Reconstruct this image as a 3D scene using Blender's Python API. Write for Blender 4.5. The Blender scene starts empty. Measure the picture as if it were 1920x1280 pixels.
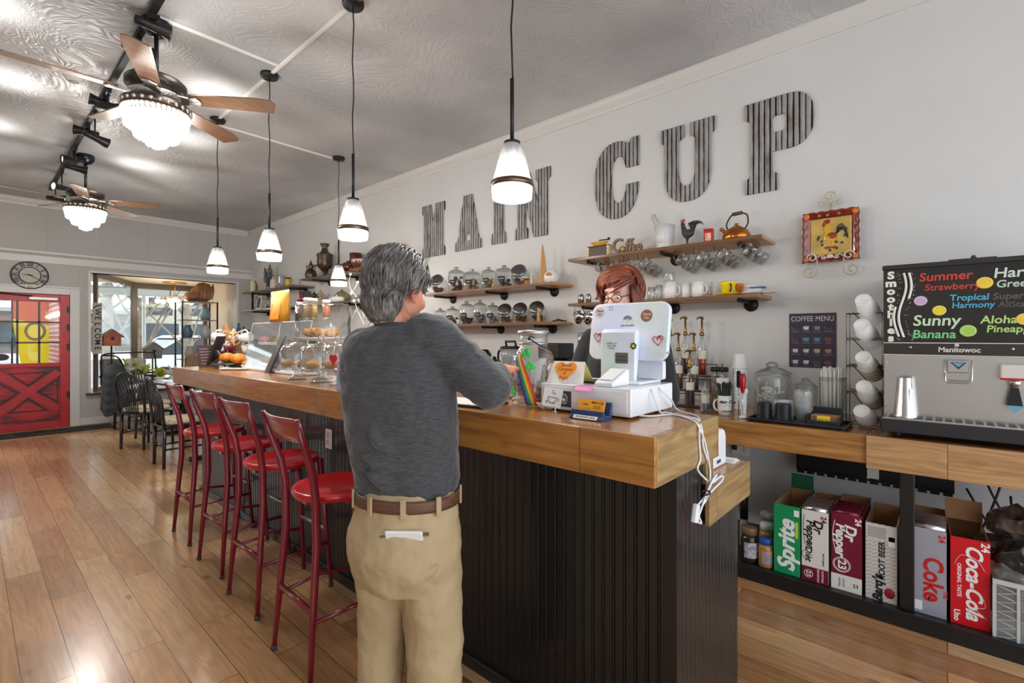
import bpy, math, random
from mathutils import Vector, Matrix, noise
SC = bpy.context.scene
COL = SC.collection
rnd = random.Random(7)
PI = math.pi
# ------------------------------------------------------------ camera, sky, sun, exposure
YAW = math.radians(48.245); FP = 915.0; EYE = 1.40; HOR = 631.0
cd = bpy.data.cameras.new('camera'); cam = bpy.data.objects.new('camera', cd); COL.objects.link(cam)
cam.location = (0, 0, EYE); cam.rotation_euler = (PI/2, 0, -YAW)
cd.sensor_width = 36; cd.lens = FP/1920*36; cd.shift_y = -9/1920; cd.clip_start = .02; cd.clip_end = 200
SC.camera = cam
w = bpy.data.worlds.new('world'); SC.world = w; w.use_nodes = True
bg = w.node_tree.nodes['Background']; bg.inputs[0].default_value = (.86, .93, 1, 1); bg.inputs[1].default_value = 1.75
sd = bpy.data.lights.new('sun', 'SUN'); sd.energy = 2.2; sd.angle = .2; sd.color = (1, .96, .9)
so = bpy.data.objects.new('sun', sd); COL.objects.link(so); so.rotation_euler = (math.radians(50), 0, math.radians(205))
SC.view_settings.view_transform = 'Standard'; SC.view_settings.look = 'None'
SC.view_settings.exposure = 0.84; SC.view_settings.gamma = 1.0; SC.view_settings.use_curve_mapping = False

def lamp(name, loc, watts, color=(1, .97, .94), radius=.05, kind='POINT', aim=None, spot=60, blend=.6):
    d = bpy.data.lights.new(name, kind); d.energy = watts; d.color = color; d.shadow_soft_size = radius
    o = bpy.data.objects.new(name, d); COL.objects.link(o); o.location = loc
    if kind == 'SPOT':
        d.spot_size = math.radians(spot); d.spot_blend = blend
        o.rotation_euler = (Vector(aim)-Vector(loc)).to_track_quat('-Z', 'Y').to_euler()
    return o

# ------------------------------------------------------------ where a sight line of the photo meets a real plane
FW = (math.sin(YAW), math.cos(YAW)); RT = (math.cos(YAW), -math.sin(YAW))
def ray(u):
    r = (u-960)/FP; return FW[0]+RT[0]*r, FW[1]+RT[1]*r
def yx(u, X): a, b = ray(u); return X/a*b
def xy(u, Y): a, b = ray(u); return Y/b*a
def zx(u, v, X): return EYE-(v-HOR)*(X/ray(u)[0])/FP
def zy(u, v, Y): return EYE-(v-HOR)*(Y/ray(u)[1])/FP
def flo(u, v, z=0.):
    d = FP*(EYE-z)/(v-HOR); a, b = ray(u); return a*d, b*d
def rad(u1, u2, X):
    u = (u1+u2)/2; d = X/ray(u)[0]; return (u2-u1)/2*d/FP/math.sqrt(1+((u-960)/FP)**2)

# ------------------------------------------------------------ materials
def lin(c):
    c = c/255.; return c/12.92 if c <= .04045 else ((c+.055)/1.055)**2.4
def rgb(c): return (lin(c[0]), lin(c[1]), lin(c[2]), 1)
MATS = {}
class NT:
    def __init__(s, name):
        s.m = bpy.data.materials.new(name); s.m.use_nodes = True; s.t = s.m.node_tree
        s.b = s.t.nodes['Principled BSDF']; s.out = s.t.nodes['Material Output']
    def n(s, typ, ins=None, **kw):
        x = s.t.nodes.new('ShaderNode'+typ)
        for k, v in kw.items(): setattr(x, k, v)
        for k, v in (ins or {}).items():
            if isinstance(v, bpy.types.NodeSocket): s.t.links.new(v, x.inputs[k])
            else: x.inputs[k].default_value = v
        return x
    def l(s, a, b): s.t.links.new(a, b)
    def coord(s, scale=(1, 1, 1), rot=(0, 0, 0), loc=(0, 0, 0)):
        c = s.n('TexCoord'); mp = s.n('Mapping'); s.l(c.outputs['Object'], mp.inputs[0])
        mp.inputs['Scale'].default_value = scale; mp.inputs['Rotation'].default_value = rot; mp.inputs['Location'].default_value = loc
        return mp.outputs[0]
    def ramp(s, fac, stops):
        r = s.n('ValToRGB'); s.l(fac, r.inputs[0]); e = r.color_ramp.elements
        while len(e) < len(stops): e.new(.5)
        for k, (p, c) in enumerate(stops): e[k].position = p; e[k].color = rgb(c) if len(c) == 3 else c
        return r.outputs[0]
    def mix(s, f, a, b, mode='MIX'):
        x = s.n('Mix', data_type='RGBA', blend_type=mode)
        for k, v in ((0, f), (6, a), (7, b)):
            if isinstance(v, bpy.types.NodeSocket): s.l(v, x.inputs[k])
            else: x.inputs[k].default_value = v
        return x.outputs[2]
    def bump(s, h, strength=.3, dist=.01):
        x = s.n('Bump', {'Height': h, 'Strength': strength, 'Distance': dist}); s.l(x.outputs[0], s.b.inputs['Normal'])
def mat(name, c, rough=.5, metal=0., var=0., vs=8., bump=0., bs=60., coat=0., spec=.5, stretch=(1, 1, 1), trans=0., c2=None, sheen=0.):
    if name in MATS: return MATS[name]
    n = NT(name); b = n.b; b.inputs['Roughness'].default_value = rough; b.inputs['Metallic'].default_value = metal
    b.inputs['Base Color'].default_value = rgb(c); b.inputs['Coat Weight'].default_value = coat; b.inputs['Specular IOR Level'].default_value = spec
    b.inputs['Transmission Weight'].default_value = trans; b.inputs['Sheen Weight'].default_value = sheen
    if var or c2:
        co = n.coord(stretch); t = n.n('TexNoise', {'Vector': co, 'Scale': vs, 'Detail': 4.})
        k = 1-var; d = c2 or (c[0]*k, c[1]*k, c[2]*k)
        n.l(n.ramp(t.outputs[0], [(.35, d), (.65, c)]), b.inputs['Base Color'])
    if bump:
        t = n.n('TexNoise', {'Vector': n.coord(stretch), 'Scale': bs, 'Detail': 3.}); n.bump(t.outputs[0], bump)
    MATS[name] = n.m; return n.m
def emis(name, c, s):
    if name in MATS: return MATS[name]
    n = NT(name); n.b.inputs['Base Color'].default_value = rgb(c); n.b.inputs['Emission Color'].default_value = rgb(c); n.b.inputs['Emission Strength'].default_value = s
    MATS[name] = n.m; return n.m
def glass(name, tint=(255, 255, 255), refl=.12, body=0., bodyc=(230, 235, 235), rough=.03):
    """thin clear glass: lets light straight through, mirrors more at grazing angles"""
    if name in MATS: return MATS[name]
    n = NT(name); t = n.n('BsdfTransparent', {'Color': rgb(tint)}); g = n.n('BsdfGlossy', {'Roughness': rough})
    lw = n.n('LayerWeight', {'Blend': .35}); mp = n.n('MapRange', {'Value': lw.outputs['Facing'], 'From Min': 0., 'From Max': 1., 'To Min': refl*.4, 'To Max': min(1, refl*4.5)})
    mx = n.n('MixShader', {0: mp.outputs[0], 1: t.outputs[0], 2: g.outputs[0]}); o = mx.outputs[0]
    if body:
        df = n.n('BsdfDiffuse', {'Color': rgb(bodyc)}); tr = n.n('BsdfTranslucent', {'Color': rgb(bodyc)}); a = n.n('AddShader', {0: df.outputs[0], 1: tr.outputs[0]})
        o = n.n('MixShader', {0: body, 1: o, 2: a.outputs[0]}).outputs[0]
    n.l(o, n.out.inputs[0]); MATS[name] = n.m; return n.m
def wood(name, tones, along='Y', across='X', wdt=.15, length=1.2, rough=.35, gap=(70, 45, 25), grain=1., knots=1., coat=.2, gapw=.0016, offs=.37, amber=None):
    """boards running along one axis: a tone per board, long grain, growth-ring waves, knots, thin joints"""
    if name in MATS: return MATS[name]
    n = NT(name); c = n.n('TexCoord'); sp = n.n('SeparateXYZ', {0: c.outputs['Object']})
    cb = n.n('CombineXYZ', {0: sp.outputs[along], 1: sp.outputs[across], 2: 0.})
    br = n.n('TexBrick', {'Vector': cb.outputs[0], 'Color1': (0, 0, 0, 1), 'Color2': (1, 1, 1, 1), 'Mortar': (.5, .5, .5, 1), 'Scale': 1., 'Mortar Size': gapw, 'Mortar Smooth': .3, 'Brick Width': length, 'Row Height': wdt}, offset=offs, offset_frequency=2)
    rn = n.n('SeparateXYZ', {0: br.outputs[0]}).outputs[0]
    off = n.n('Math', {0: rn, 1: 37.}, operation='MULTIPLY').outputs[0]
    third = [a for a in 'XYZ' if a not in (along, across)][0]
    def vec(sa, sb):
        a = n.n('Math', {0: sp.outputs[along], 1: sa}, operation='MULTIPLY').outputs[0]
        b = n.n('Math', {0: sp.outputs[across], 1: sb}, operation='MULTIPLY').outputs[0]
        d = n.n('Math', {0: sp.outputs[third], 1: sb}, operation='MULTIPLY').outputs[0]
        return n.n('CombineXYZ', {0: a, 1: n.n('Math', {0: b, 1: off}, operation='ADD').outputs[0], 2: n.n('Math', {0: d, 1: off}, operation='ADD').outputs[0]}).outputs[0]
    base = n.ramp(rn, [(i/(len(tones)-1), t) for i, t in enumerate(tones)])
    g1 = n.n('TexNoise', {'Vector': vec(2.2, 55.), 'Scale': 1., 'Detail': 5., 'Roughness': .65})
    wv = n.n('TexNoise', {'Vector': vec(1.1, 7.), 'Scale': 1., 'Detail': 2.})
    rg = n.n('Math', {0: n.n('Math', {0: wv.outputs[0], 1: 70.}, operation='MULTIPLY').outputs[0]}, operation='SINE').outputs[0]
    rg = n.n('MapRange', {'Value': rg, 'From Min': -1., 'From Max': 1.}).outputs[0]
    col = n.mix(n.n('MapRange', {'Value': g1.outputs[0], 'From Min': .38, 'From Max': .72, 'To Min': 0., 'To Max': .8*grain}).outputs[0], base, n.mix(1., base, (.5, .4, .32, 1), 'MULTIPLY'))
    col = n.mix(n.n('Math', {0: rg, 1: .34*grain}, operation='MULTIPLY').outputs[0], col, n.mix(1., col, (.5, .4, .32, 1), 'MULTIPLY'))
    if knots:
        vo = n.n('TexVoronoi', {'Vector': vec(2.3, 5.5), 'Scale': 1., 'Randomness': 1.})
        k = n.n('MapRange', {'Value': vo.outputs['Distance'], 'From Min': .03, 'From Max': .12, 'To Min': .75*knots, 'To Max': 0.}).outputs[0]
        col = n.mix(k, col, rgb((72, 44, 26)))
    col = n.mix(br.outputs['Fac'], col, rgb(gap))
    n.l(col, n.b.inputs['Base Color']); n.b.inputs['Roughness'].default_value = rough; n.b.inputs['Coat Weight'].default_value = coat; n.b.inputs['Coat Roughness'].default_value = .15
    h = n.n('Math', {0: g1.outputs[0], 1: n.n('Math', {0: br.outputs['Fac'], 1: -1.5}, operation='MULTIPLY').outputs[0]}, operation='ADD').outputs[0]
    n.bump(h, .12, .004); MATS[name] = n.m; return n.m

# ------------------------------------------------------------ mesh building
def rotm(ax, deg): return Matrix.Rotation(math.radians(deg), 4, ax)
def tr(x, y, z): return Matrix.Translation((x, y, z))
def wallm(x, y, z): return Matrix(((0, 0, -1, x), (-1, 0, 0, y), (0, 1, 0, z), (0, 0, 0, 1)))      # drawing plane on the shelf wall, facing -X
def farm(x, y, z): return Matrix(((1, 0, 0, x), (0, 0, -1, y), (0, 1, 0, z), (0, 0, 0, 1)))         # drawing plane facing -Y
class MB:
    def __init__(s): s.v = []; s.f = []; s.sm = []; s.mi = []; s.M = None; s.k = 0
    def add(s, vs, fs, smooth=False, M=None):
        o = len(s.v); m = M if M is not None else s.M
        s.v += [(m @ Vector(p)) if m is not None else Vector(p) for p in vs]
        s.f += [[i+o for i in f] for f in fs]; s.sm += [smooth]*len(fs); s.mi += [s.k]*len(fs); return s
    def box(s, x0, x1, y0, y1, z0, z1, M=None):
        return s.add([(x0, y0, z0), (x1, y0, z0), (x1, y1, z0), (x0, y1, z0), (x0, y0, z1), (x1, y0, z1), (x1, y1, z1), (x0, y1, z1)],
                     [(0, 3, 2, 1), (4, 5, 6, 7), (0, 1, 5, 4), (1, 2, 6, 5), (2, 3, 7, 6), (3, 0, 4, 7)], False, M)
    def lathe(s, prof, n=20, c=(0, 0, 0), M=None, cap=True, sx=1, sy=1, smooth=True):
        vs = []; fs = []
        for r, z in prof:
            for k in range(n):
                a = 2*PI*k/n; vs.append((c[0]+r*math.cos(a)*sx, c[1]+r*math.sin(a)*sy, c[2]+z))
        for i in range(len(prof)-1):
            for k in range(n):
                k2 = (k+1) % n; fs.append((i*n+k, i*n+k2, (i+1)*n+k2, (i+1)*n+k))
        s.add(vs, fs, smooth, M)
        if cap:
            o = len(s.v)-len(vs); e = []
            if prof[0][0] > 1e-5: e.append([o+k for k in range(n-1, -1, -1)])
            if prof[-1][0] > 1e-5: e.append([o+(len(prof)-1)*n+k for k in range(n)])
            s.f += e; s.sm += [False]*len(e); s.mi += [s.k]*len(e)
        return s
    def tube(s, pts, r, n=8, closed=False, M=None, flat=None):
        P = [Vector(p) for p in pts]; N = len(P); R = r if isinstance(r, (list, tuple)) else [r]*N
        up = None; vs = []
        for i in range(N):
            a = P[i-1] if (i > 0 or closed) else P[i]; b = P[(i+1) % N] if (i < N-1 or closed) else P[i]
            t = (b-a)
            t = t.normalized() if t.length > 1e-9 else Vector((0, 0, 1))
            if up is None: up = Vector((0, 0, 1)) if abs(t.z) < .9 else Vector((1, 0, 0))
            x = up-t*up.dot(t)
            x = x.normalized() if x.length > 1e-6 else t.orthogonal().normalized()
            y = t.cross(x); up = x
            for k in range(n):
                q = 2*PI*k/n; vs.append(P[i]+x*(R[i]*math.cos(q))+y*(R[i]*math.sin(q)*(flat or 1)))
        fs = []
        for i in range(N if closed else N-1):
            j = (i+1) % N
            for k in range(n):
                k2 = (k+1) % n; fs.append((i*n+k, i*n+k2, j*n+k2, j*n+k))
        if not closed: fs += [list(range(n-1, -1, -1)), [(N-1)*n+k for k in range(n)]]
        return s.add(vs, fs, True, M)
    def cyl(s, p0, p1, r0, r1=None, n=12, M=None): return s.tube([p0, p1], [r0, r0 if r1 is None else r1], n, M=M)
    def prism(s, poly, z0, z1, M=None):
        n = len(poly); A = sum(poly[i][0]*poly[(i+1) % n][1]-poly[(i+1) % n][0]*poly[i][1] for i in range(n))
        if A < 0: poly = poly[::-1]
        vs = [(x, y, z0) for x, y in poly]+[(x, y, z1) for x, y in poly]
        return s.add(vs, [list(range(n-1, -1, -1)), list(range(n, 2*n))]+[(i, (i+1) % n, n+(i+1) % n, n+i) for i in range(n)], False, M)
    def ball(s, c, r, n=14, m=9, M=None, R=None):
        rx, ry, rz = r if isinstance(r, (list, tuple)) else (r, r, r); vs = [(0, 0, -rz)]; fs = []
        for i in range(1, m):
            a = -PI/2+PI*i/m
            for k in range(n): q = 2*PI*k/n; vs.append((rx*math.cos(a)*math.cos(q), ry*math.cos(a)*math.sin(q), rz*math.sin(a)))
        vs.append((0, 0, rz)); T = len(vs)-1
        for k in range(n):
            k2 = (k+1) % n; fs.append((0, 1+k2, 1+k))
            for i in range(m-2): fs.append((1+i*n+k, 1+i*n+k2, 1+(i+1)*n+k2, 1+(i+1)*n+k))
            fs.append((T, 1+(m-2)*n+k, 1+(m-2)*n+k2))
        Q = Matrix.Translation(c) @ (R if R is not None else Matrix.Identity(4))
        if M is not None: Q = M @ Q
        elif s.M is not None: Q = s.M @ Q
        return s.add(vs, fs, True, Q)
    def grid(s, fn, nu, nv, smooth=True, M=None, closeu=False):
        vs = [fn(i/nu, j/nv) for j in range(nv+1) for i in range(nu+1)]
        return s.add(vs, [(j*(nu+1)+i, j*(nu+1)+i+1, (j+1)*(nu+1)+i+1, (j+1)*(nu+1)+i) for j in range(nv) for i in range(nu)], smooth, M)
    def loft(s, rings, smooth=True, M=None, cap=True):
        n = len(rings[0]); vs = [p for r in rings for p in r]; fs = []
        for i in range(len(rings)-1):
            for k in range(n): k2 = (k+1) % n; fs.append((i*n+k, i*n+k2, (i+1)*n+k2, (i+1)*n+k))
        if cap: fs += [list(range(n-1, -1, -1)), [(len(rings)-1)*n+k for k in range(n)]]
        return s.add(vs, fs, smooth, M)
    def text(s, body, size, M, depth=.0006, align='CENTER', shear=0., bold=0., sx=1., space=1.):
        vs, fs = text_mesh(body, align, shear, bold, space)
        return s.add([(x*size*sx, y*size, z*depth) for x, y, z in vs], fs, False, M)
    def build(s, name, m, parent=None, bev=0., seg=2, loc=None, solid=0., sub=0):
        me = bpy.data.meshes.new(name); me.from_pydata([tuple(p) for p in s.v], [], s.f)
        me.polygons.foreach_set('use_smooth', s.sm)
        ms = m if isinstance(m, (list, tuple)) else [m]
        for q in ms: me.materials.append(q)
        if len(ms) > 1: me.polygons.foreach_set('material_index', s.mi)
        me.update(); o = bpy.data.objects.new(name, me); COL.objects.link(o)
        if parent is not None: o.parent = parent
        if loc is not None: o.location = loc
        if solid: q = o.modifiers.new('solid', 'SOLIDIFY'); q.thickness = solid; q.offset = 0
        if bev: q = o.modifiers.new('bevel', 'BEVEL'); q.width = bev; q.segments = seg; q.limit_method = 'ANGLE'; q.angle_limit = math.radians(40)
        if sub: q = o.modifiers.new('sub', 'SUBSURF'); q.levels = sub; q.render_levels = sub
        return o
_tx = {}
def text_mesh(body, align, shear, bold, space):
    k = (body, align, shear, bold, space)
    if k in _tx: return _tx[k]
    c = bpy.data.curves.new('lettering', 'FONT'); c.body = body; c.size = 1; c.align_x = align; c.align_y = 'CENTER'; c.extrude = .5; c.shear = shear; c.offset = bold; c.resolution_u = 3; c.space_character = space
    o = bpy.data.objects.new('lettering', c); COL.objects.link(o); bpy.context.view_layer.update()
    dg = bpy.context.evaluated_depsgraph_get(); me = bpy.data.meshes.new_from_object(o.evaluated_get(dg))
    r = ([tuple(v.co) for v in me.vertices], [tuple(p.vertices) for p in me.polygons])
    bpy.data.objects.remove(o); bpy.data.curves.remove(c); bpy.data.meshes.remove(me); _tx[k] = r; return r

def tag(o, label, cat, group=None, kind=None):
    o['label'] = label; o['category'] = cat
    if group: o['group'] = group
    if kind: o['kind'] = kind
    return o
def thing(name, label, cat, loc=(0, 0, 0), rz=0., group=None):
    o = bpy.data.objects.new(name, None); COL.objects.link(o); o.empty_display_size = .05
    o.location = loc; o.rotation_euler = (0, 0, math.radians(rz)); return tag(o, label, cat, group)
def struct(o): o['kind'] = 'structure'; return o
def dup(root, loc=None, rz=None, label=None, group=None):
    r = root.copy(); COL.objects.link(r)
    if loc is not None: r.location = loc
    if rz is not None: r.rotation_euler = (0, 0, math.radians(rz))
    if label: r['label'] = label
    if group: r['group'] = group
    for ch in list(root.children):
        c = ch.copy(); COL.objects.link(c); c.parent = r
        for g in list(ch.children):
            d = g.copy(); COL.objects.link(d); d.parent = c
    return r
def arc(cx, cy, r, a0, a1, n=10, ry=None):
    return [(cx+r*math.cos(math.radians(a0+(a1-a0)*i/n)), cy+(ry or r)*math.sin(math.radians(a0+(a1-a0)*i/n))) for i in range(n+1)]
def rrect(x0, x1, y0, y1, r, n=5):
    return arc(x1-r, y0+r, r, -90, 0, n)+arc(x1-r, y1-r, r, 0, 90, n)+arc(x0+r, y1-r, r, 90, 180, n)+arc(x0+r, y0+r, r, 180, 270, n)

# common materials
WHITE = mat('white_plastic', (236, 236, 234), .35); BLACK = mat('black_plastic', (24, 25, 28), .4); BLKM = mat('black_iron', (30, 31, 34), .45, .3)
STEEL = mat('brushed_steel', (206, 206, 204), .24, 1., bump=.02, bs=200., stretch=(1, 1, .05)); CHROME = mat('chrome', (215, 215, 215), .08, 1.)
GLASS = glass('clear_glass', (247, 250, 249), .16); GLASSF = glass('window_glass', (245, 250, 250), .05); PLAST = glass('clear_plastic', (240, 242, 242), .13, .12, (225, 228, 228), .12)
BRASS = mat('aged_brass', (150, 120, 70), .35, .9); COPPER = mat('copper', (188, 112, 52), .25, 1.); PAPER = mat('white_paper', (238, 236, 230), .7); INK = mat('black_ink', (25, 24, 26), .6)
RED = mat('red_ink', (200, 30, 38), .45); KRAFT = mat('kraft_card', (178, 134, 92), .8, var=.1)
# ------------------------------------------------------------ the room
XW, YF, ZC = 3.75, 10.25, 3.46
XL, YB = -3.4, -3.2
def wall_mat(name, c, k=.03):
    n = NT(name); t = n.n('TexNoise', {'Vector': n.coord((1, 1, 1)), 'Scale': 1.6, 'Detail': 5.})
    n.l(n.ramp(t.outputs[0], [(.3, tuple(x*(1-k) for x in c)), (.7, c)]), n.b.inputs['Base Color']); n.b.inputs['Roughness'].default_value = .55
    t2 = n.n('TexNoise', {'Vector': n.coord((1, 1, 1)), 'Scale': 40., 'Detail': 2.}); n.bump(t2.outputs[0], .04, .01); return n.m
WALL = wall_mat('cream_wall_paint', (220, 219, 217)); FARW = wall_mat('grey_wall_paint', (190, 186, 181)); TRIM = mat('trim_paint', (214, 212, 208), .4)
FLOORM = wood('oak_floor', [(192, 144, 98), (208, 164, 118), (168, 122, 80), (216, 178, 134), (182, 134, 90), (200, 152, 108)], 'Y', 'X', .152, 1.35, .26, (84, 52, 30), .7, .8, .25)
n = NT('swirl_plaster'); co = n.coord((1, 1, 1)); t = n.n('TexNoise', {'Vector': co, 'Scale': .9, 'Detail': 3.})
n.l(n.ramp(t.outputs[0], [(.32, (164, 166, 168)), (.5, (184, 185, 187)), (.68, (204, 205, 206))]), n.b.inputs['Base Color']); n.b.inputs['Roughness'].default_value = .38
t2 = n.n('TexNoise', {'Vector': co, 'Scale': 14., 'Detail': 4.})
t3 = n.n('TexNoise', {'Vector': co, 'Scale': 1.7, 'Detail': 3., 'Distortion': 1.2}); sm = n.n('Math', {0: n.n('Math', {0: t3.outputs[0], 1: 120.}, operation='MULTIPLY').outputs[0]}, operation='SINE').outputs[0]
sm = n.n('Math', {0: sm, 1: n.n('Math', {0: t2.outputs[0], 1: 2.5}, operation='MULTIPLY').outputs[0]}, operation='ADD').outputs[0]
n.bump(sm, .2, .007); CEILM = n.m

struct(MB().box(XL, XW+.2, YB, YF+.2, -.1, 0).build('floor', FLOORM))
struct(MB().box(XL, XW+.2, YB, YF+.2, ZC, ZC+.1).build('ceiling', CEILM))
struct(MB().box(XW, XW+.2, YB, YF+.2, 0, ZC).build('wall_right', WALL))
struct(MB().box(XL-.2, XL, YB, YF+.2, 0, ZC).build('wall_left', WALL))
D0, D1, DT = .17, 1.09, 2.05
W0, W1, WB, WT = 1.335, 3.49, .5, 2.425
b = MB()
for x0, x1, z0, z1 in ((XL, -2.9, 0, ZC), (-2.9, -.35, 0, .5), (-2.9, -.35, 2.42, ZC), (-.35, D0, 0, ZC), (D0, D1, DT, ZC), (D1, W0, 0, ZC), (W0, W1, 0, WB), (W0, W1, WT, ZC), (W1, XW, 0, ZC)):
    b.box(x0, x1, YF, YF+.15, z0, z1)
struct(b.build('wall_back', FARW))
b = MB()                                                   # battens over the ledge and at panel edges
for x in (-1.65, -1.03, -.4, .22, .84, 1.47, 2.09, 2.71, 3.33): b.box(x-.006, x+.006, YF-.008, YF, 2.71, ZC-.1)
for x in (1.2, 1.27): b.box(x-.008, x+.008, YF-.01, YF, .12, 2.5)
struct(b.build('trim_1', FARW))
prof = [(0, 0), (.012, 0), (.018, .02), (.05, .06), (.06, .085), (.07, .095), (.07, .1), (0, .1)]
def molding(name, prof, axis, pos, a0, a1, z, m):
    q = MB(); n_ = len(prof)
    if axis == 'Y': vs = [(pos-p, a, z+h) for a in (a0, a1) for p, h in prof]
    else: vs = [(a, pos-p, z+h) for a in (a0, a1) for p, h in prof]
    q.add(vs, [(i, (i+1) % n_, n_+(i+1) % n_, n_+i) for i in range(n_)]+[list(range(n_)), list(range(2*n_-1, n_-1, -1))])
    return struct(q.build(name, m))
molding('trim_2', prof, 'Y', XW, YB, YF, ZC-.1, TRIM)
molding('trim_3', prof, 'X', YF, XL, XW-.07, ZC-.1, TRIM)
led = [(0, 0), (.02, 0), (.02, .1), (.035, .11), (.075, .13), (.085, .135), (.085, .165), (0, .165)]
molding('trim_4', led, 'X', YF, XL, XW, 2.52, TRIM)
b = MB(); b.box(D0-.11, D0, YF-.025, YF, 0, DT+.1).box(D1, D1+.115, YF-.025, YF, 0, DT+.1).box(D0, D1, YF-.025, YF, DT, DT+.1).box(D0-.13, D1+.13, YF-.035, YF, DT+.1, DT+.125)
struct(b.build('trim_5', TRIM, bev=.004))
b = MB(); b.box(D1+.115, XW, YF-.018, YF, 0, .11); struct(b.build('baseboard_back', TRIM, bev=.004))
b = MB()
for x in (D1+.15, 3.6): b.box(x, x+.06, YF-.012, YF, .2, 2.4)
b = MB(); b.box(W0-.03, W0+.005, YF-.02, YF+.15, WB, WT+.02).box(W0, W1, YF-.02, YF+.15, WT, WT+.03).box(W1-.005, W1+.04, YF-.02, YF+.15, WB, WT+.03); struct(b.build('trim_6', TRIM, bev=.003))
b = MB(); b.box(W0-.06, W1+.05, YF-.1, YF+.02, WB-.03, WB); struct(b.build('trim_7', mat('sill_stain', (58, 46, 38), .4), bev=.004))
# display bay behind the opening
BAYW = mat('bay_paint', (226, 214, 196), .5)
b = MB(); b.box(W0+.02, W1+.15, YF+.15, 12.05, WB-.12, WB-.02); struct(b.build('floor_bay', mat('bay_platform', (205, 198, 188), .5)))
b = MB(); b.box(.9, W1+.15, YF+.15, 12.4, 2.47, 2.55); struct(b.build('ceiling_bay', BAYW))
b = MB(); b.box(W1, W1+.12, YF+.15, 12.05, -.05, 2.55); struct(b.build('wall_bay', BAYW))
b = MB(); b.box(W0-.04, W1+.1, 11.98, 12.06, -.1, WB-.12); struct(b.build('wall_front', FARW))
FRM = mat('storefront_frame', (96, 84, 72), .4)
wn = MB(); wn.box(2.17, 2.27, 11.95, 12.05, WB-.02, 2.47).box(2.27, W1, 11.96, 12.04, 2.36, 2.47).box(2.27, W1, 11.96, 12.04, WB-.02, WB+.06).box(W1-.07, W1, 11.96, 12.04, WB, 2.47)
wo = struct(wn.build('window_1', FRM, bev=.004)); MB().box(2.27, W1-.07, 11.995, 12.003, WB+.06, 2.36).build('glass', GLASSF, wo)
ang = math.atan2(1.5, .78); wn = MB(); L = math.hypot(.78, 1.5)
wn.M = tr(1.42, 10.45, 0) @ Matrix.Rotation(ang, 4, 'Z')
wn.box(0, .04, -.03, .03, WB-.02, 2.47).box(.04, L, -.03, .03, 2.38, 2.47).box(.04, L, -.03, .03, WB-.02, WB+.06)
wo = struct(wn.build('window_2', FRM, bev=.004)); g = MB(); g.M = wn.M; g.box(.04, L-.05, -.004, .004, WB+.06, 2.38); g.build('glass', GLASSF, wo)
wn = MB(); wn.box(-2.9, -.35, 10.3, 10.36, .5, .58).box(-2.9, -.35, 10.3, 10.36, 2.34, 2.42).box(-2.9, -2.83, 10.3, 10.36, .58, 2.34).box(-.42, -.35, 10.3, 10.36, .58, 2.34)
wo = struct(wn.build('window_3', TRIM, bev=.004)); MB().box(-2.83, -.42, 10.325, 10.333, .58, 2.34).build('glass', GLASSF, wo)

# ------------------------------------------------------------ red door
n = NT('distressed_red'); t = n.n('TexNoise', {'Vector': n.coord((3, 3, 22)), 'Scale': 1.3, 'Detail': 6., 'Roughness': .7})
t2 = n.n('TexNoise', {'Vector': n.coord((1, 1, 1.5)), 'Scale': 2.4})
s_ = n.n('Math', {0: t.outputs[0], 1: t2.outputs[0]}, operation='ADD').outputs[0]
n.l(n.ramp(n.n('Math', {0: s_, 1: .5}, operation='MULTIPLY').outputs[0], [(.4, (62, 34, 34)), (.47, (128, 26, 34)), (.56, (196, 32, 40)), (.8, (208, 38, 44))]), n.b.inputs['Base Color']); n.b.inputs['Roughness'].default_value = .45
REDW = n.m
REDP = mat('red_door_paint', (204, 32, 40), .4, var=.12, vs=5); DKW = mat('dark_recess_wood', (52, 38, 36), .5, var=.3)
t = MB(); y0, y1 = YF+.03, YF+.075
t.box(D0, D0+.11, y0, y1, .002, DT).box(D1-.11, D1, y0, y1, .002, DT).box(D0+.11, D1-.11, y0, y1, 1.93, DT).box(D0+.11, D1-.11, y0, y1, .94, 1.0).box(D0+.11, D1-.11, y0, y1, .002, .1)
door = t.build('door_1', REDP, bev=.004); struct(door); door['label'] = 'distressed red entrance door with nine panes over a crossed panel'
p = MB(); px0, px1, pz0, pz1 = D0+.11, D1-.11, .1, .94
p.box(px0, px1, y0+.022, y1-.005, pz0, pz1); p.build('panel', REDW, door)
p = MB(); xa, xb, za, zb = px0+.02, px1-.02, .27, .86; xm, zm = (xa+xb)/2, (za+zb)/2
def ring(poly, k, M):                                       # dark chamfer round a triangular field
    cx_ = sum(q[0] for q in poly)/3; cz_ = sum(q[1] for q in poly)/3; inn = [(cx_+(x-cx_)*k, cz_+(z-cz_)*k) for x, z in poly]
    for i in range(3):
        j = (i+1) % 3; p.prism([poly[i], poly[j], inn[j], inn[i]], 0, .012, M)
gx, gz = .1, .085
for poly in ([(xa+.11, zb), (xb-.11, zb), (xm, zm+gz)], [(xa+.11, za), (xb-.11, za), (xm, zm-gz)], [(xa, za+.1), (xa, zb-.1), (xm-gx, zm)], [(xb, za+.1), (xb, zb-.1), (xm+gx, zm)]):
    ring(poly, .8, farm(0, y0+.022, 0))
p.build('moulding', DKW, door)
p = MB()
for s in (1, -1):
    a = Vector((xa, zm-s*(zm-za)-0)); c_ = Vector((xb, zm+s*(zm-za))); d = (c_-a).normalized(); q = Vector((-d.y, d.x))*.052
    p.prism([tuple(a-q), tuple(c_-q), tuple(c_+q), tuple(a+q)], 0, .02 if s > 0 else .018, farm(0, y0+.022, 0))
p.build('brace', REDP, door)
p = MB(); gx0, gx1 = D0+.11, D1-.11
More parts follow.
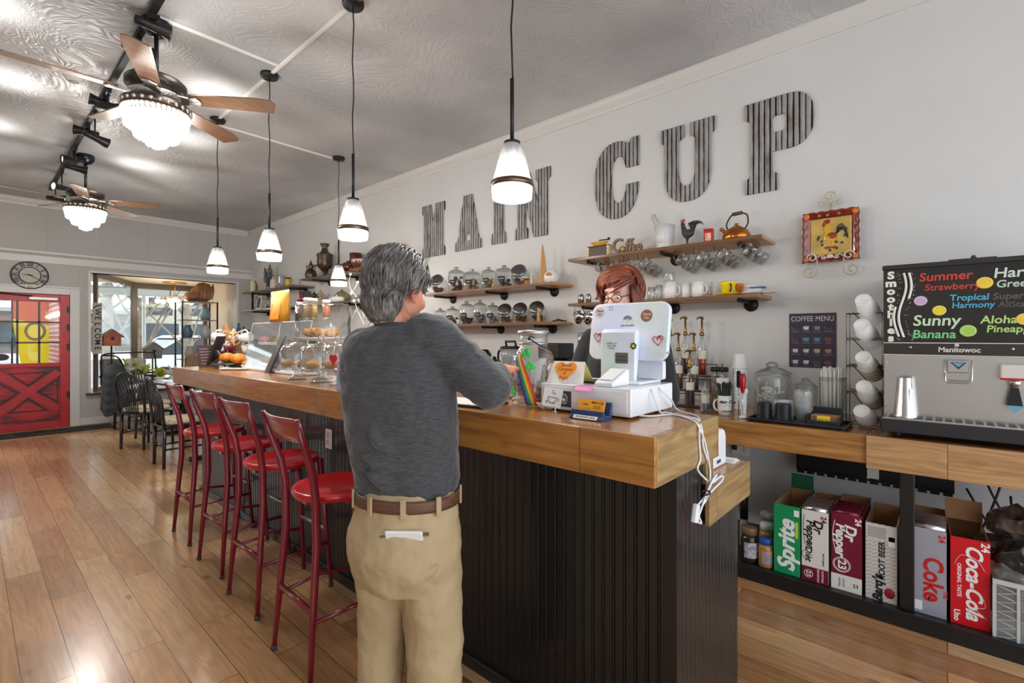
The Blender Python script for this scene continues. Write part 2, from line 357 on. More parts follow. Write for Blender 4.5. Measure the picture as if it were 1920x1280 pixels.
for i in (1, 2): x = gx0+(gx1-gx0)*i/3; p.box(x-.012, x+.012, y0+.004, y1-.004, 1.0, 1.93)
for i in (1, 2): z = 1.0+.93*i/3; p.box(gx0, gx1, y0+.004, y1-.004, z-.012, z+.012)
p.build('muntin', mat('dark_muntin', (60, 40, 40), .4), door); MB().box(gx0, gx1, y0+.02, y0+.026, 1.0, 1.93).build('glass', GLASSF, door)
p = MB(); p.box(D0+.46, D0+.78, YF-.03, YF+.03, 1.955, 2.0); q = p.build('door_closer', mat('alu_grey', (196, 194, 190), .4, .4), door, bev=.006)
MB().tube([(D0+.5, YF-.04, 2.01), (D0+.25, YF-.02, 2.03), (D0+.12, YF-.03, 2.04)], .008).build('arm', BLKM, door)
p = MB()
for z in (.45, 1.2, 1.5, 1.78): p.box(D1-.03, D1+.012, YF-.01, YF+.04, z, z+.09)
p.build('hinge', BLKM, door)
MB().tube([(D0+.06, YF-.01, 1.05), (D0+.06, YF-.05, 1.05), (D0+.06, YF-.05, 1.0)], .012).build('handle', BRASS, door)
t = MB().prism(arc(0, 0, .09, 0, 360, 24, .05)[:-1], 0, .006, farm(.34, YF+.03-.012, 1.1)); o = t.build('door_sign', mat('oval_sign', (70, 42, 38), .5)); tag(o, 'small dark oval sign hung in the lower door pane', 'sign')
# clock over the door
cx_, cz_ = .643, 2.317
ck = thing('wall_clock', 'round skeleton wall clock with roman numerals above the red door', 'clock', (cx_, YF-.03, cz_))
DKM = mat('dark_clock_metal', (58, 52, 48), .5, .3)
p = MB(); p.M = farm(0, 0, 0)
for r_, q in ((.2, .009), (.118, .006)): p.tube([(x, y, 0) for x, y in arc(0, 0, r_, 0, 360, 40)[:-1]], q, 6, True)
p.build('rim', DKM, ck)
p = MB(); p.M = farm(0, 0, 0); p.prism(arc(0, 0, .116, 0, 360, 40)[:-1], -.012, -.004); p.build('dial', mat('clock_dial', (196, 188, 174), .6), ck)
p = MB(); p.M = farm(0, 0, 0)
for i, s in enumerate(['XII', 'I', 'II', 'III', 'IIII', 'V', 'VI', 'VII', 'VIII', 'IX', 'X', 'XI']):
    a = -30*i; p.text(s, .072, farm(0, 0, 0) @ rotm('Z', a) @ tr(0, .158, 0), .004, bold=.02, sx=.8)
p.build('numerals', DKM, ck)
p = MB(); p.M = farm(0, 0, .0)
for a, l_, wd in ((121, .13, .006), (-95+0, .0, 0),): 
    if l_: p.prism([(-wd, -.03), (wd, -.03), (wd*.5, l_), (-wd*.5, l_)], .004, .008, rotm('Z', -a) if False else farm(0, 0, 0) @ rotm('Z', -a))
p.prism([(-.007, -.03), (.007, -.03), (.003, .085), (-.003, .085)], .004, .008, farm(0, 0, 0) @ rotm('Z', 84)); p.build('hands', DKM, ck)
# door mat
x1, yy1 = flo(206, 803); mt = thing('door_mat', 'long black patterned entrance mat with tan border before the door', 'mat', (0, 0, 0))
MB().box(-1.2, 1.62, 9.42, 10.12, .001, .008).build('border', mat('mat_border', (186, 138, 92), .8), mt)
n = NT('mat_pile'); t_ = n.n('TexNoise', {'Vector': n.coord((2, 6, 1)), 'Scale': 3., 'Detail': 3.}); n.l(n.ramp(t_.outputs[0], [(.55, (28, 30, 34)), (.62, (96, 92, 78)), (.7, (34, 36, 40))]), n.b.inputs['Base Color']); n.b.inputs['Roughness'].default_value = .9
MB().box(-1.12, 1.54, 9.5, 10.04, .008, .012).build('pile', n.m, mt)
# welcome board beside the display window
wb = thing('welcome_board', 'narrow upright board lettered WELCOME beside the display window', 'sign', (1.43, 10.33, 0))
wb.rotation_euler = (0, 0, math.radians(8))
MB().box(-.06, .06, -.012, .012, 1.12, 1.95).build('board', mat('grey_board', (196, 188, 176), .6, var=.1), wb)
p = MB()
for i, ch in enumerate('WELCOME'): p.text(ch, .11, tr(0, -.0125, 1.8-i*.098) @ farm(0, 0, 0) @ rotm('Z', -90), .004, bold=.02)
p.text('(', .13, tr(0, -.0125, 1.9) @ farm(0, 0, 0) @ rotm('Z', -60), .004, bold=.02); p.build('lettering', INK, wb)

# ------------------------------------------------------------ bar
BX, BY0, BY1, BT = 1.24, .60, 5.1, 1.13
BARW = wood('bar_top_wood', [(196, 132, 62), (212, 150, 74), (184, 118, 52), (206, 142, 68)], 'Y', 'X', .135, .95, .22, (92, 54, 26), .9, .35, .5)
BARF = wood('bar_face_wood', [(186, 126, 56), (200, 142, 70), (176, 114, 48)], 'Y', 'Z', .6, .82, .3, (80, 46, 22), 1., .8, .4)
ENDW = wood('bar_end_wood', [(178, 148, 98), (186, 156, 106)], 'X', 'Z', .6, 1.7, .35, (80, 50, 26), 1.1, .5, .3)
bt = thing('bar_counter', 'thick honey coloured wood bar top over black panelling', 'bar top', (0, 0, 0))
MB().box(BX, 1.71, BY0, BY1, BT-.135, BT).build('slab', [BARW], bt, bev=.003)
MB().box(BX-.018, BX-.0005, BY0-.018, BY1+.01, BT-.136, BT+.0005).build('front_board', BARF, bt, bev=.002)
MB().box(BX-.0002, 1.71, BY0-.018, BY0-.0005, BT-.137, BT+.0006).build('end_board', ENDW, bt, bev=.002)
MB().box(1.646, 1.71, BY0, BY1, .905, BT-.136).build('riser', ENDW, bt, bev=.002)
BLKP = mat('black_panel_paint', (20, 21, 22), .34, bump=.03, bs=30, coat=.3, stretch=(1, 1, .15))
def beadboard(a0, a1, z0, z1, pitch, fn):
    prof_ = []; k = int(round((a1-a0)/pitch)); pitch = (a1-a0)/k
    for i in range(k):
        a = a0+i*pitch
        prof_ += [(a, .0), (a+pitch*.06, -.005), (a+pitch*.12, 0), (a+pitch*.2, .0012), (a+pitch*.26, -.003), (a+pitch*.31, 0)]
    prof_.append((a1, 0)); vs = [fn(a, d, z) for a, d in prof_ for z in (z0, z1)]
    return MB().add(vs, [(2*i, 2*i+2, 2*i+3, 2*i+1) for i in range(len(prof_)-1)])
bb = thing('bar_cabinet', 'black beadboard panelling under the wooden bar top', 'bar base', (0, 0, 0))
PX = 1.43
beadboard(BY0+.06, BY1-.05, .05, .995, .04, lambda a, d, z: (PX-d, a, z)).build('front_panel', BLKP, bb)
EM_ = mat('black_end_paint', (32, 32, 32), .32, bump=.03, bs=30, coat=.3, stretch=(1, 1, .15))
for a0, a1, zt_ in ((PX+.012, 1.645, .992), (1.645, 2.01, .772)): beadboard(a0, a1, 0, zt_, .034, lambda a, d, z: (a, BY0+.012-d, z)).build('end_panel', EM_, bb)
MB().box(PX+.012, 1.99, BY0+.03, BY1-.05, 0, .77).build('core', BLKP, bb)
MB().box(PX-.002, PX+.02, BY0+.008, BY0+.062, 0, .995).build('corner_board', BLKP, bb, bev=.002)
MB().box(PX-.016, PX+.01, BY0+.02, BY1-.03, 0, .055).build('baseboard', BLKP, bb, bev=.006)
MB().box(PX+.012, 1.645, BY0+.03, BY1-.05, .7705, .992).build('core', BLKP, bb)
ol = thing('wall_outlet', 'white electrical outlet on the black bar front behind the stools', 'outlet', (PX-.004, yx(618, PX), .8))
MB().box(-.006, .002, -.036, .036, -.058, .058).build('plate', WHITE, ol, bev=.003)
MB().box(-.009, -.005, -.017, .017, .006, .036).box(-.009, -.005, -.017, .017, -.036, -.006).build('socket', mat('outlet_grey', (205, 203, 198), .4), ol)
pc = thing('prep_counter', 'lower wooden work counter behind the bar end', 'counter', (0, 0, 0))
MB().box(1.711, 2.07, BY0, BY1, .775, .905).build('slab', BARW, pc, bev=.003)
MB().box(1.63, 2.072, BY0-.016, BY0-.0005, .774, .906).build('end_board', ENDW, pc, bev=.002)

# ------------------------------------------------------------ counter along the shelf wall
CX, CT = 3.0, .91
CTRW = wood('counter_top_wood', [(170, 110, 62), (182, 124, 74), (162, 102, 56)], 'Y', 'X', .19, 1.3, .2, (80, 46, 24), .8, .3, .5)
CTRF = wood('counter_face_wood', [(190, 138, 78), (200, 148, 88)], 'Y', 'Z', .5, 2.2, .35, (90, 56, 28), 1.3, .5, .3)
YS = yx(1625, CX)
wt = thing('worktop', 'long wooden wall counter holding the syrups and cups', 'counter', (0, 0, 0))
MB().box(CX, XW-.004, YS, 8.6, CT-.14, CT).build('slab', CTRW, wt, bev=.003); MB().box(CX-.018, CX-.0005, YS, 8.6, CT-.141, CT+.0005).build('front_board', CTRF, wt, bev=.002)
wt = thing('worktop', 'pale wooden wall counter carrying the drinks dispenser', 'counter', (0, 0, 0))
MB().box(CX-.012, XW-.004, -1.2, YS-.001, CT-.15, CT).build('slab', CTRW, wt, bev=.003); MB().box(CX-.034, CX-.0125, -1.2, YS-.001, CT-.158, CT+.0005).build('front_board', wood('counter_pale_wood', [(206, 162, 112), (212, 170, 122)], 'Y', 'Z', .5, 2.6, .35, (110, 74, 44), .9, .3, .3), wt, bev=.002)
fr = thing('counter_frame', 'black painted frame and low shelf under the wall counter', 'shelf frame', (0, 0, 0))
MB().box(CX+.02, XW-.01, -1.2, 8.6, .0, .072).build('low_shelf', mat('black_shelf_paint', (30, 31, 33), .4, var=.25), fr, bev=.004)
MB().box(CX, CX+.019, -1.2, 8.6, 0, .078).build('shelf_edge', mat('black_shelf_edge', (24, 25, 27), .35), fr, bev=.003)
for y in (yx(1701, CX+.05), 2.2, 4.5): MB().box(CX+.03, CX+.09, y-.028, y+.028, .073, CT-.151).build('post', BLKP, fr, bev=.003)
ct = thing('cable_tray', 'black perforated rail fixed under the wall counter', 'rail', (0, 0, 0))
X_ = 3.6
yy = [yx(u, X_) for u in (1493, 1790)]; z1_ = zx(1493, 848, X_); z0_ = zx(1493, 880, X_)
MB().box(X_, X_+.04, yy[1], yy[0], z0_, z1_).build('rail', BLKM, ct, bev=.004)
p = MB()
for i in range(14): y = yy[1]+(yy[0]-yy[1])*(i+.5)/14; p.box(X_-.012, X_, y-.02, y+.02, z0_-.012, z0_+.02)
p.build('tab', BLKM, ct)
MB().box(X_-.005, X_, yx(1648, X_), yx(1626, X_), zx(1636, 898, X_), zx(1636, 878, X_)).build('sticker', PAPER, ct)
cb = MB()
for k, (u0, v0, u1, v1) in enumerate(((1812, 915, 1850, 975), (1850, 905, 1905, 990), (1880, 900, 1830, 1010), (1895, 930, 1925, 960))):
    P0 = Vector((3.58, yx(u0, 3.58), zx(u0, v0, 3.58))); P1 = Vector((3.55, yx(u1, 3.55), zx(u1, v1, 3.55))); m_ = (P0+P1)/2+Vector((-.03, .02*k-.03, -.07)); 
    cb.tube([P0.lerp(m_, t_/6).lerp(m_.lerp(P1, t_/6), t_/6) for t_ in range(7)], .006, 6)
tag(cb.build('power_cables', mat('dark_cable', (44, 44, 46), .5)), 'dark cables hanging under the counter above the red carton', 'cable')

# ------------------------------------------------------------ wall shelves
SHW = wood('shelf_wood', [(206, 152, 82), (214, 162, 94)], 'Y', 'X', .4, 2.4, .4, (110, 70, 36), .9, .4, .2)
SHG = wood('shelf_wood_greyed', [(150, 132, 112), (160, 140, 118)], 'Y', 'X', .4, 2.4, .4, (90, 76, 60), .8, .3, .2)
SX = 3.42
def shelf(y0, y1, zt, label, ys, m=SHW, cat='shelf', th=.024):
    t = thing('wall_shelf', label, cat, (SX, y0, zt))
    MB().box(0, XW-SX-.001, 0, y1-y0, -th, 0).build('board', m, t, bev=.003)
    for y in ys:
        MB().cyl((.06, y-y0, -th-.014), (XW-SX-.02, y-y0, -th-.014), .012).ball((.06, y-y0, -th-.012), .016).build('bracket', BLKM, t)
        MB().cyl((XW-SX-.022, y-y0, -th-.03), (XW-SX-.002, y-y0, -th-.03), .042, .05, 18).build('flange', BLKM, t)
    return t
RUZ, RLZ, MUZ, MLZ = 2.062, 1.682, 1.883, 1.533
RY = (.893, 2.414); MY = (2.59, 4.45)
shelf(RY[0], RY[1], RUZ, 'upper wooden shelf with hanging glass mugs under the CUP letters', (1.05, 1.6, 2.25))
shelf(RY[0]+.02, RY[1], RLZ, 'lower wooden shelf with white mugs and yellow cup', (1.05, 1.62, 2.3))
shelf(MY[0], MY[1], MUZ, 'upper wooden shelf of glass candy jars under the MAIN letters', (2.8, 3.45, 4.25))
shelf(MY[0], MY[1], MLZ, 'lower wooden shelf of glass jars with black labels', (2.82, 3.5, 4.2))
L1Y = (6.02, 7.42); L2Y = (4.74, 5.98)
shelf(L1Y[0], L1Y[1], 2.285, 'greyed shelf carrying the samovar and teapot', (6.3, 7.1), SHG)
shelf(L2Y[0], L2Y[1], 2.31, 'shelf with brown crockery and ceramic hen left of the MAIN letters', (4.9, 5.8), SHW)
FA = shelf(7.6, 9.75, 2.215, 'far shelf with the grey rooster beside the display window', (7.9, 9.4), SHG)
FB = shelf(5.95, 9.8, 1.885, 'long low far shelf with glass canisters and teapots', (6.2, 7.8, 9.4), SHG)
for y, z0_, z1_ in ((9.35, 1.886, 2.19), (6.02, 1.25, 1.86)): MB().cyl((.03, y-(7.6 if y > 9 else 5.95), z0_-(2.215 if y > 9 else 1.885)), (.03, y-(7.6 if y > 9 else 5.95), z1_-(2.215 if y > 9 else 1.885)), .02).build('pipe', BLKM, FA if y > 9 else FB)
# ------------------------------------------------------------ corrugated letters
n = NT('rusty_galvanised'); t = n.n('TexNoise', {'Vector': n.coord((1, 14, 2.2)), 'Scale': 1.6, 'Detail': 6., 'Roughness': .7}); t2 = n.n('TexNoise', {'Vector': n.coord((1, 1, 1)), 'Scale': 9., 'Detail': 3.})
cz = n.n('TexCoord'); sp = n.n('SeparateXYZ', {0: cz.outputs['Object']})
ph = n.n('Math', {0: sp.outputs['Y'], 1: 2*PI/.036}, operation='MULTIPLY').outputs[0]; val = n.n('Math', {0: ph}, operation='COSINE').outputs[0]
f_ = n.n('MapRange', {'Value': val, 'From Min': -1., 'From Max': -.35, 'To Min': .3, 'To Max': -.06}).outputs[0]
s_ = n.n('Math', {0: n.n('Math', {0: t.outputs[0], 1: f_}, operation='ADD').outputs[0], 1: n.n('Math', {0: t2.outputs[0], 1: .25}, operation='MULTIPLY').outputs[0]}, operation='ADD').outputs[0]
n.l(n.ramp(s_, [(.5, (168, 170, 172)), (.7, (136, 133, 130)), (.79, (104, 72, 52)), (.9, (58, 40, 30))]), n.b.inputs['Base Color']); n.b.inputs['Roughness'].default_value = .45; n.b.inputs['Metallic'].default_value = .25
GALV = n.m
def oval(cx, cy, rx, ry, a0=0, a1=360, n_=40): return [(cx+rx*math.copysign(abs(math.cos(math.radians(a0+(a1-a0)*i/n_)))**.85, math.cos(math.radians(a0+(a1-a0)*i/n_))), cy+ry*math.copysign(abs(math.sin(math.radians(a0+(a1-a0)*i/n_)))**.85, math.sin(math.radians(a0+(a1-a0)*i/n_)))) for i in range(n_+1)]
LET = {
 'M': [[(0, 0), (.30, 0), (.30, .14), (.25, .19), (.25, .62), (.37, 0), (.58, 0), (.62, .1), (.62, 0), (1, 0), (1, .15), (.94, .2), (.94, .8), (1, .85), (1, 1), (.60, 1), (.50, .62), (.40, 1), (0, 1), (0, .85), (.06, .8), (.06, .2), (0, .14)]],
 'A': [[(0, 0), (1, 0), (1, .15), (.9, .2), (.66, 1), (.34, 1), (.1, .2), (0, .15)], [(.40, .17), (.60, .17), (.60, .24), (.5, .3), (.42, .28)]],
 'I': [[(0, 0), (1, 0), (1, .15), (.82, .2), (.82, .8), (1, .85), (1, 1), (0, 1), (0, .85), (.18, .8), (.18, .2), (0, .15)]],
 'N': [[(0, 0), (.37, 0), (.37, .14), (.31, .19), (.31, .56), (.54, 0), (.92, 0), (.92, .8), (1, .85), (1, 1), (.60, 1), (.60, .85), (.67, .8), (.67, .5), (.42, 1), (0, 1), (0, .85), (.07, .8), (.07, .2), (0, .15)]],
 'C': [oval(.5, .5, .5, .5, 12, 90, 14)[::-1][0:0]+[(1, .63), (1, 1), (.84, 1), (.78, .93)]+oval(.5, .5, .5, .5, 75, 270, 34)+oval(.5, .5, .5, .5, 270, 345, 14)+[(1, .42), (.72, .42)]+oval(.56, .5, .17, .3, -15, -180, 18)+oval(.56, .5, .17, .3, 180, 20, 18)+[(.72, .63)]],
 'U': [[(0, 1), (0, .84), (.07, .78), (.07, .38)]+oval(.5, .38, .43, .38, 180, 360, 28)+[(.93, .78), (1, .84), (1, 1), (.56, 1), (.56, .84), (.64, .8), (.64, .4)]+oval(.49, .4, .15, .2, 0, -180, 18)+[(.34, .8), (.44, .84), (.44, 1)]],
 'P': [[(0, 0), (.5, 0), (.5, .17), (.41, .21), (.41, .42), (.66, .42)]+oval(.64, .71, .36, .29, -90, 90, 24)+[(0, 1), (0, .83), (.08, .79), (.08, .2), (0, .15)], rrect(.41, .62, .62, .80, .05)],
}
def scan(polys, x):
    hits = []
    for P in polys:
        for i in range(len(P)):
            (xa_, ya_), (xb_, yb_) = P[i], P[(i+1) % len(P)]
            if (xa_ <= x) != (xb_ <= x): hits.append(ya_+(x-xa_)/(xb_-xa_)*(yb_-ya_))
    return sorted(hits)
def letter(ch, ya, yb, z0, z1, label):
    W_, H_ = ya-yb, z1-z0; P = LET[ch]; q = MB(); q.M = wallm(0, 0, 0); pitch = .036; st = pitch/8
    k = int(W_/st)+1; dw = W_/k
    dep = lambda x: .009+.012*math.sqrt(abs(math.cos(PI*x/pitch)))
    for i in range(k):
        xa_, xb_ = i*dw, (i+1)*dw; e = dw*.02
        A = scan(P, (xa_+e)/W_); B = scan(P, (xb_-e)/W_)
        if len(A) != len(B): A = B = scan(P, (xa_+xb_)/2/W_)
        for j in range(0, len(A)-1, 2):
            a0, a1, b0, b1 = A[j]*H_, A[j+1]*H_, B[j]*H_, B[j+1]*H_; da, db = dep(xa_), dep(xb_)
            q.add([(xa_, a0, 0.001), (xb_, b0, 0.001), (xb_, b1, 0.001), (xa_, a1, 0.001), (xa_, a0, da), (xb_, b0, db), (xb_, b1, db), (xa_, a1, da)],
                  [(4, 5, 6, 7), (0, 1, 5, 4), (2, 3, 7, 6), (0, 4, 7, 3), (1, 2, 6, 5), (0, 3, 2, 1)])
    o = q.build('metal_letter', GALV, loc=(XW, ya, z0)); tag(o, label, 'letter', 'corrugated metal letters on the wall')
def lspec(ch, u0, u1, um, vt, vb, label):
    letter(ch, yx(u0, XW-.01), yx(u1, XW-.01), zx(um, vb, XW-.01), zx(um, vt, XW-.01), label)
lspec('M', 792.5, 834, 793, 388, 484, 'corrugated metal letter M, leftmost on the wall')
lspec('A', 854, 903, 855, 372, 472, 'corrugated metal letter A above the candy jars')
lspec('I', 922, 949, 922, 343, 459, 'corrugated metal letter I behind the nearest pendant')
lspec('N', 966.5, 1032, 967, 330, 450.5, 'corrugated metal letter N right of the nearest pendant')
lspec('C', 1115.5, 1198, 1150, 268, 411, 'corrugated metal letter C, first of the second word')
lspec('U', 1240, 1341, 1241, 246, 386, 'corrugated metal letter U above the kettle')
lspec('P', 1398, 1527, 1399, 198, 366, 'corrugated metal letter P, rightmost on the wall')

# ------------------------------------------------------------ lights: pendants, track, fans
SHADEG = glass('pendant_glass', (250, 251, 252), .2, .06, (250, 250, 250))
BULB = emis('frosted_bulb', (255, 252, 246), 4.)
def pendant(X, Y, zb, label, first=None):
    t = thing('pendant_lamp', label, 'pendant lamp', (X, Y, ZC), 0, 'pendant lamps over the bar')
    d = zb-ZC; h = .245
    MB().lathe([(.0, 0), (.066, 0), (.066, -.02), (.06, -.03), (.0, -.03)], 24, cap=False).build('canopy', BLKM, t)
    MB().tube([(.004*math.sin(i*1.7), .003*math.cos(i*2.1), -.03+(d+h+.28+.03)*i/8) for i in range(9)], .0042, 6).build('cord', BLKM, t)
    MB().cyl((0, 0, d+h+.28), (0, 0, d+h), .009).lathe([(0, d+h+.006), (.036, d+h+.004), (.036, d+h-.006), (0, d+h-.006)], 20, cap=False).build('stem', BLKM, t)
    s = MB().lathe([(.034, d+h-.004), (.052, d+h-.03), (.068, d+.15), (.082, d+.09), (.0905, d+.05), (.0905, d+.035), (.086, d+.0), (.083, d), (.087, d+.035), (.079, d+.09), (.065, d+.15), (.049, d+h-.032), (.032, d+h-.006)], 32, cap=False).build('lamp_shade', SHADEG, t)
    MB().lathe([(.0915, d+.048), (.0945, d+.048), (.0925, d+.074), (.089, d+.074)], 32, cap=False).build('band', mat('bronze_band', (120, 100, 84), .3, .9), t)
    MB().cyl((0, 0, d+h-.006), (0, 0, d+h-.07), .03, .028, 16).build('socket', mat('lamp_socket', (150, 148, 146), .4, .6), t)
    MB().lathe([(0, d+.04), (.04, d+.05), (.06, d+.08), (.055, d+.12), (.034, d+.17), (.026, d+h-.07)], 20, cap=False).build('bulb', BULB, t)
    lamp('pendant_light', (X, Y, zb-.03), 9, (1, .95, .88), .05)
for u, lb in ((960, 'pendant lamp nearest the camera, in front of the letters I and N'), (662, 'pendant lamp hanging just above the grey haired man'), (505, 'pendant lamp above the gold pouch on the bar'), (408, 'pendant lamp before the display window')):
    pendant(1.59, yx(u, 1.59), 2.0, lb)
X5 = 2.86; pendant(X5, yx(635, X5), zx(635, 536, X5), 'small far pendant lamp below the brown crockery shelf')
# white surface conduits on the ceiling
CW = mat('conduit_white', (226, 224, 220), .35)
def conduit(p0, p1, label):
    d = Vector(p1)-Vector(p0); q = MB(); a = abs(d.x) > abs(d.y)
    x0, x1 = sorted((p0[0], p1[0])); y0_, y1_ = sorted((p0[1], p1[1]))
    if a: q.box(x0, x1, y0_-.013, y0_+.013, ZC-.018, ZC)
    else: q.box(x0-.013, x0+.013, y0_, y1_, ZC-.018, ZC)
    tag(q.build('ceiling_conduit', CW, bev=.004), label, 'conduit')
conduit((1.59, .5, 0), (1.59, yx(408, 1.59), 0), 'white conduit on the ceiling linking the pendant canopies')
conduit((.83, 3.78, 0), (1.577, 3.78, 0), 'white conduit from the near ceiling fan to the pendants')
conduit((1.603, 5.28, 0), (X5, 5.28, 0), 'white conduit running to the small far pendant')
conduit((.80, 2.6, 0), (1.0, 2.6, 0), 'short white conduit stub by the track light')
# crystal ceiling fans
CRYS = emis('lit_crystal', (255, 251, 244), 1.1); BLADE = wood('fan_blade_wood', [(122, 92, 70), (130, 98, 76)], 'X', 'Y', .5, 3, .22, (60, 50, 40), .7, .0, .6)
SILV = mat('ornate_silver', (206, 202, 196), .3, .9, bump=.6, bs=70)
def fan(X, Y, a0, zb, label):
    t = thing('ceiling_fan', label, 'ceiling fan', (X, Y, ZC), 0, 'ceiling fans with crystal lights'); d = zb-ZC
    MB().lathe([(.0, 0), (.075, 0), (.085, -.02), (.078, -.06), (.05, -.095), (.02, -.11), (0, -.11)], 24, cap=False).build('canopy', mat('gunmetal', (52, 54, 60), .2, .8), t)
    MB().cyl((0, 0, -.1), (0, 0, d+.44), .013).build('downrod', BLKM, t)
    MB().lathe([(.02, d+.46), (.05, d+.45), (.15, d+.42), (.17, d+.4), (.17, d+.365), (.14, d+.34), (.1, d+.33), (0, d+.33)], 28, cap=False).build('motor', mat('motor_brown', (74, 68, 64), .3, .6), t)
    MB().lathe([(.1, d+.335), (.15, d+.325), (.16, d+.3), (.12, d+.28), (.1, d+.27), (0, d+.27)], 28, cap=False).build('ornament', SILV, t)
    for k in range(5):
        a = math.radians(a0+72*k); R_ = Matrix.Rotation(a, 4, 'Z') @ tr(0, 0, d+.31) @ rotm('X', -12)
        MB().prism([(.2, -.055), (.62, -.072), (.71, -.06), (.73, -.02), (.70, .072), (.2, .055)], -.004, .004, R_).build('blade', BLADE, t, bev=.002)
        MB().prism([(.1, -.03), (.15, -.05), (.2, -.03), (.25, -.045), (.27, 0), (.25, .045), (.2, .03), (.15, .05), (.1, .03)], -.016, -.0045, R_).build('blade_arm', SILV, t, bev=.004)
    g = MB().lathe([(.18, d+.25), (.19, d+.255), (.19, d+.205), (.18, d+.21)], 36, cap=False).lathe([(.0, d+.27), (.17, d+.258), (.185, d+.25)], 36, cap=False).build('light_ring', mat('ring_bronze', (110, 100, 92), .3, .8), t)
    c = MB(); r2 = random.Random(3)
    for r_, z, h in ((.18, .19, .04), (.172, .155, .05), (.165, .12, .055), (.125, .085, .055), (.115, .055, .05), (.06, .035, .05), (.05, .01, .05), (.02, -.008, .04)):
        k = max(8, int(r_*2*PI/.028))
        for i in range(k):
            q = 2*PI*i/k; x, y = r_*math.cos(q), r_*math.sin(q)
            c.lathe([(.0, h*.5), (.011, h*.2), (.009, -h*.3), (0, -h*.5)], 6, (x, y, d+z), cap=False, smooth=False)
    c.build('crystals', CRYS, t)['kind'] = 'stuff'
    MB().lathe([(0, d+.02), (.045, d+.04), (.1, d+.08), (.14, d+.13), (.15, d+.18), (.0, d+.2)], 24, cap=False).build('bulb', emis('fan_lamp_glow', (255, 250, 240), 2.2), t)
    p = MB()
    for i in range(26): q = 2*PI*i/26; p.ball((.186*math.cos(q), .186*math.sin(q), d+.231), (.013, .013, .014), 8, 6)
    p.build('beads', mat('bead_silver', (226, 224, 220), .2, .6), t)
    lamp('fan_light', (X, Y, zb-.12), 26, (1, .97, .93), .15)
    lamp('fan_uplight', (X+.12, Y-.25, zb+.5), 2, (1, .95, .88), .1)
fan(.83, 3.85, -38, 2.65, 'nearer ceiling fan with wooden blades and crystal light')
fan(.909, 7.3, -30, 2.63, 'farther ceiling fan over the tables near the door')
# track light
tk = thing('track_rail', 'black lighting track running along the ceiling behind the fans', 'track', (0, 0, 0))
MB().box(.765, .805, 2.3, 9.3, ZC-.03, ZC-.0005).build('rail', BLKM, tk, bev=.003)
HEAD = mat('track_black', (40, 38, 36), .35, .4)
r3 = random.Random(5)
heads = [(284, 34, 1, 'over the nearer fan canopy'), (258, 92, 1, 'behind the nearer fan rod'), (196, 142, -1, 'left of the nearer fan hub'), (203, 200, 1, 'behind the nearer crystal light'), (164, 243, -1, 'below the left fan blade, aimed at the door side'), (178, 286, 1, 'aimed at the bar between the two fans'), (138, 302, -1, 'left of the farther fan rod'), (141, 329, 1, 'right above the farther fan'), (116, 352, -1, 'left of the farther crystal light'), (104, 393, 1, 'last on the track near the door wall')]
for u, v, s, where in heads:
    X_ = .785; Y_ = yx(u, X_); zz = min(zx(u, v, X_), ZC-.09); Y_ = max(2.5, min(9.1, Y_))
    t = thing('track_spotlight', 'black track spotlight '+where, 'spotlight', (X_, Y_, ZC-.03), 0, 'track spotlights'); d = max(zz-ZC+.03, -.22)
    MB().box(-.016, .016, -.04, .04, -.03, 0).cyl((0, 0, -.03), (0, 0, d), .007).build('stem', HEAD, t)
    dr = Vector((s*.9, r3.uniform(-.5, .3), r3.uniform(-.25, .05) if s > 0 else r3.uniform(-.1, .15))).normalized(); q = dr.to_track_quat('Z', 'Y').to_matrix().to_4x4()
    MB().lathe([(0, -.09), (.026, -.085), (.03, -.03), (.034, .03), (.046, .09), (.05, .1), (.044, .1), (.03, .06), (0, .06)], 20, cap=False, M=tr(0, 0, d) @ q).build('head', HEAD, t)
    MB().lathe([(0, .088), (.042, .086)], 20, cap=False, M=tr(0, 0, d) @ q).build('lens', emis('spot_lens', (255, 250, 238), 8.), t)
# pools of light the track heads throw on the ceiling
for x, y in ((.2, 3.3), (.15, 4.4), (.3, 5.6), (1.35, 4.6), (1.45, 5.9), (.2, 6.9), (1.3, 7.2), (.1, 2.5)):
    lamp('track_beam', (x, y, ZC-.45), 10, (1, .97, .92), .1, 'SPOT', (x+(.1 if x > .7 else -.1), y, ZC), 85, 1.)
sm_ = thing('smoke_detector', 'round white smoke detector on the ceiling left of the fan', 'smoke detector', (.573, 5.17, ZC))
MB().lathe([(0, -.04), (.05, -.036), (.06, -.012), (.07, 0)], 24, cap=False).build('body', WHITE, sm_); MB().lathe([(.02, -.0405), (.03, -.0405), (.03, -.044), (.02, -.044)], 16, cap=False).build('grille', mat('vent_grey', (170, 168, 164), .5), sm_)
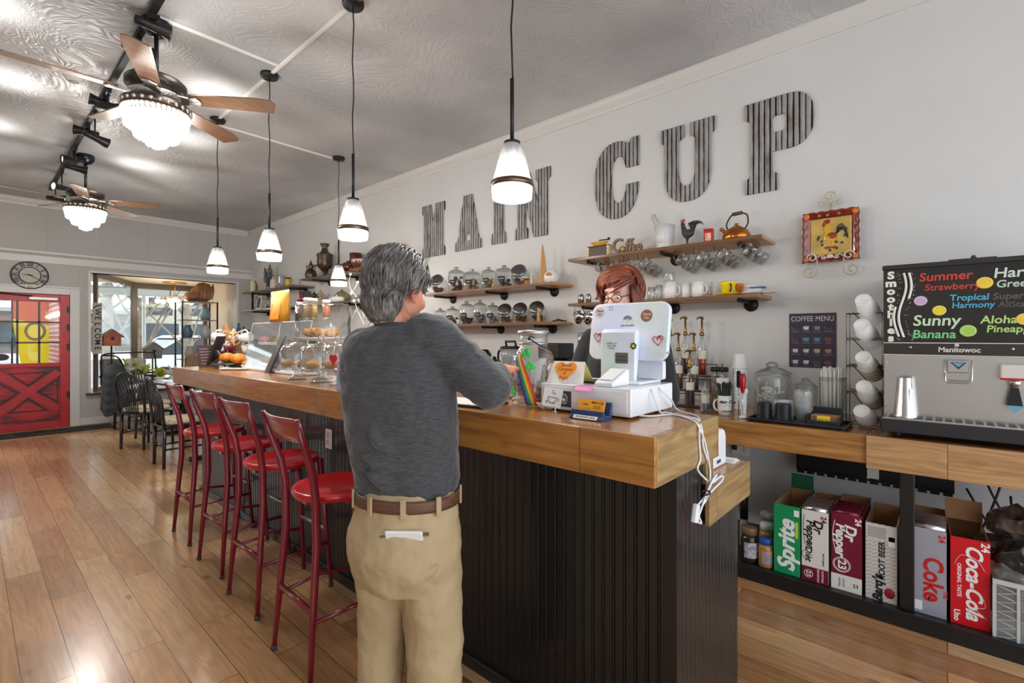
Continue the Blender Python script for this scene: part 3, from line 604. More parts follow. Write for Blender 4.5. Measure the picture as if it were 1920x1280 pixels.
# ------------------------------------------------------------ red metal bar stools
def redm(name, c, c2):
    n = NT(name); t = n.n('TexNoise', {'Vector': n.coord((1, 1, 1)), 'Scale': 5.}); n.l(n.ramp(t.outputs[0], [(.3, c2), (.7, c)]), n.b.inputs['Base Color'])
    n.b.inputs['Roughness'].default_value = .28; n.b.inputs['Coat Weight'].default_value = .4; return n.m
STR = redm('stool_red', (130, 26, 40), (116, 22, 36)); STS = redm('stool_seat_red', (196, 26, 36), (186, 22, 34)); STB = redm('stool_back_red', (158, 60, 46), (148, 50, 42))
FOOT = mat('rubber_foot', (60, 50, 48), .6); RAILW = mat('worn_rail_steel', (178, 168, 164), .25, .9)
def stool(x, y, rz, label):
    t = thing('bar_stool', label, 'bar stool', (x, y, 0), rz, 'red metal bar stools')
    sz = .74
    for s in (1, -1):
        pts = [(-.205, s*.185, .012), (-.185, s*.168, .3), (-.165, s*.155, .55), (-.168, s*.152, sz), (-.185, s*.16, .85), (-.225, s*.172, .97), (-.255, s*.178, 1.075)]
        l = MB().tube(pts, [.011, .0155, .018, .018, .017, .0155, .011], 10, flat=.8).build('rear_leg', STR, t)
        MB().cyl((-.206, s*.186, .0), (-.205, s*.185, .02), .013).build('foot', FOOT, l)
        l = MB().tube([(.2, s*.16, .012), (.175, s*.145, .35), (.15, s*.13, sz-.02)], [.011, .014, .017], 10).build('front_leg', STR, t)
        MB().cyl((.2, s*.16, 0), (.2, s*.16, .02), .013).build('foot', FOOT, l)
        MB().tube([(-.19, s*.17, .25), (0, s*.19, .265), (.187, s*.152, .25)], .0095, 8).build('side_rail', STR, t)
    MB().cyl((-.187, -.168, .29), (-.187, .168, .29), .012).build('back_rail', STR, t)
    MB().cyl((.176, -.147, .33), (.176, .147, .33), .0125).build('foot_rail', RAILW, t)
    MB().lathe([(0, sz-.035), (.17, sz-.035), (.187, sz-.03), (.192, sz-.012), (.19, sz-.002), (.183, sz), (.165, sz-.003), (.155, sz-.007), (0, sz-.007)], 40, cap=False).build('seat', STS, t)
    MB().box(-.15, .15, -.02, .02, sz-.06, sz-.036).box(-.02, .02, -.14, .14, sz-.06, sz-.036).build('seat_brace', STR, t)
    p = MB()
    p.grid(lambda a, b: (-.218-.036*b-.025*math.sin(PI*a), -.165+.33*a, .975+.1*b), 14, 3)
    p.build('backrest', STB, t, solid=.006)
    return t
for y, x, rz, lb in ((2.06, 1.12, -2, 'red bar stool nearest the camera, beside the man'), (2.74, 1.165, 1, 'red bar stool second from the man'), (3.33, 1.19, 2, 'red bar stool third from the man'), (3.97, 1.205, 0, 'red bar stool farthest from the camera, bluish glare on its seat')):
    stool(x, y, rz, lb)

# ------------------------------------------------------------ dining tables and bow back chairs
CHB = mat('black_chair_lacquer', (26, 28, 34), .22, coat=.4); 
n = NT('floral_cushion'); v_ = n.n('TexVoronoi', {'Vector': n.coord((1, 1, 1)), 'Scale': 15.}); t_ = n.n('TexNoise', {'Vector': n.coord((1, 1, 1)), 'Scale': 9., 'Detail': 3.})
c_ = n.ramp(v_.outputs['Distance'], [(.0, (196, 120, 60)), (.22, (120, 112, 74)), (.3, (214, 200, 172)), (1, (222, 210, 186))]); n.l(n.mix(n.n('MapRange', {'Value': t_.outputs[0], 'From Min': .5, 'From Max': .6}).outputs[0], c_, rgb((206, 192, 160))), n.b.inputs['Base Color']); n.b.inputs['Roughness'].default_value = .9
FLOR = n.m
def chair(x, y, rz, label):
    t = thing('dining_chair', label, 'chair', (x, y, 0), rz, 'black bow back chairs')          # faces local +Y
    for s in (1, -1):
        MB().tube([(s*.17, -.19, 0), (s*.165, -.185, .44)], [.017, .02], 8).build('leg', CHB, t)
        MB().tube([(s*.19, .2, 0), (s*.18, .19, .43)], [.015, .02], 8).build('leg', CHB, t)
        MB().tube([(s*.172, -.19, .2), (s*.185, .195, .2)], .011, 6).build('stretcher', CHB, t)
    MB().tube([(-.17, -.19, .24), (.17, -.19, .24)], .011, 6).build('stretcher', CHB, t)
    MB().prism(rrect(-.21, .21, -.21, .22, .07), .43, .455).build('seat', CHB, t, bev=.006)
    MB().prism(rrect(-.195, .195, -.19, .205, .08), .456, .515).build('cushion', FLOR, t, bev=.025, seg=4)
    bow = [(-.185, -.19, .44), (-.2, -.21, .6)]+[(-.2*math.cos(q), -.22-.07*math.sin(q), .72+.24*math.sin(q)) for q in [PI*i/14 for i in range(15)]]+[(.2, -.21, .6), (.185, -.19, .44)]
    MB().tube(bow, .0155, 8).build('bow', CHB, t)
    for i in range(7):
        k = -1+2*i/6; hgt = .72+.235*math.sqrt(max(0, 1-(k*.88)**2))
        MB().tube([(k*.085, -.19, .455), (k*.09, -.205, .62), (k*.175, -.22-.07*(hgt-.72)/.24, hgt)], [.006, .008, .006], 6).build('spindle', CHB, t)
    MB().box(-.06, .06, -.222, -.205, .62, .76).build('splat', CHB, t, bev=.008)
    return t
A1 = (Vector(flo(226, 841.6))+Vector(flo(272, 844)))/2
B1 = (Vector(flo(286, 870.6))+Vector(flo(303.7, 877)))/2
chair(A1.x+.16, A1.y+.1, -59, 'black bow back chair with its back to the camera, nearest the red door')
chair(B1.x+.2, B1.y-.02, -88, 'black bow back chair seen side on behind the farthest stool')
chair(A1.x+.42, A1.y+.72, -66, 'black bow back chair tucked behind the foremost bow back chair')
chair(2.35, 7.0, 60, 'floral cushioned chair beyond the near dark table')
chair(2.42, 6.1, 92, 'floral cushioned chair between the bar end and the near dark table')
TBL = mat('dark_table_top', (62, 64, 66), .3, coat=.3)
def table(x, y, rz, w_, l_, label):
    t = thing('dining_table', label, 'table', (x, y, 0), rz, 'dark dining tables')
    MB().box(-w_/2, w_/2, -l_/2, l_/2, .725, .755).build('tabletop', TBL, t, bev=.004)
    MB().box(-.04, .04, -.04, .04, .05, .724).build('pedestal', BLKM, t, bev=.004)
    MB().box(-.28, .28, -.03, .03, .0, .05).box(-.03, .03, -.28, .28, .0, .05).build('foot', BLKM, t, bev=.008)
table(2.15, 8.35, 8, .75, .9, 'dark dining table before the display window')
table(1.95, 6.35, 2, .62, .75, 'dark dining table at the far end of the bar')
# jacket on a chair by the window
jx, jy = 1.74, 9.3
chair(jx, jy, -70, 'black chair hidden under the dark quilted jacket')
jk = MB(); R_ = Matrix.Translation((jx, jy, 0)) @ rotm('Z', -70)
def jf(a, b):
    q = PI*2*a; hw = .235+.05*b+.012*math.sin(9*q); dp = .07+.045*b
    z = 1.0-.72*b-.05*b*math.sin(3*q); sh = math.sqrt(min(1, b*5+.02))
    return (math.cos(q)*hw*sh*(1+.012*math.sin(30*b)), -.27+math.sin(q)*dp*sh*(1+.04*math.sin(38*b)+.1*math.sin(7*q)*b), z)
jk.grid(jf, 40, 26); jk.v = [R_ @ p for p in jk.v]
tag(jk.build('quilted_jacket', mat('jacket_charcoal', (52, 56, 60), .75, var=.25, vs=12, bump=.3, bs=30), solid=.01), 'dark quilted jacket draped over a chair by the window', 'jacket')
# ------------------------------------------------------------ people
SKIN = mat('skin', (206, 142, 112), .5, var=.1, vs=14, c2=(196, 122, 98)); SKINW = mat('skin_fair', (214, 164, 150), .5, var=.08, vs=14)
def px(u, v, d): a, b = ray(u); return Vector((a*d, b*d, EYE-(v-HOR)*d/FP))
class Blob(MB):
    def cap(s, pts, rs, n_=12):                                  # chain of overlapping tapered limbs
        for i in range(len(pts)-1):
            p, q = Vector(pts[i]), Vector(pts[i+1]); k = max(2, int((q-p).length/.03))
            s.tube([p.lerp(q, j/k) for j in range(k+1)], [rs[i]+(rs[i+1]-rs[i])*j/k for j in range(k+1)], n_)
            s.ball(p, rs[i], 12, 8)
        s.ball(pts[-1], rs[-1], 12, 8); return s
    def skin(s, name, m, parent, vox=.008, it=5, disp=0., size=.08, M=None):
        if M is not None: s.v = [M @ p for p in s.v]
        o = s.build(name, m, parent); r = o.modifiers.new('remesh', 'REMESH'); r.mode = 'VOXEL'; r.voxel_size = vox; r.use_smooth_shade = True
        q = o.modifiers.new('smooth', 'SMOOTH'); q.iterations = it; q.factor = .5
        if disp:
            tx = bpy.data.textures.new(name, 'CLOUDS'); tx.noise_scale = size; tx.noise_depth = 3; dm = o.modifiers.new('folds', 'DISPLACE'); dm.texture = tx; dm.strength = disp; dm.mid_level = .5; dm.texture_coords = 'LOCAL'
            q = o.modifiers.new('smooth2', 'SMOOTH'); q.iterations = 2
        return o
def head_blob(b, H):
    """H maps head space (x right, y face, z up, origin mid head at eye level) to the body"""
    R = H.to_3x3().to_4x4()
    def E(c, r): b.ball(H @ Vector(c), r, 16, 11, R=R)
    E((0, -.015, .035), (.074, .095, .088)); E((0, .03, -.03), (.064, .062, .085)); E((0, .045, -.085), (.04, .045, .035))
    E((0, .02, -.06), (.058, .06, .05)); E((0, .083, -.002), (.03, .016, .03)); E((.032, .072, -.03), (.024, .02, .022)); E((-.032, .072, -.03), (.024, .02, .022))
    b.cap([H @ Vector((0, .09, .012)), H @ Vector((0, .112, -.026))], [.008, .013]); E((.011, .1, -.03), (.008, .009, .007)); E((-.011, .1, -.03), (.008, .009, .007))
    E((0, .086, -.058), (.022, .01, .006)); E((0, .083, -.069), (.02, .011, .007)); E((0, .075, -.098), (.02, .018, .016)); E((0, .074, .036), (.05, .022, .012))
    for s in (1, -1):
        pts = [H @ Vector((s*(.074+.014*q[2]), -.008+q[0]*.02, -.005+q[1]*.032)) for q in ((.6, -.9, 0), (-.2, -.8, .4), (-.7, -.1, .9), (-.7, .7, 1), (0, 1.05, .7), (.7, .7, .2))]
        b.tube(pts, .0055, 8); E((s*.076, -.008, -.006), (.007, .017, .028)); E((s*.077, .003, -.035), (.006, .009, .009))
def hand_blob(b, M, curl=1., sg=1):
    """M: x across the palm to the thumb side, y along the fingers, z out of the back of the hand"""
    P = lambda x, y, z: M @ Vector((x*sg, y, z)); R = M.to_3x3().to_4x4()
    b.ball(M @ Vector((0, .045, 0)), (.04, .052, .015), 14, 9, R=R); b.cap([P(0, -.02, 0), P(0, .02, 0)], [.026, .028])
    for i, (x, L_) in enumerate(((.03, .072), (.01, .08), (-.011, .075), (-.03, .06))):
        c = curl*(.8+.1*i); p0 = P(x*.9, .075, .002); a1, a2, a3 = .35*c, .95*c, 1.35*c
        q = [(x*.95, .082, .003)]; 
        for a, f in ((a1, .45), (a2, .32), (a3, .25)): l_ = q[-1]; q.append((l_[0]+x*.06, l_[1]+L_*f*math.cos(a), l_[2]-L_*f*math.sin(a)))
        b.cap([P(x*.8, .05, 0)]+[P(*k) for k in q], [.0105, .0095, .009, .0085, .007], 8)
    b.cap([P(.025, .015, -.004), P(.046, .042, -.014), P(.052, .066, -.024), P(.044, .086, -.03)], [.014, .0115, .01, .008], 8)
def locks(b, H, count, col, seed, accept, flow, L=(.05, .09), r=.008, grow=1.0, C=(0, -.015, .035), RR=(.08, .1, .094)):
    q = random.Random(seed)
    for i in range(count):
        for _ in range(50):
            z = q.uniform(-.75, 1); a = q.uniform(0, 2*PI); s = math.sqrt(1-z*z); dn = Vector((s*math.cos(a), s*math.sin(a), z))
            if accept(dn): break
        else: continue
        p = Vector((C[0]+dn.x*RR[0], C[1]+dn.y*RR[1], C[2]+dn.z*RR[2])); d = flow(dn, q).normalized(); L_ = q.uniform(*L); pts = []
        nrm = Vector((dn.x/RR[0], dn.y/RR[1], dn.z/RR[2])).normalized(); sw = Vector((q.uniform(-1, 1), q.uniform(-1, 1), q.uniform(-.5, .5)))*.35
        for k in range(6):
            t = k/5; lift = .004+.012*math.sin(PI*t)*grow; pts.append(H @ (p+nrm*lift)); dd = d-nrm*d.dot(nrm)*.9
            p = p+(dd.normalized() if dd.length > .01 else d)*(L_/5)+sw*(L_/5)*t; e = Vector(((p.x-C[0])/RR[0], (p.y-C[1])/RR[1], (p.z-C[2])/RR[2])); k_ = e.length
            if k_ < 1: p = Vector(C)+(p-Vector(C))/k_
            e = (p-Vector(C)); nrm = Vector((e.x/RR[0]**2, e.y/RR[1]**2, e.z/RR[2]**2)).normalized()
        b.tube(pts, [r*.7, r, r, r*.85, r*.6, r*.2], 6, flat=.55)
# ---- the man at the bar
MX, MY_ = .985, 1.35; MR = -63
man = thing('person', 'grey haired man in a charcoal sweater and khaki trousers standing at the bar', 'person', (MX, MY_, 0), MR)
W2L = (Matrix.Translation((MX, MY_, 0)) @ rotm('Z', MR)).inverted()
def mp(u, v, d): return W2L @ px(u, v, d)
hc = mp(750, 545, 1.68)
HM = Matrix.Translation(hc) @ rotm('Z', -18) @ rotm('X', -10) @ rotm('Y', 5)
shR, shL = mp(815, 636, 1.62), mp(684, 655, 1.72)
elR, wrR = mp(918, 728, 1.60), mp(934, 700, 1.80)
elL = Vector((-.2, .08, 1.05)); wrL = Vector((-.14, .25, 1.19))
ncB = (shR+shL)/2+Vector((0, -.005, .035))
body = Blob(); head_blob(body, HM)
body.cap([ncB, HM @ Vector((0, -.035, -.07))], [.064, .06])
body.cap([shL, elL, wrL], [.05, .042, .03]); body.cap([shR, elR, wrR], [.05, .042, .03])
dirh = (mp(958, 688, 1.9)-wrR).normalized(); zx_ = Vector((.1, -.3, 1)); xx = dirh.cross(zx_).normalized(); zz = xx.cross(dirh)
HA = Matrix(((xx.x, dirh.x, zz.x, 0), (xx.y, dirh.y, zz.y, 0), (xx.z, dirh.z, zz.z, 0), (0, 0, 0, 1))); HA.translation = wrR+dirh*.015
hand_blob(body, HA, .75, -1)
dl = Vector((.75, .6, -.05)).normalized(); xx = dl.cross(Vector((0, 0, 1))).normalized(); zz = xx.cross(dl)
HB = Matrix(((xx.x, dl.x, zz.x, 0), (xx.y, dl.y, zz.y, 0), (xx.z, dl.z, zz.z, 0), (0, 0, 0, 1))); HB.translation = wrL+dl*.01
hand_blob(body, HB, .8, 1)
for r_, z in ((.15, 1.3), (.15, 1.15), (.14, 1.0), (.14, .85)): body.ball((0, 0, z), (r_, .1, .1))
for s in (1, -1): body.cap([(s*.085, 0, .82), (s*.095, .02, .45), (s*.1, 0, .1)], [.075, .055, .045]); body.cap([(s*.1, 0, .05), (s*.115, .14, .03)], [.04, .03])
body.skin('body', SKIN, man, .0055, 3)
# sweater
SWT = NT('charcoal_knit'); tq = SWT.n('TexNoise', {'Vector': SWT.coord((1, 1, 6)), 'Scale': 40., 'Detail': 3.}); SWT.l(SWT.ramp(tq.outputs[0], [(.3, (56, 56, 58)), (.7, (80, 80, 82))]), SWT.b.inputs['Base Color']); SWT.b.inputs['Roughness'].default_value = .9; SWT.b.inputs['Sheen Weight'].default_value = .25
tw = SWT.n('TexNoise', {'Vector': SWT.coord((1, 1, 2)), 'Scale': 9., 'Detail': 3.}); SWT.bump(tw.outputs[0], .5, .03); SWT = SWT.m
sw = Blob()
cen = lambda v, d, u: mp(u, v, d)
rings = []
for v, u, a, bd in ((606, 745, .065, .06), (616, 744, .105, .078), (632, 742, .165, .098), (660, 741, .19, .118), (700, 742, .198, .13), (750, 748, .2, .14), (800, 753, .195, .145), (850, 760, .185, .142), (890, 764, .18, .138), (916, 764, .172, .136), (921, 764, .16, .13)):
    c = cen(v, 1.66, u); rings.append([c+Vector((a*math.copysign(abs(math.cos(q))**.85, math.cos(q)), bd*math.copysign(abs(math.sin(q))**.9, math.sin(q)), 0)) for q in [2*PI*k/40 for k in range(40)]])
sw.loft(rings)
sw.cap([shL+Vector((.02, 0, -.01)), shL, elL, wrL-Vector((.02, .02, 0))], [.085, .08, .062, .045], 16)
fr_ = elR.lerp(wrR, .92)
sw.cap([shR-Vector((.03, 0, .0)), shR, shR.lerp(elR, .5), elR, fr_], [.09, .085, .077, .07, .047], 16)
for k in range(5):                                                # bunched folds at the elbow and armpit
    t = .45+.12*k; c = shR.lerp(elR, t); ax = (elR-shR).normalized(); o1 = ax.orthogonal().normalized(); o2 = ax.cross(o1); rr = .077-.006*k*.5
    sw.tube([c+o1*rr*math.cos(q)+o2*rr*math.sin(q)+ax*.012*math.sin(q+k) for q in [2*PI*j/20 for j in range(20)]], .009, 8, True)
for k in range(3):
    t = .15+.25*k; c = elR.lerp(fr_, t); ax = (fr_-elR).normalized(); o1 = ax.orthogonal().normalized(); o2 = ax.cross(o1); rr = .064-.006*k
    sw.tube([c+o1*rr*math.cos(q)+o2*rr*math.sin(q)+ax*.01*math.sin(q*2+k) for q in [2*PI*j/20 for j in range(20)]], .009, 8, True)
def fold(p0, p1, r_, sag=.02):
    sw.tube([p0.lerp(p1, j/8)+Vector((0, -.004, -sag*math.sin(PI*j/8))) for j in range(9)], [r_*math.sin(PI*(j+.6)/9.2) for j in range(9)], 8)
for a, b_ in (((676, 850), (760, 880)), ((680, 880), (750, 912)), ((690, 800), (740, 850))):
    fold(mp(*a, 1.52), mp(*b_, 1.525), .02, .012)
sw.skin('sweater', SWT, man, .008, 5, .016, .07)
col = Blob(); cc = mp(745, 607, 1.66)
q_ = [cc+Vector((.07*math.cos(k), .066*math.sin(k), -.004)) for k in [2*PI*j/28 for j in range(28)]]
MB().tube(q_, .0085, 10, True).build('collar', mat('collar_knit', (60, 60, 64), .9), man)
# trousers, belt, phone
KH = NT('khaki_twill'); tq = KH.n('TexNoise', {'Vector': KH.coord((1, 1, 1)), 'Scale': 3., 'Detail': 4.}); KH.l(KH.ramp(tq.outputs[0], [(.3, (172, 148, 110)), (.7, (188, 164, 126))]), KH.b.inputs['Base Color']); KH.b.inputs['Roughness'].default_value = .8
tw = KH.n('TexNoise', {'Vector': KH.coord((1, 1, 1)), 'Scale': 10., 'Detail': 3.}); KH.bump(tw.outputs[0], .35, .03); KH = KH.m
tz = Blob(); wc = mp(763, 930, 1.64); wz = wc.z
def ering(c, a, bd, n_=40): return [c+Vector((a*math.cos(q), bd*math.sin(q), 0)) for q in [2*PI*k/n_ for k in range(n_)]]
tz.loft([ering(mp(763, v, 1.64)+Vector((0, dy, 0)), a, bd) for v, a, bd, dy in ((905, .155, .122, 0), (925, .17, .132, 0), (950, .178, .14, -.005), (985, .188, .155, -.012), (1020, .19, .165, -.014), (1055, .185, .158, -.008), (1085, .175, .14, 0))])
hl = Vector((wc.x-.088, wc.y-.004, .60)); hr = Vector((wc.x+.09, wc.y-.004, .60))
tz.cap([hl, (hl.x-.012, hl.y+.02, .38), (hl.x-.01, hl.y, .2), (hl.x-.01, hl.y-.01, .035)], [.092, .08, .076, .078], 18)
tz.cap([hr, (hr.x+.012, hr.y+.0, .4), (hr.x+.014, hr.y-.012, .2), (hr.x+.014, hr.y-.015, .035)], [.104, .093, .09, .088], 18)
def tf(a, b_, r_, d0=1.5, d1=1.5, sag=.01):
    p0, p1 = mp(*a, d0), mp(*b_, d1); tz.tube([p0.lerp(p1, j/8)+Vector((0, 0, -sag*math.sin(PI*j/8))) for j in range(9)], [r_*math.sin(PI*(j+.6)/9.2) for j in range(9)], 8)
tf((735, 1105), (822, 1060), .018, 1.5, 1.48);
TRO = tz.skin('trousers', KH, man, .008, 4, .022, .085)
bz = [mp(763, 926, 1.64)+Vector((.177*math.cos(q), .139*math.sin(q), 0)) for q in [2*PI*k/44 for k in range(44)]]
MB().loft([[p+Vector((0, 0, h))+Vector(((p.x-wc.x)*e, (p.y-wc.y)*e, 0)) for p in bz] for h, e in ((-.019, -.03), (-.019, .012), (-.008, .02), (.008, .02), (.019, .012), (.019, -.03))], cap=False).build('belt', mat('brown_leather', (112, 74, 54), .5, var=.2, vs=30, bump=.2, bs=60, stretch=(1, 1, 8)), man)
for a in (-145, -108, -72, -35, 20, 60, 120, 160):
    q = math.radians(a); c = mp(763, 926, 1.64); MB().box(-.009, .009, -.004, .004, -.03, .03, Matrix.Translation(c+Vector((.184*math.cos(q), .146*math.sin(q), 0))) @ Matrix.Rotation(q+PI/2, 4, 'Z')).build('belt_loop', KH, man, bev=.003)
ph = mp(757, 1001, 1.482); P_ = Matrix.Translation(ph) @ rotm('Z', 14) @ rotm('X', 24)
pk = MB(); pk.prism([(-.075, -.006), (.075, .004), (.075, -.004), (-.075, -.01)], -.004, .004, Matrix.Translation(ph+Vector((0, .004, -.002))) @ rotm('Z', 14) @ rotm('X', 90)); pk.build('pocket_welt', mat('khaki_seam', (112, 92, 66), .8), man)
tag_o = MB().box(-.058, .058, -.005, .005, -.05, .012, P_).build('phone', WHITE, bev=.005)
tag_o.matrix_world = Matrix.Translation((MX, MY_, 0)) @ rotm('Z', MR); tag(tag_o, 'white phone sticking out of the man\'s back pocket', 'phone')
# hair
hb = MB(); HR_ = HM.to_3x3().to_4x4()
b2 = Blob(); b2.ball(HM @ Vector((0, -.022, .045)), (.083, .1, .09), 20, 14, R=HR_); b2.ball(HM @ Vector((0, -.05, -.028)), (.068, .05, .08), 16, 12, R=HR_)
HAIR = NT('grey_hair'); tq = HAIR.n('TexNoise', {'Vector': HAIR.coord((1, 1, 1)), 'Scale': 26., 'Detail': 4.}); HAIR.l(HAIR.ramp(tq.outputs[0], [(.3, (64, 61, 58)), (.55, (112, 108, 103)), (.75, (158, 153, 147))]), HAIR.b.inputs['Base Color']); HAIR.b.inputs['Roughness'].default_value = .5; HAIR = HAIR.m
def acc(d): return not (d.y > .35 and d.z < .45) and not (d.z < -.35 and d.y > -.05) and not (abs(d.x) > .75 and d.z < .0 and d.y > -.1)
def flw(d, q): return Vector((d.x*.5+q.uniform(-.3, .3), -.55+q.uniform(-.35, .35), -.75+q.uniform(-.3, .2))) if d.y > -.3 else Vector((d.x*.2+q.uniform(-.35, .35), -.1, -1))
locks(b2, HM, 620, None, 11, acc, flw, (.055, .115), .0085, 1.0, (0, -.022, .042), (.082, .1, .092))
locks(b2, HM, 170, None, 12, lambda d: d.y < -.1 and -.55 < d.z < .1, lambda d, q: Vector((d.x*.3+q.uniform(-.3, .3), -.15, -1)), (.06, .1), .009, 1.2, (0, -.045, -.01), (.07, .062, .085))
b2.build('hair', HAIR, man)
# ---- the woman behind the counter
WX, WY = 2.25, 1.25
wom = thing('person', 'auburn haired woman with glasses and black top behind the register', 'person', (WX, WY, 0), 84)
W2W = (Matrix.Translation((WX, WY, 0)) @ rotm('Z', 84)).inverted()
def wp(u, v, d): return W2W @ px(u, v, d)
hc = wp(1163, 553, 2.47); WH = Matrix.Translation(hc) @ rotm('Z', 8) @ rotm('X', -12)
wb_ = Blob(); head_blob(wb_, WH); wb_.cap([hc+Vector((0, -.02, -.2)), WH @ Vector((0, -.03, -.07))], [.055, .05])
sR, sL = wp(1100, 618, 2.5), wp(1248, 606, 2.35)          # her right shoulder shows on the left
sR, sL = Vector((.19, 0, hc.z-.235)), Vector((-.19, 0, hc.z-.235))
eR, hR = Vector((.22, .12, 1.14)), wp(1052, 692, 2.16); eL, hL = Vector((-.27, .02, 1.12)), Vector((-.12, .24, 1.15))
wb_.cap([sR, eR, hR], [.045, .038, .026]); wb_.cap([sL, eL, hL], [.045, .038, .026])
d_ = (hR-eR).normalized(); xx = d_.cross(Vector((0, 0, 1))).normalized(); zz = xx.cross(d_); HA = Matrix(((xx.x, d_.x, zz.x, 0), (xx.y, d_.y, zz.y, 0), (xx.z, d_.z, zz.z, 0), (0, 0, 0, 1))); HA.translation = hR; hand_blob(wb_, HA, .7, -1)
d_ = (hL-eL).normalized(); xx = d_.cross(Vector((0, 0, 1))).normalized(); zz = xx.cross(d_); HA = Matrix(((xx.x, d_.x, zz.x, 0), (xx.y, d_.y, zz.y, 0), (xx.z, d_.z, zz.z, 0), (0, 0, 0, 1))); HA.translation = hL; hand_blob(wb_, HA, .7, 1)
for z in (.9, 1.05, 1.2, 1.32): wb_.ball((0, 0, z), (.14, .09, .1))
for s in (1, -1): wb_.cap([(s*.085, 0, .85), (s*.09, .01, .45), (s*.09, 0, .08)], [.07, .05, .04]); wb_.cap([(s*.09, 0, .04), (s*.1, .13, .03)], [.035, .028])
wb_.skin('body', SKINW, wom, .006, 3)
BT_ = mat('black_top_cloth', (26, 30, 34), .85, var=.25, vs=10, sheen=.2)
t2 = Blob(); t2.loft([ering(Vector((0, oy, z)), a, bd, 32) for z, a, bd, oy in ((.86, .18, .13, 0), (1.0, .17, .125, 0), (1.15, .175, .14, .01), (1.27, .18, .145, .015), (hc.z-.25, .18, .11, 0), (hc.z-.2, .12, .085, -.01), (hc.z-.175, .07, .066, -.015))])
t2.cap([sR, eR, eR.lerp(hR, .85)], [.072, .06, .042]); t2.cap([sL, eL, eL.lerp(hL, .85)], [.072, .06, .042]); t2.skin('top', BT_, wom, .009, 4, .012, .08)
t3 = Blob(); t3.loft([ering(Vector((0, 0, z)), a, bd, 32) for z, a, bd in ((.78, .19, .14), (.9, .182, .135))]); 
for s in (1, -1): t3.cap([(s*.09, 0, .82), (s*.095, .01, .45), (s*.095, 0, .06)], [.095, .075, .06])
t3.skin('trousers', mat('dark_denim', (40, 44, 54), .8), wom, .01, 4)
AUB = NT('auburn_hair'); tq = AUB.n('TexNoise', {'Vector': AUB.coord((1, 1, 1)), 'Scale': 22., 'Detail': 4.}); AUB.l(AUB.ramp(tq.outputs[0], [(.3, (74, 32, 18)), (.55, (120, 54, 27)), (.75, (142, 70, 36))]), AUB.b.inputs['Base Color']); AUB.b.inputs['Roughness'].default_value = .45; AUB = AUB.m
HR_ = WH.to_3x3().to_4x4(); b3 = Blob(); b3.ball(WH @ Vector((0, -.034, .055)), (.086, .09, .084), 20, 14, R=HR_); b3.ball(WH @ Vector((0, -.055, -.04)), (.085, .055, .1), 16, 12, R=HR_)
def acw(d): return not (d.y > .3 and d.z < .72)
def fww(d, q): return Vector((.9+q.uniform(-.3, .3), .7, -.5)) if (d.y > .1 and d.z > .3) else Vector((d.x*.35+q.uniform(-.15, .15), q.uniform(-.15, .15)-.1, -1))
for k_, ac_, L_ in ((430, lambda d: d.y < .3 and acw(d), (.07, .13)), (200, lambda d: d.y > .1 and d.z > .42, (.035, .06))): locks(b3, WH, k_, None, 5+k_, ac_, fww, L_, .0085, 1., (0, -.018, .045), (.086, .101, .092))
for s in (1, -1):
    for k in range(26): q = random.Random(k*2+s); x = s*(.08+q.uniform(0, .012)); y = -.06+.1*k/26; b3.tube([WH @ Vector((x+s*.006*math.sin(3*t), y, .05-.17*t)) for t in (0, .25, .5, .75, 1)], [.006, .009, .009, .007, .002], 6, flat=.6)
b3.build('hair', AUB, wom)
g = MB()
for s in (1, -1): g.tube([WH @ Vector((s*.033+.026*math.cos(q), .108, -.002+.019*math.sin(q))) for q in [2*PI*k/20 for k in range(20)]], .0022, 6, True).tube([WH @ Vector((s*.058, .106, .004)), WH @ Vector((s*.082, .0, .002))], .002, 6)
g.tube([WH @ Vector((-.008, .11, .0)), WH @ Vector((.008, .11, 0))], .002, 6); g.build('glasses', mat('glasses_dark', (40, 28, 26), .3), wom)
EY = mat('eye_white', (230, 226, 222), .3); IR = mat('iris_brown', (60, 40, 28), .3)
for hm, ow in ((WH, wom), (HM, man)):
    e = MB(); i_ = MB(); br = MB()
    for s in (1, -1):
        e.ball(hm @ Vector((s*.03, .0765, -.001)), .0115, 12, 8); i_.ball(hm @ Vector((s*.03, .0848, -.002)), .0052, 10, 6)
        br.tube([hm @ Vector((s*(.015+.034*t), .099-.014*t, .02+.005*math.sin(PI*t))) for t in (0, .33, .66, 1)], [.003, .0035, .003, .0015], 6)
    e.build('eyes', EY, ow); i_.build('irises', IR, ow); br.build('eyebrows', AUB if ow is wom else HAIR, ow)
    MB().tube([hm @ Vector((.024*t, .0965-.01*t*t, -.063)) for t in (-1, -.5, 0, .5, 1)], [.001, .003, .003, .003, .001], 6).build('lips', mat('lip_red', (176, 92, 86), .5), ow)
# ------------------------------------------------------------ things on the near end of the bar
def on_bar(u, v, z=BT): x, y = flo(u, v, z); return x, y
PW = mat('glossy_white', (238, 240, 243), .22, coat=.3)
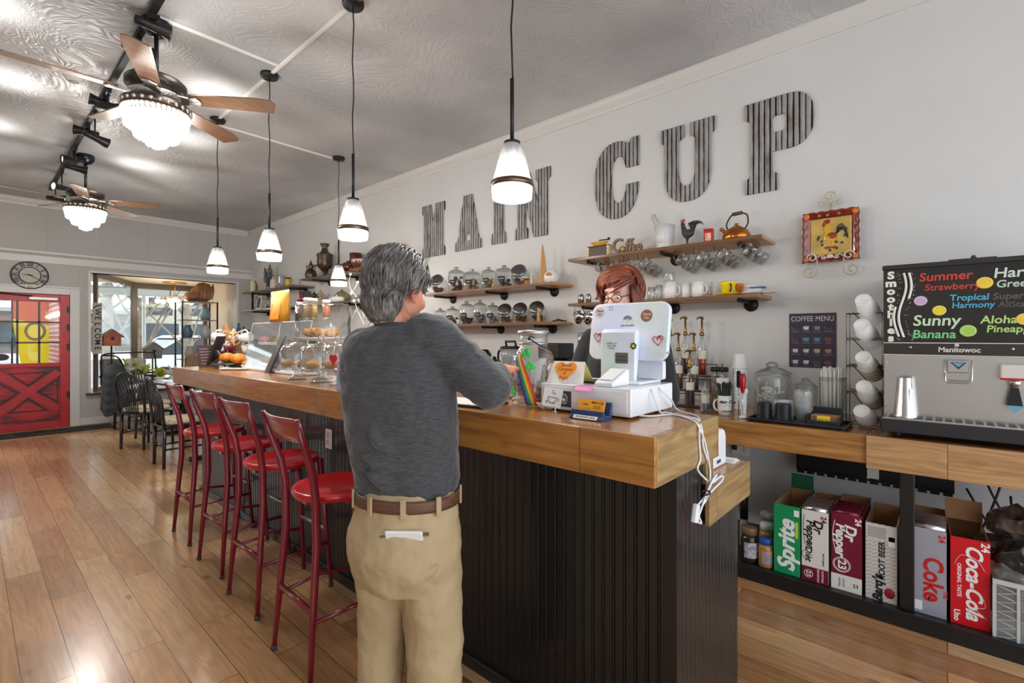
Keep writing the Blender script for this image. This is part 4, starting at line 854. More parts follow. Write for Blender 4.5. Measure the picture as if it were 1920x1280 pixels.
# cash drawer
dx0, dx1, dy0, dy1 = 1.425, 1.745, .76, 1.128
cdw = thing('cash_drawer', 'white cash drawer under the register screen on the bar', 'cash drawer', (0, 0, 0))
MB().box(dx0, dx1, dy0, dy1, BT+.008, BT+.10).build('body', PW, cdw, bev=.004)
for a in (dx0+.04, dx1-.06):
    for c in (dy0+.04, dy1-.04): MB().cyl((a, c, BT), (a, c, BT+.01), .014).build('foot', BLACK, cdw)
MB().box(dx0-.003, dx0, dy0+.012, dy1-.012, BT+.018, BT+.09).build('front', PW, cdw, bev=.001)
MB().box(dx0+.09, dx0+.2, dy0+.14, dy1-.1, BT+.1, BT+.106).build('black_mat', BLACK, cdw, bev=.002)
p = wallm(dx0-.0032, 0, 0)
s0 = MB(); s0.prism(rrect(-yx(1072, dx0), -yx(1044.5, dx0), zx(1058, 762, dx0), zx(1058, 732.5, dx0), .003), 0, .0006, p); lb = s0.build('sticker', mat('sticker_grey', (66, 66, 70), .5), cdw); lb['label'] = 'dark grey round logo sticker'
yc, zc = yx(1058, dx0), zx(1058, 747, dx0); q = MB()
for i, ch in enumerate('COFFEE & BAKERY MAIN ST '):
    a = 90-i*15; q.text(ch, .0072, wallm(dx0-.004, yc, zc) @ rotm('Z', a) @ tr(.0165, 0, 0) @ rotm('Z', -90), .0005)
q.tube([wallm(dx0-.004, yc, zc) @ Vector((.0115*math.cos(k), .0115*math.sin(k), 0)) for k in [2*PI*j/24 for j in range(24)]], .0006, 4, True)
q.ball((dx0-.004, yc, zc-.003), (.001, .006, .006)); q.build('lettering', PAPER, cdw)
MB().prism(rrect(-yx(1085, dx0), -yx(1073, dx0), zx(1078, 775, dx0), zx(1078, 736, dx0), .001), 0, .0005, p).build('sticker', PAPER, cdw)
# register: stand and display turned away from the customer
pos = thing('register_screen', 'white register screen seen from behind with heart stickers on the bar', 'register', (0, 0, 0))
SXP = 1.63; ya, yb = 1.047, .727; za, zb = 1.314, 1.522
TM = Matrix.Translation((SXP, (ya+yb)/2, za)) @ rotm('Y', 9)
LM = TM @ Matrix(((0, 0, -1, 0), (-1, 0, 0, 0), (0, 1, 0, 0), (0, 0, 0, 1)))
hw = (ya-yb)/2; hh = (zb-za)*1.03
IRI = NT('pearl_white'); lw = IRI.n('LayerWeight', {'Blend': .5}); tq = IRI.n('TexNoise', {'Vector': IRI.coord((1, 2, 1.5)), 'Scale': 4., 'Detail': 1.})
IRI.l(IRI.ramp(tq.outputs[0], [(.3, (222, 230, 250)), (.5, (234, 238, 248)), (.64, (222, 240, 238)), (.75, (240, 236, 228))]), IRI.b.inputs['Base Color']); IRI.b.inputs['Roughness'].default_value = .2; IRI.b.inputs['Coat Weight'].default_value = .4; IRI = IRI.m
MB().prism(rrect(-hw, hw, 0, hh, .035, 7), -.012, .012, LM).build('display', IRI, pos, bev=.006, seg=3)
MB().prism(rrect(-hw+.012, hw-.012, .012, hh-.012, .026, 6), -.0135, -.012, LM).build('glass', mat('screen_glass', (24, 26, 30), .08), pos)
NY = .9; nk = MB()
nk.prism([(1.585, BT+.106), (1.60, BT+.106), (1.625, BT+.26), (1.622, BT+.295), (1.60, BT+.30), (1.588, BT+.285)], -.072, .072, Matrix(((1, 0, 0, 0), (0, 0, 1, NY), (0, 1, 0, 0), (0, 0, 0, 1)))); nk.build('stand', IRI, pos, bev=.01, seg=3)
MB().box(1.565, 1.735, NY-.1, NY+.075, BT+.1005, BT+.112).build('base', PW, pos, bev=.004)
MB().prism(rrect(-.075, .03, 0, .07, .008), -.012, .012, Matrix.Translation((1.70, .80, BT+.113)) @ Matrix(((0, 0, -1, 0), (-1, 0, 0, 0), (0, 1, 0, 0), (0, 0, 0, 1)))).build('customer_unit', IRI, pos, bev=.004)
MB().cyl((SXP-.005, yb-.002, za+.03), (SXP-.005, yb-.008, za+.03), .004).build('button', CHROME, pos)
def S(u, v):                                                         # a spot on the display back
    X = SXP-.012; return -(yx(u, X)-(ya+yb)/2), zx(u, v, X)-za
def disc(pc, r, m, name='sticker', lab=None):
    o = MB().prism([(pc[0]+r*math.cos(k), pc[1]+r*math.sin(k)) for k in [2*PI*j/24 for j in range(24)]], .0122, .0128, LM).build(name, m, pos)
    if lab: o['label'] = lab
a = S(1117, 585); disc(a, .02, mat('sticker_blush', (214, 190, 190), .6), lab='round blush thank you sticker'); MB().text('Thank', .012, LM @ tr(a[0], a[1]+.005, .0132), .0003, shear=.3).text('you', .012, LM @ tr(a[0], a[1]-.007, .0132), .0003, shear=.3).build('lettering', INK, pos)
a = S(1206, 591); disc(a, .0225, mat('sticker_brown', (150, 98, 74), .6), lab='round brown thank you sticker'); MB().text('Thank', .013, LM @ tr(a[0], a[1]+.005, .0132), .0003, shear=.3).text('You', .013, LM @ tr(a[0], a[1]-.008, .0132), .0003, shear=.3).build('lettering', PAPER, pos)
a = S(1138, 578); q = MB()
for k in ((-.006, .006), (.004, .008), (-.005, -.004), (.006, -.003)): q.text('&', .008, LM @ tr(a[0]+k[0], a[1]+k[1], .0124), .0003)
q.build('lettering', INK, pos)
def heart(n_=30, s=1.): return [(s*16*math.sin(t)**3/16, s*(13*math.cos(t)-5*math.cos(2*t)-2*math.cos(3*t)-math.cos(4*t))/16) for t in [2*PI*k/n_ for k in range(n_)]]
for (u, v), rr in (((1118.5, 632), -6), ((1231, 638), 8)):
    a = S(u, v); q = MB(); M_ = LM @ tr(a[0], a[1], .0128) @ rotm('Z', rr)
    q.tube([M_ @ Vector((x, y, 0)) for x, y in heart(36, .019)], .0026, 6, True, flat=.4); q.tube([M_ @ Vector((.004+.007*math.cos(k), .004+.007*math.sin(k), 0)) for k in [-1+.6*j for j in range(9)]], .0018, 6, flat=.4)
    o = q.build('sticker', mat('heart_red', (178, 26, 40), .4), pos); o['label'] = 'open red heart sticker'
a = S(1171, 601); q = MB()
for k, (r, m) in enumerate(((.017, 0), (.0125, 0), (.008, 0))): q.tube([LM @ Vector((a[0]+r*math.cos(t), a[1]+.002+r*math.sin(t), .0126)) for t in [PI*j/14 for j in range(15)]], .0019, 6, flat=.3)
o = q.build('sticker', mat('navy_ink', (44, 44, 84), .5), pos); o['label'] = 'little navy rainbow sticker'
q = MB(); q.tube([LM @ Vector((a[0]+.0147*math.cos(t), a[1]+.002+.0147*math.sin(t), .0126)) for t in [PI*j/14 for j in range(15)]], .001, 6, flat=.3); q.build('sticker', mat('peach_ink', (224, 160, 150), .5), pos)
q = MB()
for c in (-.014, .014):
    for dx, dy, r in ((-.006, -.004, .006), (.002, -.001, .008), (.007, -.004, .006)): q.ball(LM @ Vector((a[0]+c+dx, a[1]+dy, .0124)), (r*.15, r, r))
q.build('sticker', PAPER, pos); MB().text('just breathe', .0115, LM @ tr(a[0], a[1]-.017, .0124), .0004, shear=.35).build('lettering', INK, pos)
NM = wallm(1.583, 0, 0) 
def SN(u, v): X = 1.59; return -yx(u, X), zx(u, v, X)
NMt = wallm(1.584, 0, 0)
def neck_x(z): return 1.5865+(z-BT-.106)*.0 if z < BT+.28 else 1.59
a = SN(1148, 648); q = MB()
for i, s in enumerate(('THANK YOU', 'FOR YOUR', 'ORDER')): q.text(s, .0075, wallm(1.5842, -a[0], a[1]+.009-i*.0095), .0004)
q.build('lettering', INK, pos)
a = SN(1189, 648.5); q = MB()
for k in range(6): c = (.008*math.cos(k*PI/3+.3), .008*math.sin(k*PI/3+.3)); q.ball((1.5845, -a[0]-c[0], a[1]+c[1]), (.001, .0048, .0048))
o = q.build('sticker', mat('flower_black', (56, 54, 50), .5), pos); o['label'] = 'grey flower sticker with yellow face'
MB().ball((1.5838, -a[0], a[1]), (.001, .0062, .0062)).build('flower_face', mat('flower_yellow', (232, 204, 40), .5), pos)
a = SN(1167, 671); MB().prism(rrect(a[0]-.026, a[0]+.026, a[1]-.0195, a[1]+.0195, .004), 0, .001, wallm(1.5845, 0, 0)).build('plaque', mat('pewter_sticker', (128, 126, 120), .35, .5), pos, bev=.0005)
MB().text('you are', .0115, wallm(1.5832, -a[0], a[1]+.006), .0004).text('beautiful', .0115, wallm(1.5832, -a[0], a[1]-.007), .0004).build('lettering', INK, pos)
# card reader, pink note
cr = thing('card_reader', 'small white wedge card reader on the cash drawer', 'card reader', (1.475, .865, BT+.1005), 0)
MB().prism([(-.045, 0), (.07, 0), (.07, .055), (.06, .057), (-.045, .015)], -.036, .036, Matrix(((1, 0, 0, 0), (0, 0, -1, 0), (0, 1, 0, 0), (0, 0, 0, 1)))).build('body', PW, cr, bev=.006, seg=3)
MB().prism([(-.03, .0235), (.05, .0555), (.05, .057), (-.03, .025)], -.026, .026, Matrix(((1, 0, 0, 0), (0, 0, -1, 0), (0, 1, 0, 0), (0, 0, 0, 1)))).build('face', mat('reader_face', (246, 246, 244), .15), cr)
nt = thing('sticky_note', 'pink sticky note lifting off the cash drawer edge', 'note', (1.43, .935, BT+.1015), 20)
MB().grid(lambda a, b: (-.045+.05*a, -.03+.06*b, .0-.016*(1-a)**2), 6, 2).build('paper', mat('pink_paper', (240, 150, 200), .7), nt, solid=.0008)
q = MB(); q.text('thank u', .014, Matrix(((0, .98, 0, -.014), (-1, 0, 0, 0), (0, .2, 1, .0008), (0, 0, 0, 1))), .0004, shear=.3); q.build('lettering', mat('magenta_ink', (190, 60, 150), .5), nt)
# tent card with the orange heart
tc = thing('tent_card', 'folded white tent card with an orange heart reading Salted Caramel', 'card', (1.49, 1.045, BT+.1005), 4)
def tent(a, b): return (-.035+.05*b, -.075+.15*a, .0+.075*b)
q = MB(); q.add([(-.035, -.078, 0), (-.035, .078, 0), (.0, .066, .078), (.0, -.066, .078)], [(0, 3, 2, 1)]); q.build('front_leaf', PAPER, tc, solid=.001)
q = MB(); q.add([(.045, -.078, 0), (.045, .078, 0), (.0, .066, .078), (.0, -.066, .078)], [(0, 1, 2, 3)]); q.build('back_leaf', mat('yellow_paper', (238, 228, 130), .7), tc, solid=.001)
HMx = Matrix.Translation((-.037+.0155, .004, .046)) @ rotm('Y', 24.2) @ Matrix(((0, 0, -1, 0), (-1, 0, 0, 0), (0, 1, 0, 0), (0, 0, 0, 1)))
o = MB().prism([(x*1.0, y*.92) for x, y in heart(40, .046)], .001, .002, HMx).build('heart', mat('orange_card', (242, 148, 34), .6), tc); o['label'] = 'orange paper heart'
q = MB()
for i, s in enumerate(('Salted', 'Caramel', '4', 'Rock')): q.text(s, .0185, HMx @ tr(-.002, .02-.0165*i, .0022), .0004, shear=.25)
q.build('lettering', mat('brown_pen', (130, 62, 24), .6), tc)
# business cards and stand-up price card
bc = thing('card_holder', 'blue card holder of orange business cards before the cash drawer', 'card holder', (*on_bar(1103, 786), BT), 0)
BLU = mat('navy_plastic', (40, 66, 112), .3)
q = MB(); q.prism([(-.02, 0), (.045, 0), (.05, .055), (.042, .055), (.03, .012), (.006, .012), (-.002, .03), (-.008, .03), (-.012, .014), (-.02, .006)], -.062, .062, Matrix(((1, 0, 0, 0), (0, 0, 1, 0), (0, 1, 0, 0), (0, 0, 0, 1)))); q.build('holder', BLU, bc, bev=.002)
CM = Matrix.Translation((.004, 0, .014)) @ rotm('Y', 18) @ Matrix(((0, 0, -1, 0), (-1, 0, 0, 0), (0, 1, 0, 0), (0, 0, 0, 1)))
for k in range(5): MB().box(-.05, .05, 0, .052, -.0012-.0016*k, -.0002-.0016*k, CM @ tr(0, -.001*k, 0)).build('card', mat('amber_card', (246, 168, 44), .55), bc)
q = MB(); q.text('Main Cup', .012, CM @ tr(.025, .042, .0002), .0003, shear=.3, bold=.02).text('CARD', .008, CM @ tr(-.02, .034, .0002), .0003, bold=.02).text('* * * * *', .008, CM @ tr(-.012, .02, .0002), .0003).text('main street', .006, CM @ tr(.025, .03, .0002), .0003).text('punch card', .006, CM @ tr(.025, .024, .0002), .0003); q.build('lettering', mat('brown_print', (112, 60, 20), .6), bc)
LBM = Matrix.Translation((-.016, 0, .006)) @ rotm('Y', 40) @ Matrix(((0, 0, -1, 0), (-1, 0, 0, 0), (0, 1, 0, 0), (0, 0, 0, 1)))
MB().box(-.045, .045, -.006, .007, .0035, .005, LBM).build('label_strip', PAPER, bc); MB().text('WE HAVE GIFT CARDS', .0075, LBM @ tr(0, .0005, .0052), .0003, bold=.02).build('lettering', INK, bc)
pcx = thing('price_card', 'white square card with a drawn coffee cup on a small stand', 'card', (*on_bar(1036, 772), BT), 22)
KM = Matrix.Translation((0, 0, .052)) @ rotm('Y', 8) @ Matrix(((0, 0, -1, 0), (-1, 0, 0, 0), (0, 1, 0, 0), (0, 0, 0, 1))) @ rotm('Z', -8)
MB().prism(rrect(-.035, .035, -.034, .034, .003), -.0006, .0006, KM).build('card', PAPER, pcx)
q = MB(); L = lambda pts: q.tube([KM @ Vector((x, y, .001)) for x, y in pts], .0011, 5)
L(arc(0, .0, .016, 180, 360, 10, .02)); L([(-.016, 0), (.016, 0)]); L(arc(.018, -.006, .006, -70, 90, 6)); L([(-.004, .012), (.002, .017), (-.003, .022), (.003, .027)]); L([(.004, .01), (.009, .015), (.005, .02)]); L(arc(-.018, -.018, .004, 0, 330, 8)); L([(-.008, -.02), (.012, -.02)])
q.build('drawing', INK, pcx)
MB().cyl((.0, -.01, .0), (.0, -.01, .02), .004, .003).ball((-.0, -.01, .02), .006).cyl((.0, -.01, .0), (.0, -.01, .004), .012, .01).build('clip', CHROME, pcx)
sh_ = thing('scallop_shell', 'pale shell shaped dish beside the white price card', 'dish', (*on_bar(1021, 768), BT), 0)
MB().grid(lambda a, b: (.028*b*math.cos(a*PI+.6), .03*b*math.sin(a*PI+.6), .002+.024*b*b+.002*math.cos(a*40)*b), 24, 6).build('shell', mat('shell_pale', (226, 212, 194), .5), sh_, solid=.002)
# tip jar with painted rainbow
jx_, jy_ = 1.512, 1.235; JR = .088
tj = thing('tip_jar', 'large glass jar painted with a rainbow and green shamrocks', 'jar', (jx_, jy_, BT))
jp = [(0, .004), (.075, .0), (.086, .008), (.088, .03), (.088, .15), (.084, .185), (.07, .213), (.056, .228), (.054, .24), (.056, .25), (.056, .283), (.052, .283)]
MB().lathe(jp, 36, cap=False).build('glass_body', GLASS, tj)
MB().lathe([(.054, .276), (.0625, .278), (.0635, .292), (.06, .295), (.0, .295)], 32, cap=False).lathe([(.057, .238), (.0595, .24), (.0595, .246), (.057, .248)], 32, cap=False).build('lid', mat('dull_tin', (186, 186, 184), .35, .8), tj)
def jar_r(z):
    for (r0, z0), (r1, z1) in zip(jp, jp[1:]):
        if z0 <= z <= z1 and z1 > z0: return r0+(r1-r0)*(z-z0)/(z1-z0)
    return .088
camA = math.degrees(math.atan2(-jy_, -jx_))
bands = [(224, 52, 36), (240, 120, 30), (246, 214, 40), (86, 176, 70), (40, 120, 196), (96, 62, 120)]
for k, c in enumerate(bands):
    q = MB()
    def rb(a, b, k=k): z = .205-.2*b; off = -56+50*b**.8-(7-6.*b*.3)*(k-0.)*(.55+.45*b)+14; an = math.radians(camA+off+a*(6.2*(.5+.5*b))); r = jar_r(z)+.0012; return (r*math.cos(an), r*math.sin(an), z)
    q.grid(rb, 3, 16); o = q.build('rainbow_stripe', mat('rainbow_%d' % k, c, .45), tj); o['label'] = ('red', 'orange', 'yellow', 'green', 'blue', 'violet')[k]+' painted rainbow stripe'
GRN = mat('shamrock_green', (64, 200, 84), .5)
for a_, z_, s in ((-22, .205, 1.), (-8, .158, .9), (-64, .055, 1.)):
    q = MB()
    for dx, dz, r in ((0, .012, .011), (-.011, -.004, .011), (.011, -.004, .011), (.002, -.018, .005)):
        z = z_+dz*s; an = math.radians(camA+a_)+dx*s/.08; R0 = jar_r(z)+.001; q.ball((R0*math.cos(an), R0*math.sin(an), z), (r*s, r*s*.25, r*s), 12, 8, R=Matrix.Rotation(an+PI/2, 4, 'Z'))
    q.build('shamrock', GRN, tj)
q = MB(); an = math.radians(camA-10)
for k, c in enumerate(((.06, 35),)): pass
def onj(a, z, e=.004): A = math.radians(camA+a); R0 = jar_r(z)+e; return (R0*math.cos(A), R0*math.sin(A), z)
q.tube([onj(-18, .262), onj(-14, .272), onj(-4, .27), onj(4, .264)], .0022, 6).tube([onj(-16, .262), onj(5, .248, .008), onj(30, .232, .012), onj(60, .215, .014), onj(85, .205, .012)], .0024, 6).ball(onj(-16, .262), .006); q.build('wire_handle', BLKM, tj)
q = MB(); r4 = random.Random(2)
for k in range(16): a = r4.uniform(0, 6.28); r_ = r4.uniform(0, .05); q.box(-.03, .03, -.013, .013, -.0008, .0008, Matrix.Translation((r_*math.cos(a), r_*math.sin(a), .008+.0045*k)) @ Matrix.Rotation(r4.uniform(0, 3), 4, 'Z') @ rotm('X', r4.uniform(-25, 25)) @ rotm('Y', r4.uniform(-25, 25)))
o = q.build('banknotes', mat('bank_note', (150, 160, 140), .8, c2=(196, 120, 140), vs=14), tj); o['kind'] = 'stuff'
# behind the jar: bowl of orange snacks, folder
bw = thing('snack_bowl', 'shallow bowl of orange snacks behind the tip jar', 'bowl', (*on_bar(944, 745), BT), 0)
MB().lathe([(0, .002), (.04, .002), (.055, .022), (.052, .022), (.038, .006), (0, .006)], 24, cap=False).build('bowl', PAPER, bw)
q = MB(); r5 = random.Random(8)
for k in range(30): a = r5.uniform(0, 6.28); r_ = r5.uniform(0, .038); q.ball((r_*math.cos(a), r_*math.sin(a), .018+r5.uniform(0, .018)), (.012, .012, .007), 8, 5)
o = q.build('snacks', mat('orange_snack', (226, 120, 30), .7, var=.3), bw); o['kind'] = 'stuff'
fo = thing('black_folder', 'black folder with loose papers on the bar beside the man', 'folder', (*on_bar(880, 757), BT), 10)
MB().box(-.09, .09, -.13, .13, 0, .008).build('cover', BLACK, fo, bev=.002); MB().box(-.085, .09, -.12, .13, .0085, .011, rotm('Z', 5)).build('papers', PAPER, fo)
# cables down the bar end
def sp(pts, k=6):                                            # smooth run through points
    P = [Vector(p) for p in pts]; out = []
    for i in range(len(P)-1):
        a = P[max(0, i-1)]; b = P[i]; c = P[i+1]; d = P[min(len(P)-1, i+2)]
        for j in range(k): t = j/k; out.append(.5*((2*b)+(c-a)*t+(2*a-5*b+4*c-d)*t*t+(3*b-a-3*c+d)*t**3))
    return out+[P[-1]]
EY_ = BY0-.022
def E_(u, v, dy=0): y = EY_-dy; return Vector((xy(u, y), y, zy(u, v, y)))
CWH = mat('white_cable', (232, 234, 238), .4)
cbl = thing('charging_cables', 'bundle of white cables hanging over the bar end', 'cables', (0, 0, 0))
edge = lambda u, v: Vector((*flo(u, v, BT+.004), BT+.004))
runs = [[Vector((1.62, dy0-.005, BT+.09)), Vector((1.66, dy0-.03, BT+.05)), edge(1270, 768), edge(1300, 779)+Vector((0, -.012, 0)), E_(1311, 800), E_(1311, 830), E_(1313, 860), E_(1308, 880), E_(1324, 899), E_(1333, 905), E_(1326, 925), E_(1318, 935), E_(1305, 950)],
        [Vector((1.56, dy0-.005, BT+.09)), Vector((1.55, dy0-.04, BT+.02)), edge(1250, 773), edge(1290, 782), edge(1302, 786)+Vector((0, -.01, 0)), E_(1316, 805), E_(1318, 835), E_(1328, 870), E_(1331, 900), E_(1335, 905, .005), E_(1352, 892, .01), E_(1354, 900, .012), E_(1330, 925, .01), E_(1322, 940), E_(1300, 968)],
        [Vector((1.50, dy0+.01, BT+.006)), Vector((1.53, dy0-.02, BT+.004)), edge(1262, 777), edge(1296, 786), E_(1308, 796), E_(1322, 830, .004), E_(1331, 880, .004), E_(1332, 905, .008), E_(1344, 890, .012), E_(1336, 900, .015), E_(1326, 922, .01), E_(1316, 950, .005), E_(1308, 975), E_(1315, 980), E_(1306, 960)]]
for k, r_ in enumerate(runs): MB().tube(sp(r_), .0032, 7).build('cable', CWH, cbl)
MB().tube([E_(1321, 923, .006)+Vector((.014*math.cos(k), -.012*math.sin(k)-.004, .003*math.cos(k))) for k in [2*PI*j/16 for j in range(16)]], .003, 6, True).build('cable_tie', BLACK, cbl)
MB().box(-.012, .012, -.008, .008, -.028, .028, Matrix.Translation(E_(1304, 962, .004)) @ rotm('Y', 20)).build('power_plug', CWH, cbl, bev=.004)
# receipt printer on the prep counter
rp = thing('receipt_printer', 'white receipt printer on the lower prep counter', 'printer', (1.895, .72, .9055), 0)
MB().prism([(-.085, 0), (.085, 0), (.085, .11), (.07, .135), (-.06, .135), (-.085, .12)], -.075, .075, Matrix(((1, 0, 0, 0), (0, 0, 1, 0), (0, 1, 0, 0), (0, 0, 0, 1)))).build('body', PW, rp, bev=.008, seg=3)
MB().box(-.02, .02, -.0765, -.0745, .018, .03).build('switch', BLU, rp); MB().box(-.06, .06, -.07, .05, .1352, .139).build('lid', mat('printer_lid', (222, 222, 220), .3), rp, bev=.002)
pl = thing('paper_stack', 'loose white papers beside the receipt printer', 'papers', (2.02, .68, .9055), 0)
MB().box(-.035, .04, -.06, .06, 0, .004).build('paper', PAPER, pl); MB().box(-.03, .035, -.055, .06, .0042, .007, rotm('Z', 6)).build('paper', PAPER, pl)
# ------------------------------------------------------------ things on the wall shelves
SI = 3.56                                                     # middle of a shelf's depth
GH = {}
def jar_parts(t, R, H, fill, fc, lid=True, tilt=False, lab=None, frac=.5):
    h = H*.76
    MB().lathe([(0, .003), (R*.92, 0), (R, .008), (R, h*.9), (R*.9, h*.97), (R*.86, h), (R*.8, h)], 24, cap=False).build('glass_body', GLASS, t)
    if lid: MB().lathe([(R*.98, h), (R*.99, h+.006), (R*.6, h+H*.1), (R*.25, h+H*.13), (R*.2, h+H*.15), (R*.3, h+H*.19), (R*.3, h+H*.22), (R*.1, h+H*.24), (0, h+H*.24)], 24, cap=False).build('lid', glass('lid_glass', (214, 218, 218), .22, .22, (150, 152, 152)), t)
    if fill: 
        q = MB(); rr = random.Random(int(R*1e5)+int(H*1e4)); n_ = 26; top = h*frac
        for k in range(n_): a = rr.uniform(0, 6.28); r_ = R*.7*math.sqrt(rr.random()); q.ball((r_*math.cos(a), r_*math.sin(a), .012+(top-.012)*k/n_), (R*.3, R*.2, R*.18), 7, 5, R=Matrix.Rotation(rr.uniform(0, 3), 4, 'Z') @ rotm('X', rr.uniform(-60, 60)))
        o = q.build('candy', mat('candy_%d_%d_%d' % fc, fc, .5, var=.35, vs=30), t); o['kind'] = 'stuff'
    if lab is not None:
        q = MB(); q.grid(lambda a, b: ((R+.0015)*math.cos(PI+.35+(a-.5)*1.0), (R+.0015)*math.sin(PI+.35+(a-.5)*1.0), h*.5+(b-.5)*.045*(1 if .08 < a < .92 else .6)), 12, 2); o = q.build('label', mat('chalk_label', (34, 34, 36), .6), t); o['label'] = 'black chalk label'
        q = MB(); q.text(lab, .018, Matrix(((0, .0, -1, 0), (-1, 0, 0, 0), (0, 1, 0, h*.5), (0, 0, 0, 1))) @ tr(.0, 0, R+.003), .0005, shear=.3); q.v = [Matrix.Rotation(.35, 4, 'Z') @ p for p in q.v]; q.build('lettering', PAPER, t)
def sjar(u1, u2, vt, z, label, fill=True, fc=(120, 70, 50), lab=None, X=SI, frac=.5, grp=None):
    R = rad(u1, u2, X); H = zx((u1+u2)/2, vt, X)-z; t = thing('candy_jar', label, 'jar', (X, yx((u1+u2)/2, X), z), 0, grp or 'glass jars on the wall shelves'); jar_parts(t, R, H, fill, fc, True, False, lab, frac); return t
def tilted(u1, u2, vt, z, label, fc, cap=(70, 68, 68), X=SI):
    """a fish bowl style jar lying back with its metal lid facing the room"""
    uc = (u1+u2)/2; H = zx(uc, vt, X)-z; R = H*.40; t = thing('slanted_jar', label, 'jar', (X, yx(uc, X), z), 0, 'slanted glass jars on the wall shelves')
    M_ = Matrix.Translation((.0, 0, R*1.02)) @ rotm('Z', 28) @ rotm('Y', -58)
    MB().lathe([(0, -R*1.0), (R*.7, -R*.98), (R*.98, -R*.5), (R*1.0, R*.3), (R*.85, R*.8), (R*.72, R*1.0)], 24, cap=False, M=M_).build('glass_body', GLASS, t)
    MB().lathe([(R*.7, R*.98), (R*.82, R*1.0), (R*.8, R*1.12), (R*.5, R*1.2), (0, R*1.22)], 24, cap=False, M=M_).build('lid', mat('lid_metal', (120, 120, 122), .25, .9), t)
    q = MB(); rr = random.Random(int(u1))
    for k in range(22): a = rr.uniform(0, 6.28); r_ = R*.6*math.sqrt(rr.random()); q.ball((r_*math.cos(a), r_*math.sin(a), R*.25+R*.5*rr.random()), (R*.2, R*.16, R*.14), 7, 5)
    o = q.build('candy', mat('candy_%d_%d_%d' % fc, fc, .5, var=.35, vs=30), t); o['kind'] = 'stuff'; 
    q = MB(); q.ball((-R*.9, -R*.3, R*.62), (.004, R*.36, R*.2), R=rotm('Z', 20)); o = q.build('label', mat('chalk_label', (34, 34, 36), .6), t); o['label'] = 'black oval label'
    return t
Zm = MUZ+.0005; Zl = MLZ+.0005
tilted(812, 836, 512, Zm, 'slanted jar beside the man\'s face on the upper jar shelf', (120, 84, 90))
sjar(840, 871, 500, Zm, 'tall glass jar of red brown candy, first upright on the upper jar shelf', True, (128, 66, 50), 'candy', frac=.8)
sjar(869, 901, 504, Zm, 'wide glass jar of tan treats with dark label, second on the upper shelf', True, (176, 140, 96), 'treats', frac=.7)
sjar(903, 929, 500, Zm, 'narrow glass jar with a wooden scoop and wrapped sweets on the upper shelf', True, (150, 130, 60), 'mints', frac=.6)
sjar(929, 962, 497, Zm, 'glass jar of dark sweets with blue label under the letter N', True, (92, 76, 74), 'gummies', frac=.5)
tilted(960, 992, 493, Zm, 'slanted jar with a raised metal lid on the upper jar shelf', (190, 110, 116))
sc = thing('wooden_scoop', 'small wooden scoop leaning by the narrow jar', 'scoop', (SI-.1, yx(924, SI-.1), Zm)); MB().cyl((0, 0, .002), (.01, 0, .05), .012, .009).ball((.012, 0, .07), (.012, .014, .022)).build('scoop', mat('pale_wood', (196, 150, 96), .6), sc)
sj = thing('spice_jar', 'small amber jar with dark lid left of the wooden sailboat', 'jar', (SI, yx(987, SI), Zm)); MB().cyl((0, 0, 0), (0, 0, .055), .024, None, 18).build('body', mat('amber_honey', (190, 124, 52), .25), sj); MB().cyl((0, 0, .0555), (0, 0, .07), .025, None, 18).build('lid', mat('lid_brown', (84, 60, 44), .5), sj)
sj = thing('paper_bundle', 'white and tan paper bundle between amber jar and sailboat', 'bundle', (SI, yx(998, SI), Zm)); MB().cyl((0, 0, 0), (0, 0, .11), .014).build('roll', PAPER, sj); MB().prism([(0, 0), (.02, 0), (0, .1)], -.006, .006, wallm(-.016, -.015, 0)).build('wedge', mat('pale_wood', (196, 150, 96), .6), sj)
# sailboat
sb = thing('wooden_sailboat', 'pale wooden sailboat with tall curved sail on the upper jar shelf', 'sailboat', (SI, yx(1017, SI), Zm)); hs = zx(1012, 459, SI)-Zm
q = MB(); q.prism([(-.045, .015), (.0, .02), (.0, hs), (-.006, hs*.9), (-.02, hs*.5)], -.004, .004, wallm(0, .0, 0)); q.build('sail', mat('pale_wood', (196, 150, 96), .6), sb)
q = MB(); q.prism([(.004, .02), (.05, .03), (.045, hs*.3), (.03, hs*.62), (.012, hs*.88), (.004, hs*.97)], -.004, .004, wallm(0, 0, 0)); q.build('sail', mat('gold_wood', (190, 142, 78), .6), sb)
MB().prism([(-.05, 0), (.045, 0), (.06, .022), (-.06, .022)], -.015, .015, wallm(0, 0, 0)).build('hull', mat('pale_wood', (196, 150, 96), .6), sb); MB().cyl((0, 0, .02), (0, 0, hs), .003).build('mast', mat('gold_wood', (190, 142, 78), .6), sb)
pg = thing('piggy_bank', 'white egg shaped ceramic bank with orange print on the shelf end', 'ornament', (SI, yx(1034, SI), Zm)); R_ = rad(1019, 1049, SI)
MB().lathe([(0, 0), (R_*.7, .001), (R_, R_*.6), (R_*.95, R_*1.1), (R_*.6, R_*1.6), (0, R_*1.75)], 24, cap=False).build('body', mat('ceramic_white', (236, 232, 224), .2), pg); MB().ball((-R_*.88, -.25*R_, R_*1.05), (.006, R_*.4, R_*.25), R=rotm('Z', 16)).build('print', mat('orange_print', (206, 116, 56), .4), pg)
